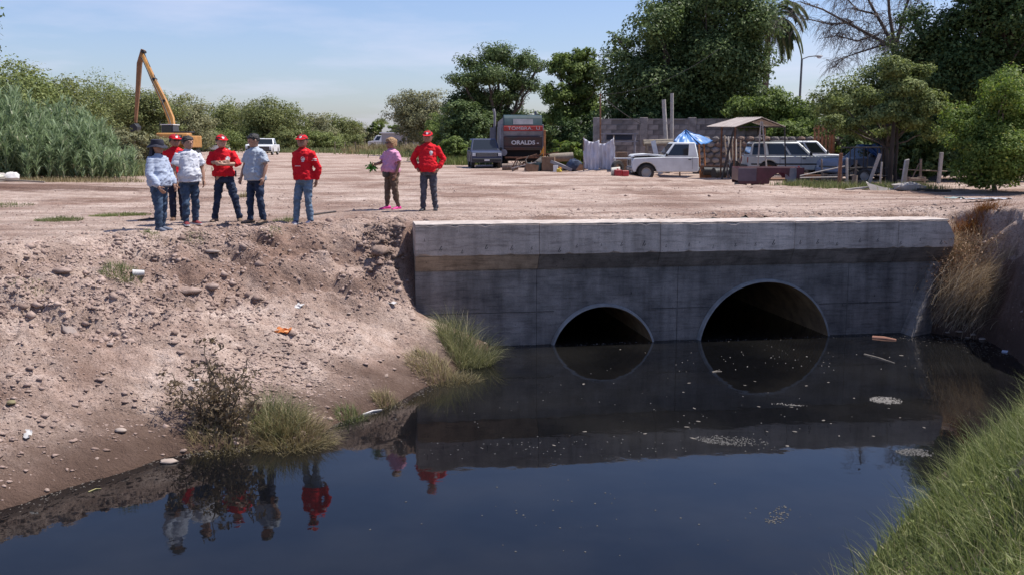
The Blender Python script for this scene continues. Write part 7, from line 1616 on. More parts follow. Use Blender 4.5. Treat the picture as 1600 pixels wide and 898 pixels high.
# ---- junk heap behind the refuse truck
y = 55.5
J = [('log', 'stubby grey log at the left end of the junk heap', 797, 56, lambda b: b.cyl((-0.45, 0, 0.18), (0.45, 0.1, 0.2), 0.18, 10), WOOD, 'log'),
     ('twisted_frame', 'rusty bent frame in the junk heap below the tailgate', 813, 55, lambda b: [b.tube([(-0.5, 0, 0.1), (-0.2, 0, 0.65), (0.4, 0.1, 0.75), (0.9, 0, 0.9)], 0.04, 6), b.tube([(-0.4, 0.2, 0.0), (0.3, 0, 0.5)], 0.03, 6)], RUST, 'scrap'),
     ('crooked_branch', 'pale crooked branch upright in the junk heap', 822, 54.6, lambda b: b.tube([(0, 0, 0), (0.05, 0, 0.35), (-0.03, 0.05, 0.62), (0.12, 0, 0.85)], [0.05, 0.045, 0.035, 0.02], 7), BEIGE, 'branch'),
     ('crooked_branch', 'forked dry branch at the front left of the junk heap', 806, 54.6, lambda b: [b.tube([(-0.2, 0, 0.0), (0, 0, 0.3), (0.1, 0, 0.62)], [0.05, 0.04, 0.02], 6), b.tube([(0, 0, 0.3), (-0.25, 0, 0.55)], [0.03, 0.015], 6)], WOOD, 'branch'),
     ('teal_tub', 'teal plastic tub in the middle of the junk heap', 836, 54.8, lambda b: b.lathe([(0.02, 0), (0.33, 0), (0.42, 0.42), (0.45, 0.42), (0.45, 0.46), (0.36, 0.46), (0.28, 0.06)], n=18), TEALC, 'tub'),
     ('brown_crate', 'brown crate leaning against the teal tub', 830, 54.3, lambda b: b.box((0, 0, 0.2), (0.7, 0.4, 0.4), rot=(0, R(8), 0)), CARD, 'crate'),
     ('cardboard_box', 'tall brown cardboard box in the junk heap', 856, 54.6, lambda b: [b.bbox(-0.34, 0.34, -0.25, 0.25, 0, 0.78)], CARD, 'box'),
     ('orange_cloth', 'bright orange cloth bundle on top of the cardboard box', 864, 54.9, lambda b: lump(b, (0.46, 0.3, 0.26), 12, 7, 5, 0.14), ORT, 'cloth'),
     ('rolled_mattress', 'beige rolled mattress on the junk heap', 878, 55.6, lambda b: b.cyl((-0.75, 0, 0.72), (0.55, -0.1, 0.80), 0.24, 14), BEIGE, 'mattress'),
     ('tin_board', 'grey panel sloping down at the right of the junk heap', 876, 54.4, lambda b: b.box((0, 0, 0.32), (1.25, 0.5, 0.16), rot=(0, R(22), 0)), GREYS, 'panel'),
     ('blue_bag', 'dark blue stuffed bag at the right end of the junk heap', 895, 54.5, lambda b: lump(b, (0.48, 0.38, 0.38), 12, 7, 8, 0.12), BAGB, 'bag'),
     ('rust_sheet', 'rust-brown sheet between the blue bag and the earth heap', 908, 53.5, lambda b: b.box((0, 0, 0.2), (0.6, 0.3, 0.36), rot=(0, R(15), 0), taper=0.6), RUST, 'sheet'),
     ('white_carton', 'small white carton at the foot of the cardboard box', 867, 54.0, lambda b: b.bbox(-0.12, 0.12, -0.1, 0.1, 0, 0.36), WHITEP, 'carton'),
     ('yellow_scrap', 'small yellow scrap in front of the junk heap', 872, 53.4, lambda b: lump(b, (0.16, 0.1, 0.10), 8, 5, 2), YELP, 'scrap'),
     ('dark_sack', 'dark sack on the junk heap under the tailgate', 845, 56, lambda b: lump(b, (0.5, 0.4, 0.40), 10, 6, 6, 0.18), IRON, 'sack'),
     ('plank', 'long brown plank lying across the junk heap', 842, 55.3, lambda b: b.box((0, 0, 0.86), (2.1, 0.14, 0.05), rot=(0, R(-9), 0)), WOODR, 'plank'),
     ('plank', 'pale plank lying low across the front of the junk heap', 818, 54.2, lambda b: b.box((0, 0, 0.35), (1.4, 0.12, 0.05), rot=(0, R(-14), 0)), PALEW, 'plank'),
     ('old_tyre', 'black tyre lying in the junk heap under the mattress', 868, 56, lambda b: b.lathe([(0.2, 0), (0.36, 0), (0.4, 0.06), (0.4, 0.16), (0.36, 0.22), (0.2, 0.22), (0.2, 0)], (0, 0, 0), 20, 'z', False), TYRE, 'tyre'),
     ('traffic_flag', 'small white and orange flag sticking out of the junk heap', 848, 55, lambda b: [b.tube([(0, 0, 0.6), (0, 0, 1.35)], 0.02, 6), b.add([(0, 0, 1.0), (-0.22, 0.02, 0.85), (0, 0, 1.32)], [(0, 1, 2)])], ORT, 'flag')]
for i, (nm, lb, u, yy, fn, m, ct_) in enumerate(J): thing_at(nm, lb, u, yy, fn, m, ct_, 0.15 * ((i % 3) - 1))
# ---- far wall and sheds left of the red shirt
x, y = (640 - 800) * 175 / 1538, 175.0
fw = empty('far_building', (x, y, gz(x, y)), 0, 'tiny far grey building with white roof above the pink shirt', 'building')
b = MB(); b.bbox(-4.5, 4.0, 0, 6, 0, 2.9); b.build('wall', mat('far_grey', (0.30, 0.29, 0.31), 0.9), fw, smooth=0); b = MB(); b.bbox(-4.8, 1.0, -0.3, 6.3, 2.9, 3.1); b.build('roof', WHITEP, fw, smooth=0)
for xx in (-2.5, 0.5, 2.6):
    b = MB(); b.bbox(xx - 0.5, xx + 0.5, -0.05, 0.05, 0.9, 2.1); b.build('window', GLASS, fw, smooth=0)
x, y = (612 - 800) * 130 / 1538, 130.0
fe = empty('wire_fence', (x, y, gz(x, y)), 0, 'far fence of thin posts and dry weeds along the end of the earth', 'fence')
for i in range(14): seg('post', (-7 + i * 1.3, 0, 0), (-7 + i * 1.3, 0, 1.5), 0.06, WOOD, fe, 6)
for z in (0.5, 0.95, 1.4): seg('wire', (-7, 0, z), (9.9, 0, z), 0.02, IRON, fe, 4)
def weeds(label, pts, nb, hgt, m, width, spread=3.0, name='roadside_weeds'):
    B = []
    for (u, yy) in pts:
        x = (u - 800) * yy / 1538; k = nb // len(pts); B.append(np.stack([x + nrs.normal(0, spread, k), yy + nrs.normal(0, spread * 0.6, k)], 1))
    B = np.concatenate(B); B = np.stack([B[:, 0], B[:, 1], ground_z(B[:, 0], B[:, 1])], 1); n_ = len(B)
    o = new_obj(name, blades(name, B, hgt * nrs.uniform(0.4, 1.1, n_), nrs.normal(size=(n_, 3)) * np.array([0.5, 0.5, 0]), np.full(n_, width), seg=2), m); return tag(o, label, 'weeds', None, 'stuff')
weeds('dry brown weeds along the far fence', [(585, 128), (600, 128), (615, 128), (630, 128), (645, 126), (660, 124)], 2600, 1.5, GRASSD, 0.10, 1.6)
weeds('green verge weeds at the foot of the far scrub', [(440, 140), (470, 140), (500, 140), (530, 138), (560, 136), (600, 124), (640, 116), (680, 100)], 3200, 0.8, GRASSM, 0.10, 2.2)
weeds('green weeds at the foot of the trees left of the SUV', [(690, 84), (705, 78), (720, 74), (730, 70)], 3200, 0.7, GRASS, 0.05, 1.0)
weeds('low weeds along the edge of the yard', [(1245, 36), (1270, 35.5), (1290, 34.5), (1320, 33.5), (1385, 33), (1425, 33)], 3500, 0.28, GRASSM, 0.02, 0.5)
weeds('dry plant litter at the foot of the reeds', [(30, 36.5), (80, 36.5), (130, 37), (180, 38)], 2200, 0.22, GRASSD, 0.02, 1.0)
weeds('green weeds at the right foot of the reeds', [(205, 46), (225, 52), (240, 58)], 3000, 0.6, GRASSM, 0.04, 1.2)

# ---- more clutter between the wagon and the trunks
CL = [('scrap_pipe', 'long rusty pipe lying before the silver wagon', 1268, 36.5, lambda b: b.tube([(-1.0, 0, 0.08), (1.0, 0.2, 0.22)], 0.05, 8), RUST, 'pipe'),
      ('scrap_sheet', 'bent dark sheet lying under the slanting rails', 1285, 35.6, lambda b: b.box((0, 0, 0.14), (0.8, 0.4, 0.05), rot=(0, R(12), 0)), IRON, 'sheet'),
      ('crate', 'weathered crate left of the reddish post', 1292, 36.8, lambda b: [b.bbox(-0.3, 0.3, -0.2, 0.2, z_, z_ + 0.1) for z_ in (0.02, 0.16, 0.30)] + [b.bbox(x_ - 0.03, x_ + 0.03, -0.22, 0.22, 0, 0.42) for x_ in (-0.27, 0.27)], WOOD, 'crate'),
      ('old_tyre', 'tyre lying flat in front of the cage trailer', 1330, 36.0, lambda b: b.lathe([(0.18, 0), (0.30, 0), (0.33, 0.05), (0.33, 0.14), (0.30, 0.19), (0.18, 0.19), (0.18, 0)], (0, 0, 0), 18, 'z', False), TYRE, 'tyre'),
      ('stump', 'short grey stump between the thin posts', 1326, 34.2, lambda b: b.tube([(0, 0, 0), (0.03, 0, 0.45)], [0.11, 0.09], 9), WOOD, 'stump'),
      ('bucket', 'dark bucket beside the red can', 1252, 37.6, lambda b: b.lathe([(0.02, 0), (0.13, 0), (0.17, 0.32), (0.15, 0.32), (0.11, 0.03)], n=14), BLKPL, 'bucket'),
      ('scrap_box', 'rusty box under the tail of the silver wagon', 1262, 39.5, lambda b: b.bbox(-0.35, 0.35, -0.2, 0.2, 0, 0.34), RUST, 'box'),
      ('plank', 'grey plank propped against the cage trailer', 1356, 36.4, lambda b: b.box((0, 0, 0.55), (0.12, 0.04, 1.2), rot=(0, R(18), 0)), PALEW, 'plank'),
      ('crate', 'low dark crate right of the stout pale post', 1418, 35.5, lambda b: [b.bbox(-0.35, 0.35, -0.2, 0.2, z_, z_ + 0.1) for z_ in (0.02, 0.16)] + [b.bbox(x_ - 0.03, x_ + 0.03, -0.22, 0.22, 0, 0.3) for x_ in (-0.3, 0.3)], WOOD, 'crate')]
for i, (nm, lb, u, yy, fn, m, ct_) in enumerate(CL): thing_at(nm, lb, u, yy, fn, m, ct_, 0.2 * ((i % 3) - 1))
fpost('thin leaning post behind the sloping rails', 1278, 290, 250, 36.5, 0.03, WOOD, -0.08)
fpost('grey post left of the cage trailer', 1327, 292, 252, 36.8, 0.035, WOOD, 0.03)
fpost('dark post in the shade right of the stout pale post', 1428, 290, 252, 37, 0.04, WOOD, -0.03)
# ============================================================ clods, stones, litter, scum
EARTHC = mat('clod_earth', (0.21, 0.142, 0.115), 0.95, col2=(0.42, 0.312, 0.265), scale=1.6, bump=0.5, bscale=30)
STONEM = mat('bank_stone', (0.21, 0.15, 0.122), 0.9, col2=(0.37, 0.28, 0.235), scale=2.0, bump=0.3, bscale=30)
def rock_proto(seed, n=7, m=5, flat=0.7):
    r = random.Random(seed); b = MB(); rr = []
    for i in range(m + 1):
        t = min(max(math.pi * i / m, 0.25), math.pi - 0.25)
        rr.append([Vector((math.sin(t) * math.cos(2 * math.pi * k / n) * r.uniform(0.6, 1.3), math.sin(t) * math.sin(2 * math.pi * k / n) * r.uniform(0.6, 1.3), -math.cos(t) * flat * r.uniform(0.6, 1.3))) for k in range(n)])
    b.rings(rr); V = np.array(b.v); F_ = []
    for f in b.f:
        for k in range(1, len(f) - 1): F_.append((f[0], f[k], f[k + 1]))
    return V, np.array(F_)
def clod_proto(seed):
    r = random.Random(seed); V = []
    for d in ((1, 0, 0), (0, 1, 0), (-1, 0, 0), (0, -1, 0), (0.1, 0.1, 0.85), (0, 0, -0.8)):
        f = r.uniform(0.6, 1.35); V.append((d[0] * f + r.uniform(-0.25, 0.25), d[1] * f + r.uniform(-0.25, 0.25), d[2] * r.uniform(0.7, 1.2)))
    return np.array(V), np.array([(0, 1, 4), (1, 2, 4), (2, 3, 4), (3, 0, 4), (1, 0, 5), (2, 1, 5), (3, 2, 5), (0, 3, 5)])
PRO = [clod_proto(i) for i in range(6)]
def scatter(name, label, XY, size, m, cat='clods', flat=1.0):
    x, y = XY[:, 0], XY[:, 1]; z = ground_z(x, y); Vs, Fs, o_ = [], [], 0
    for k in range(6):
        sel = np.arange(len(x)) % 6 == k; V, F_ = PRO[k]; n_ = sel.sum()
        if n_ == 0: continue
        a = nrs.uniform(0, 6.283, n_); ca, sa = np.cos(a), np.sin(a); s = size[sel]; sz = s * nrs.uniform(0.6, 1.1, n_) * flat
        W = np.empty((n_, len(V), 3)); W[:, :, 0] = (V[None, :, 0] * ca[:, None] - V[None, :, 1] * sa[:, None]) * s[:, None] + x[sel][:, None]
        W[:, :, 1] = (V[None, :, 0] * sa[:, None] + V[None, :, 1] * ca[:, None]) * (s * nrs.uniform(0.65, 1.0, n_))[:, None] + y[sel][:, None]
        W[:, :, 2] = V[None, :, 2] * sz[:, None] + (z[sel] - sz * 0.12)[:, None]
        Vs.append(W.reshape(-1, 3)); Fs.append((F_[None] + (np.arange(n_) * len(V))[:, None, None] + o_).reshape(-1, 3)); o_ += n_ * len(V)
    o = new_obj(name, np_mesh(name, np.concatenate(Vs), np.concatenate(Fs)), m); return tag(o, label, cat, None, 'stuff')
def bank_samples(n, dens):
    x = nrs.uniform(-9.5, 9.9, n); y = nrs.uniform(9.0, 23.0, n)
    dw, iw = poly_dist(x, y, WATER); db, ib = poly_dist(x, y, BANK); t = dw / (dw + db + 1e-6)
    lx = (x - WO.x) * WX.x + (y - WO.y) * WX.y; ly = (x - WO.x) * WY.x + (y - WO.y) * WY.y
    onwall = (lx > -0.12) & (lx < 10.6) & (ly > -0.35) & (ly < 0.75)
    p = dens(x, y, dw, db, ib, t) * (~iw) * (~onwall)
    k = nrs.uniform(0, 1, n) < p
    return np.stack([x[k], y[k]], 1)
patchy = lambda x, y, s, sc=0.8: sm(-0.12, 0.22, fbm(x * sc, y * sc, 3, s))
# rough clods over the upper part of the left bank and its crest
A = bank_samples(330000, lambda x, y, dw, db, ib, t: (x < -1.5) * (y < 20.5) * np.where(ib, sm(0.30, 0.62, t) * 0.75, np.exp(-(db / 0.9) ** 2) * 0.45) * (0.15 + 0.85 * patchy(x, y, 61)))
scatter('earth_clods', 'crumbly brown clods over the upper left bank', A, np.clip(nrs.lognormal(math.log(0.017), 0.60, len(A)), 0.006, 0.10), EARTHC)
# broken lumps near the water at the left, loose grit elsewhere on the slope
A = bank_samples(280000, lambda x, y, dw, db, ib, t: (x < 0) * ib * (np.exp(-((t - 0.18) / 0.14) ** 2) * sm(2.0, 4.0, -x) * 0.9 + 0.13) * (0.15 + 0.85 * patchy(x, y, 62, 0.6)))
scatter('earth_clods', 'dry broken lumps low on the left bank above the water', A, np.clip(nrs.lognormal(math.log(0.022), 0.5, len(A)), 0.008, 0.085), EARTHC, flat=0.6)
A = bank_samples(120000, lambda x, y, dw, db, ib, t: (x < 0.5) * ib * 0.10 * (0.2 + 0.8 * patchy(x, y, 66, 0.7)))
scatter('bank_gravel', 'fine gravel strewn on the left slope', A, np.clip(nrs.lognormal(math.log(0.011), 0.5, len(A)), 0.005, 0.035), STONEM, 'gravel')
# rubble strip behind the parapet and on the right bank
A = bank_samples(150000, lambda x, y, dw, db, ib, t: (x > -2.0) * np.where(ib, (x > 7) * 0.25, np.exp(-((y - 19.6 - 0.16 * (x + 1.8)) / 0.7) ** 2) * 0.40 * (0.35 + 0.65 * sm(1, 8, x))) * patchy(x, y, 63, 1.2))
scatter('parapet_rubble', 'gravelly rubble along the back of the parapet and the right bank', A, np.clip(nrs.lognormal(math.log(0.020), 0.55, len(A)), 0.007, 0.08), STONEM, 'rubble')
# loose grit on the flat
n_ = 11000; x = nrs.uniform(-14, 16, n_); y = 18.5 + nrs.uniform(0, 1, n_) ** 1.6 * 18
dw, iw = poly_dist(x, y, WATER); db, ib = poly_dist(x, y, BANK); k = (~iw) & (~ib) & (nrs.uniform(0, 1, n_) < 0.15 + patchy(x, y, 64, 0.35)) 
scatter('earth_grit', 'small clods scattered over the flat bare earth', np.stack([x[k], y[k]], 1), np.clip(nrs.lognormal(math.log(0.016), 0.5, k.sum()), 0.006, 0.06), EARTHC)
# dark clod pile beside the left end of the headwall
c = wl(-0.25, 0.35); n_ = 1500
XY = np.stack([c.x - np.abs(nrs.normal(0, 0.28, n_)), c.y + nrs.normal(0.18, 0.28, n_)], 1)
scatter('earth_clods', 'dark crumbling clods against the left end of the headwall', XY, np.clip(nrs.lognormal(math.log(0.030), 0.5, n_), 0.01, 0.10), mat('dark_clod', (0.15, 0.10, 0.078), 0.95, col2=(0.30, 0.215, 0.175), scale=4))
# single stones one can pick out
MESHR = []
for k in range(5):
    V, F_ = rock_proto(50 + k, 6, 4, 0.5); MESHR.append(np_mesh('stone', V, F_)); MESHR[-1].materials.append(STONEM)
spots = bank_samples(3000, lambda x, y, dw, db, ib, t: (x < -1.0) * ib * 0.5)[:48]
for i, (x, y) in enumerate(spots):
    o = bpy.data.objects.new('stone', MESHR[i % 5]); COL.objects.link(o); s = rnd.uniform(0.03, 0.06); o.scale = (s * rnd.uniform(0.8, 1.3), s, s * rnd.uniform(0.6, 1)); o.location = (x, y, gz(x, y) - s * 0.10); o.rotation_euler = (rnd.uniform(-0.3, 0.3), rnd.uniform(-0.3, 0.3), rnd.uniform(0, 6))
    tag(o, 'loose fist-sized grey-brown stone on the sloping left bank', 'stone', 'loose stones on the left bank')
def stone(label, u, v, s, m, shape=(1, 1, 0.7), k=0, rz=0.0, tilt=0.0, name='stone', cat='stone'):
    x, y, z = PG(u, v); o = bpy.data.objects.new(name, MESHR[k].copy()); COL.objects.link(o); o.data.materials.clear(); o.data.materials.append(m)
    o.location = (x, y, z + s * shape[2] * 0.35); o.scale = (s * shape[0], s * shape[1], s * shape[2]); o.rotation_euler = (tilt, 0, rz); return tag(o, label, cat)
SLAB = mat('grey_slab', (0.27, 0.215, 0.19), 0.9, var=0.12, scale=4)
stone('flat grey slab stone tilted on the left bank', 108, 519, 0.17, SLAB, (0.7, 1.0, 0.30), 1, 0.9, 0.5)
stone('rounded greenish stone near the left edge above the water', 17, 634, 0.062, mat('green_stone', (0.20, 0.17, 0.09), 0.8), (1, 1, 0.9), 2)
stone('round pale stone below the flat slab', 172, 540, 0.06, SLAB, (1, 0.8, 0.6), 3)
stone('pale stone low on the left bank above the mud', 190, 676, 0.075, mat('pale_stone', (0.36, 0.29, 0.245), 0.9), (1.1, 0.8, 0.7), 0)
stone('grey stone at the top of the left bank below the maroon sneakers', 331, 397, 0.12, SLAB, (1.3, 0.9, 0.5), 4)
stone('dark earth block left of the flat slab', 95, 428, 0.14, EARTHC, (1.2, 0.9, 0.8), 2)
stone('dark boulder clod left of the headwall corner', 592, 398, 0.20, mat('dark_clod', (0.1, 0.062, 0.047), 0.95), (0.9, 0.9, 0.9), 1)
stone('second dark clod in the cleft of the upper left bank', 330, 455, 0.14, EARTHC, (1.2, 0.9, 0.8), 3)
stone('dark clod wedge in the middle of the upper left bank', 298, 462, 0.16, EARTHC, (1.5, 0.7, 0.7), 0, 0.6)
stone('pale stone in the mud at the water, left of the straw grass', 262, 722, 0.09, mat('pale_stone', (0.36, 0.29, 0.245), 0.9), (1.3, 0.8, 0.5), 1)
stone('pale stone on the smooth slope below the headwall corner', 545, 492, 0.045, mat('pale_stone', (0.36, 0.29, 0.245), 0.9), (1, 1, 0.6), 2)
for i, (u, v, s) in enumerate(((1500, 522, 0.07), (1520, 524, 0.06), (1535, 531, 0.08), (1512, 528, 0.05), (1480, 521, 0.05))):
    stone(['pale stone at the foot of the straw bush, second from left', 'pale stone at the foot of the straw bush, fourth from left', 'largest pale stone at the water right of the straw bush', 'small pale stone before the straw bush, third from left', 'leftmost pale stone at the foot of the straw bush'][i], u, v, s, mat('pale_stone', (0.36, 0.29, 0.245), 0.9), (1.2, 0.9, 0.6), i)
# litter
def litter(name, label, u, v, fn, m, cat='litter', rz=0.0, rot=(0, 0), dz=0.0, smooth=40):
    x, y, z = PG(u, v); b = MB(); fn(b); o = b.build(name, m, None, smooth=smooth); o.location = (x, y, z + dz); o.rotation_euler = (rot[0], rot[1], rz); return tag(o, label, cat)
PAPER = mat('white_litter', (0.55, 0.53, 0.51), 0.8); RAG = mat('rag_white', (0.60, 0.57, 0.55), 0.9, var=0.1)
litter('paper_cup', 'white foam cup lying on the upper left bank', 217, 435, lambda b: b.lathe([(0.02, -0.085), (0.042, -0.085), (0.058, 0.07), (0.062, 0.07), (0.062, 0.085), (0.054, 0.085), (0.04, -0.07)], (0, 0, 0.06), 16, 'x'), PAPER, 'cup', 0.35 + math.pi, dz=0.02)
def crumple(b, w_, h_, seed, amp=0.02, nx_=7, ny_=6):
    r = random.Random(seed); vs = []
    for j in range(ny_):
        for i in range(nx_):
            vs.append(((i / (nx_ - 1) - 0.5) * w_ + r.uniform(-amp, amp), (j / (ny_ - 1) - 0.5) * h_ + r.uniform(-amp, amp), 0.03 + r.uniform(-amp, amp)))
    fs = [(j * nx_ + i, j * nx_ + i + 1, (j + 1) * nx_ + i + 1, (j + 1) * nx_ + i) for j in range(ny_ - 1) for i in range(nx_ - 1)]
    k = len(vs); b.add(vs + [(v[0], v[1], v[2] - 0.008) for v in vs], fs + [tuple(q + k for q in reversed(f)) for f in fs])
litter('orange_wrapper', 'crumpled orange wrapper on the smooth slope', 443, 520, lambda b: crumple(b, 0.24, 0.15, 3, 0.025), mat('orange_litter', (0.62, 0.20, 0.05), 0.6, var=0.2), 'wrapper', -0.3, (R(20), 0), 0.01)
litter('white_rag', 'pale rag half buried in the middle of the left bank', 462, 477, lambda b: crumple(b, 0.40, 0.14, 5, 0.014), RAG, 'rag', -0.9, (R(24), 0), -0.02)
litter('white_scrap', 'white scrap caught in the withered shrub', 306, 610, lambda b: crumple(b, 0.08, 0.06, 9, 0.012, 4, 4), PAPER, 'scrap', dz=0.1)
litter('white_scrap', 'white torn scrap at the lower left edge of the bank', 45, 685, lambda b: crumple(b, 0.07, 0.11, 8, 0.015, 4, 5), PAPER, 'scrap', 0.1, (R(30), 0), 0.02)
litter('white_scrap', 'pale scrap below the left end of the headwall', 614, 479, lambda b: crumple(b, 0.17, 0.07, 11, 0.012, 5, 4), RAG, 'scrap', -0.4, (R(20), 0), 0.01)
litter('plastic_sheet', 'torn white plastic sheet on the ground right of the parapet', 1540, 314, lambda b: crumple(b, 1.1, 0.25, 6, 0.022, 12, 6), mat('plastic_white', (0.42, 0.42, 0.44), 0.4, var=0.15), 'plastic', 0.1, (0, 0), 0.02)
litter('plastic_sheet', 'torn greenish plastic sheet left of the white one', 1490, 312, lambda b: crumple(b, 0.5, 0.2, 7, 0.02, 8, 5), mat('plastic_green', (0.30, 0.36, 0.34), 0.4, var=0.15), 'plastic', 0.0, (0, 0), 0.02)
for i, (u, v) in enumerate(((8, 270), (24, 274), (40, 277), (14, 282))):
    x, y = (u - 800) * 36 / 1538, 35.0 + 0.3 * i; b = MB(); lump(b, (0.28, 0.22, 0.18), 10, 6, i, 0.2); o = b.build('trash_bag', [PAPER, BONE, RAG, PALEW][i], None, smooth=40); o.location = (x, y, gz(x, y) - 0.02)
    tag(o, ['white trash bag at the left edge under the reeds, leftmost', 'cream trash bag at the left edge under the reeds, second', 'pale trash bag under the reeds, rightmost of its heap', 'brownish trash bag in front of the heap under the reeds'][i], 'trash bag', 'trash at the foot of the reeds')
x, y = (35 - 800) * 34 / 1538, 34.0; b = MB(); b.box((0, 0, 0.08), (1.9, 0.16, 0.05)); o = b.build('plank', BEIGE, None); o.location = (x, y, gz(x, y)); o.rotation_euler = (0, R(4), R(12)); tag(o, 'long tan plank lying by the trash under the reeds', 'plank')
# shallow tracks of dark sticks
for i, (u0, v0, u1, v1) in enumerate(((216, 346, 252, 343), (490, 337, 525, 332))):
    a = PG(u0, v0); c = PG(u1, v1); b = MB(); b.tube([(0, 0, 0.015), ((c[0] - a[0]) * 0.5, (c[1] - a[1]) * 0.5 + 0.06, gz((a[0] + c[0]) / 2, (a[1] + c[1]) / 2) - a[2] + 0.02), (c[0] - a[0], c[1] - a[1], c[2] - a[2] + 0.015)], 0.018, 6); o = b.build('stick', IRON, None); o.location = a; tag(o, ['dark stick on the ground behind the hatted figure', 'dark root on the ground right of the light blue jeans'][i], 'stick')
# ---- scum and rubbish on the water
def foam(label, u, v, rx, ry, n_, dens=1.0, col=None, rz=0.0):
    x, y = P(u, v, 0.0); r = np.sqrt(nrs.uniform(0, 1, n_)); a = nrs.uniform(0, 6.283, n_); px, py = np.cos(a) * r * rx, np.sin(a) * r * ry; px, py = px * math.cos(rz) - py * math.sin(rz), px * math.sin(rz) + py * math.cos(rz)
    keep = nrs.uniform(0, 1, n_) < dens * (1.15 - r) * (0.4 + sm(-0.2, 0.2, fbm(px * 4 + u, py * 4, 3, 70))); px, py = px[keep], py[keep]; k = len(px); s = nrs.uniform(0.004, 0.013, k)
    m6 = 6; V = np.empty((k, m6 + 1, 3)); V[:, m6] = np.stack([px, py, s * 0.5 + 0.004], 1)
    for q in range(m6): V[:, q] = np.stack([px + s * math.cos(q * 1.0472), py + s * math.sin(q * 1.0472), np.full(k, 0.002)], 1)
    F_ = np.array([[q, (q + 1) % m6, m6] for q in range(m6)])[None] + (np.arange(k) * (m6 + 1))[:, None, None]
    o = new_obj('foam_patch', np_mesh('foam_patch', V.reshape(-1, 3), F_.reshape(-1, 3)), col or FOAM, loc=(x, y, 0)); return tag(o, label, 'foam', None, 'stuff')
FOAM = mat('scum_foam', (0.10, 0.092, 0.085), 0.8, col2=(0.20, 0.185, 0.17), scale=30)
FOAMD = mat('scum_dark', (0.04, 0.038, 0.037), 0.8, col2=(0.10, 0.094, 0.09), scale=30)
foam('oval foam raft on the dark water right of the big pipe reflection', 1385, 625, 0.24, 0.22, 1600)
foam('foam raft on the water near the grass', 1430, 707, 0.25, 0.17, 1100, 0.8, FOAMD)
foam('long grey scum drift at the edge of the sky reflection', 1145, 688, 0.48, 0.22, 2400, 0.55, FOAMD, -0.2)
foam('faint foam trail on the blue sky reflection', 1216, 803, 0.12, 0.30, 500, 0.5, FOAMD, -0.5)
foam('thin foam streak below the big pipe', 1233, 632, 0.28, 0.05, 350, 0.6, FOAM, -0.25)
foam('speckled scum along the wall reflection', 900, 700, 2.6, 0.6, 1200, 0.16, FOAMD)
foam('scattered scum specks over the middle of the water', 1000, 640, 3.2, 2.6, 900, 0.12, FOAMD)
foam('scattered scum specks on the near blue water', 950, 800, 2.6, 1.3, 700, 0.2, FOAMD)
foam('pale scum specks in front of the pipes', 1230, 560, 2.6, 1.2, 420, 0.30, FOAM)
# floating bits
FLT = mat('floating_bit', (0.15, 0.13, 0.11), 0.8, var=0.2)
for i in range(34):
    u, v = rnd.uniform(860, 1450), rnd.uniform(545, 700); x, y = P(u, v, 0); s = rnd.uniform(0.010, 0.026)
    o = bpy.data.objects.new('floating_bit', MESHR[i % 5].copy() if i < 5 else bpy.data.objects['floating_bit'].data if i % 5 == 0 else bpy.data.objects['floating_bit.%03d' % (i % 5)].data); COL.objects.link(o)
    if i < 5: o.data.materials.clear(); o.data.materials.append(FLT)
    o.location = (x, y, 0.002); o.scale = (s * rnd.uniform(1, 2.4), s, s * 0.4); o.rotation_euler = (0, 0, rnd.uniform(0, 6)); tag(o, 'small pale scrap floating on the dark water before the pipes', 'debris', 'scraps floating on the water')
def floater(name, label, u, v, u2, v2, r, m, cat='stick'):
    a = Vector((*P(u, v, 0), 0.0)); c = Vector((*P(u2, v2, 0), 0.0)); b = MB(); b.tube([(0, 0, 0.0), (c - a) * 0.5 + Vector((0, 0.03, 0.006)), c - a], [r, r, r * 0.6], 6, flat=0.6); o = b.build(name, m, None, smooth=50); o.location = a; return tag(o, label, cat)
floater('floating_stick', 'pale stick floating at the right before the apron', 1350, 553, 1398, 567, 0.02, FLT)
floater('floating_board', 'reddish board floating at the foot of the apron', 1363, 527, 1400, 531, 0.05, mat('red_board', (0.28, 0.13, 0.09), 0.8), 'board')
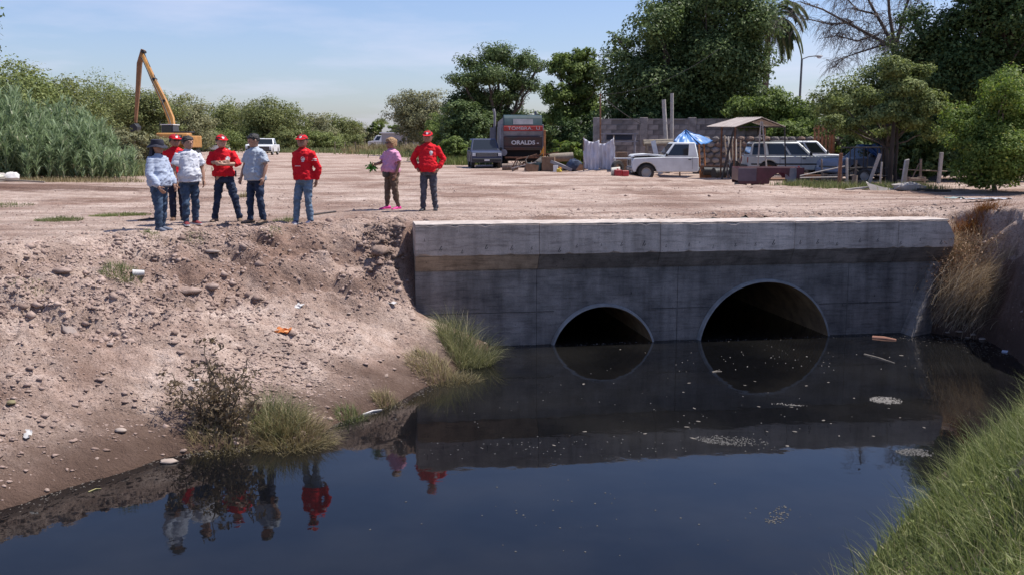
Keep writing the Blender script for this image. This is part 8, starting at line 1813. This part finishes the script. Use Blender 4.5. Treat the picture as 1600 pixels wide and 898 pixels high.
floater('floating_stick', 'short pale stick on the reflection of the big pipe', 1113, 581, 1128, 580, 0.016, FLT)
floater('floating_bottle', 'bluish bottle floating against the right bank', 1566, 549, 1588, 553, 0.045, mat('bluish_bottle', (0.35, 0.38, 0.46), 0.3), 'bottle')
floater('floating_board', 'pale strip floating at the left water edge', 138, 768, 158, 763, 0.012, mat('yellow_strip', (0.5, 0.45, 0.2), 0.7), 'strip')
floater('floating_rag', 'grey rag at the water line between the small tufts', 566, 648, 596, 640, 0.03, RAG, 'rag')

# scum and bits gathered along the water's edge
def edge_bits(label, pts, n_, m, spread):
    B = []
    for (a, c) in zip(pts[:-1], pts[1:]):
        k = n_ // (len(pts) - 1); t = nrs.uniform(0, 1, k)[:, None]; B.append(np.array([a]) * (1 - t) + np.array([c]) * t + nrs.normal(0, spread, (k, 2)))
    B = np.concatenate(B); B = B[ground_z(B[:, 0], B[:, 1]) < 0.0]; k = len(B); s = nrs.uniform(0.005, 0.022, k); V, F_ = PRO[0]
    a = nrs.uniform(0, 6.28, k); W = np.empty((k, len(V), 3)); W[:, :, 0] = (V[None, :, 0] * np.cos(a)[:, None] - V[None, :, 1] * np.sin(a)[:, None] * 0.5) * s[:, None] + B[:, 0:1]; W[:, :, 1] = (V[None, :, 0] * np.sin(a)[:, None] + V[None, :, 1] * np.cos(a)[:, None] * 0.5) * s[:, None] + B[:, 1:2]; W[:, :, 2] = V[None, :, 2] * s[:, None] * 0.25
    o = new_obj('edge_scum', np_mesh('edge_scum', W.reshape(-1, 3), (F_[None] + (np.arange(k) * len(V))[:, None, None]).reshape(-1, 3)), m); tag(o, label, 'scum', None, 'stuff')
edge_bits('floating scum and twigs along the left water edge', WATER[4:14], 1500, FLT, 0.10)
edge_bits('floating scum gathered at the foot of the headwall', [tuple(wl(1.6, -0.12)[:2]), tuple(wl(9.3, -0.15)[:2])], 260, FLT, 0.07)
edge_bits('floating scum and bits in the corner by the right bank', [(7.6, 18.9), (8.6, 18.9), (8.7, 17.2)], 420, FLT, 0.22)
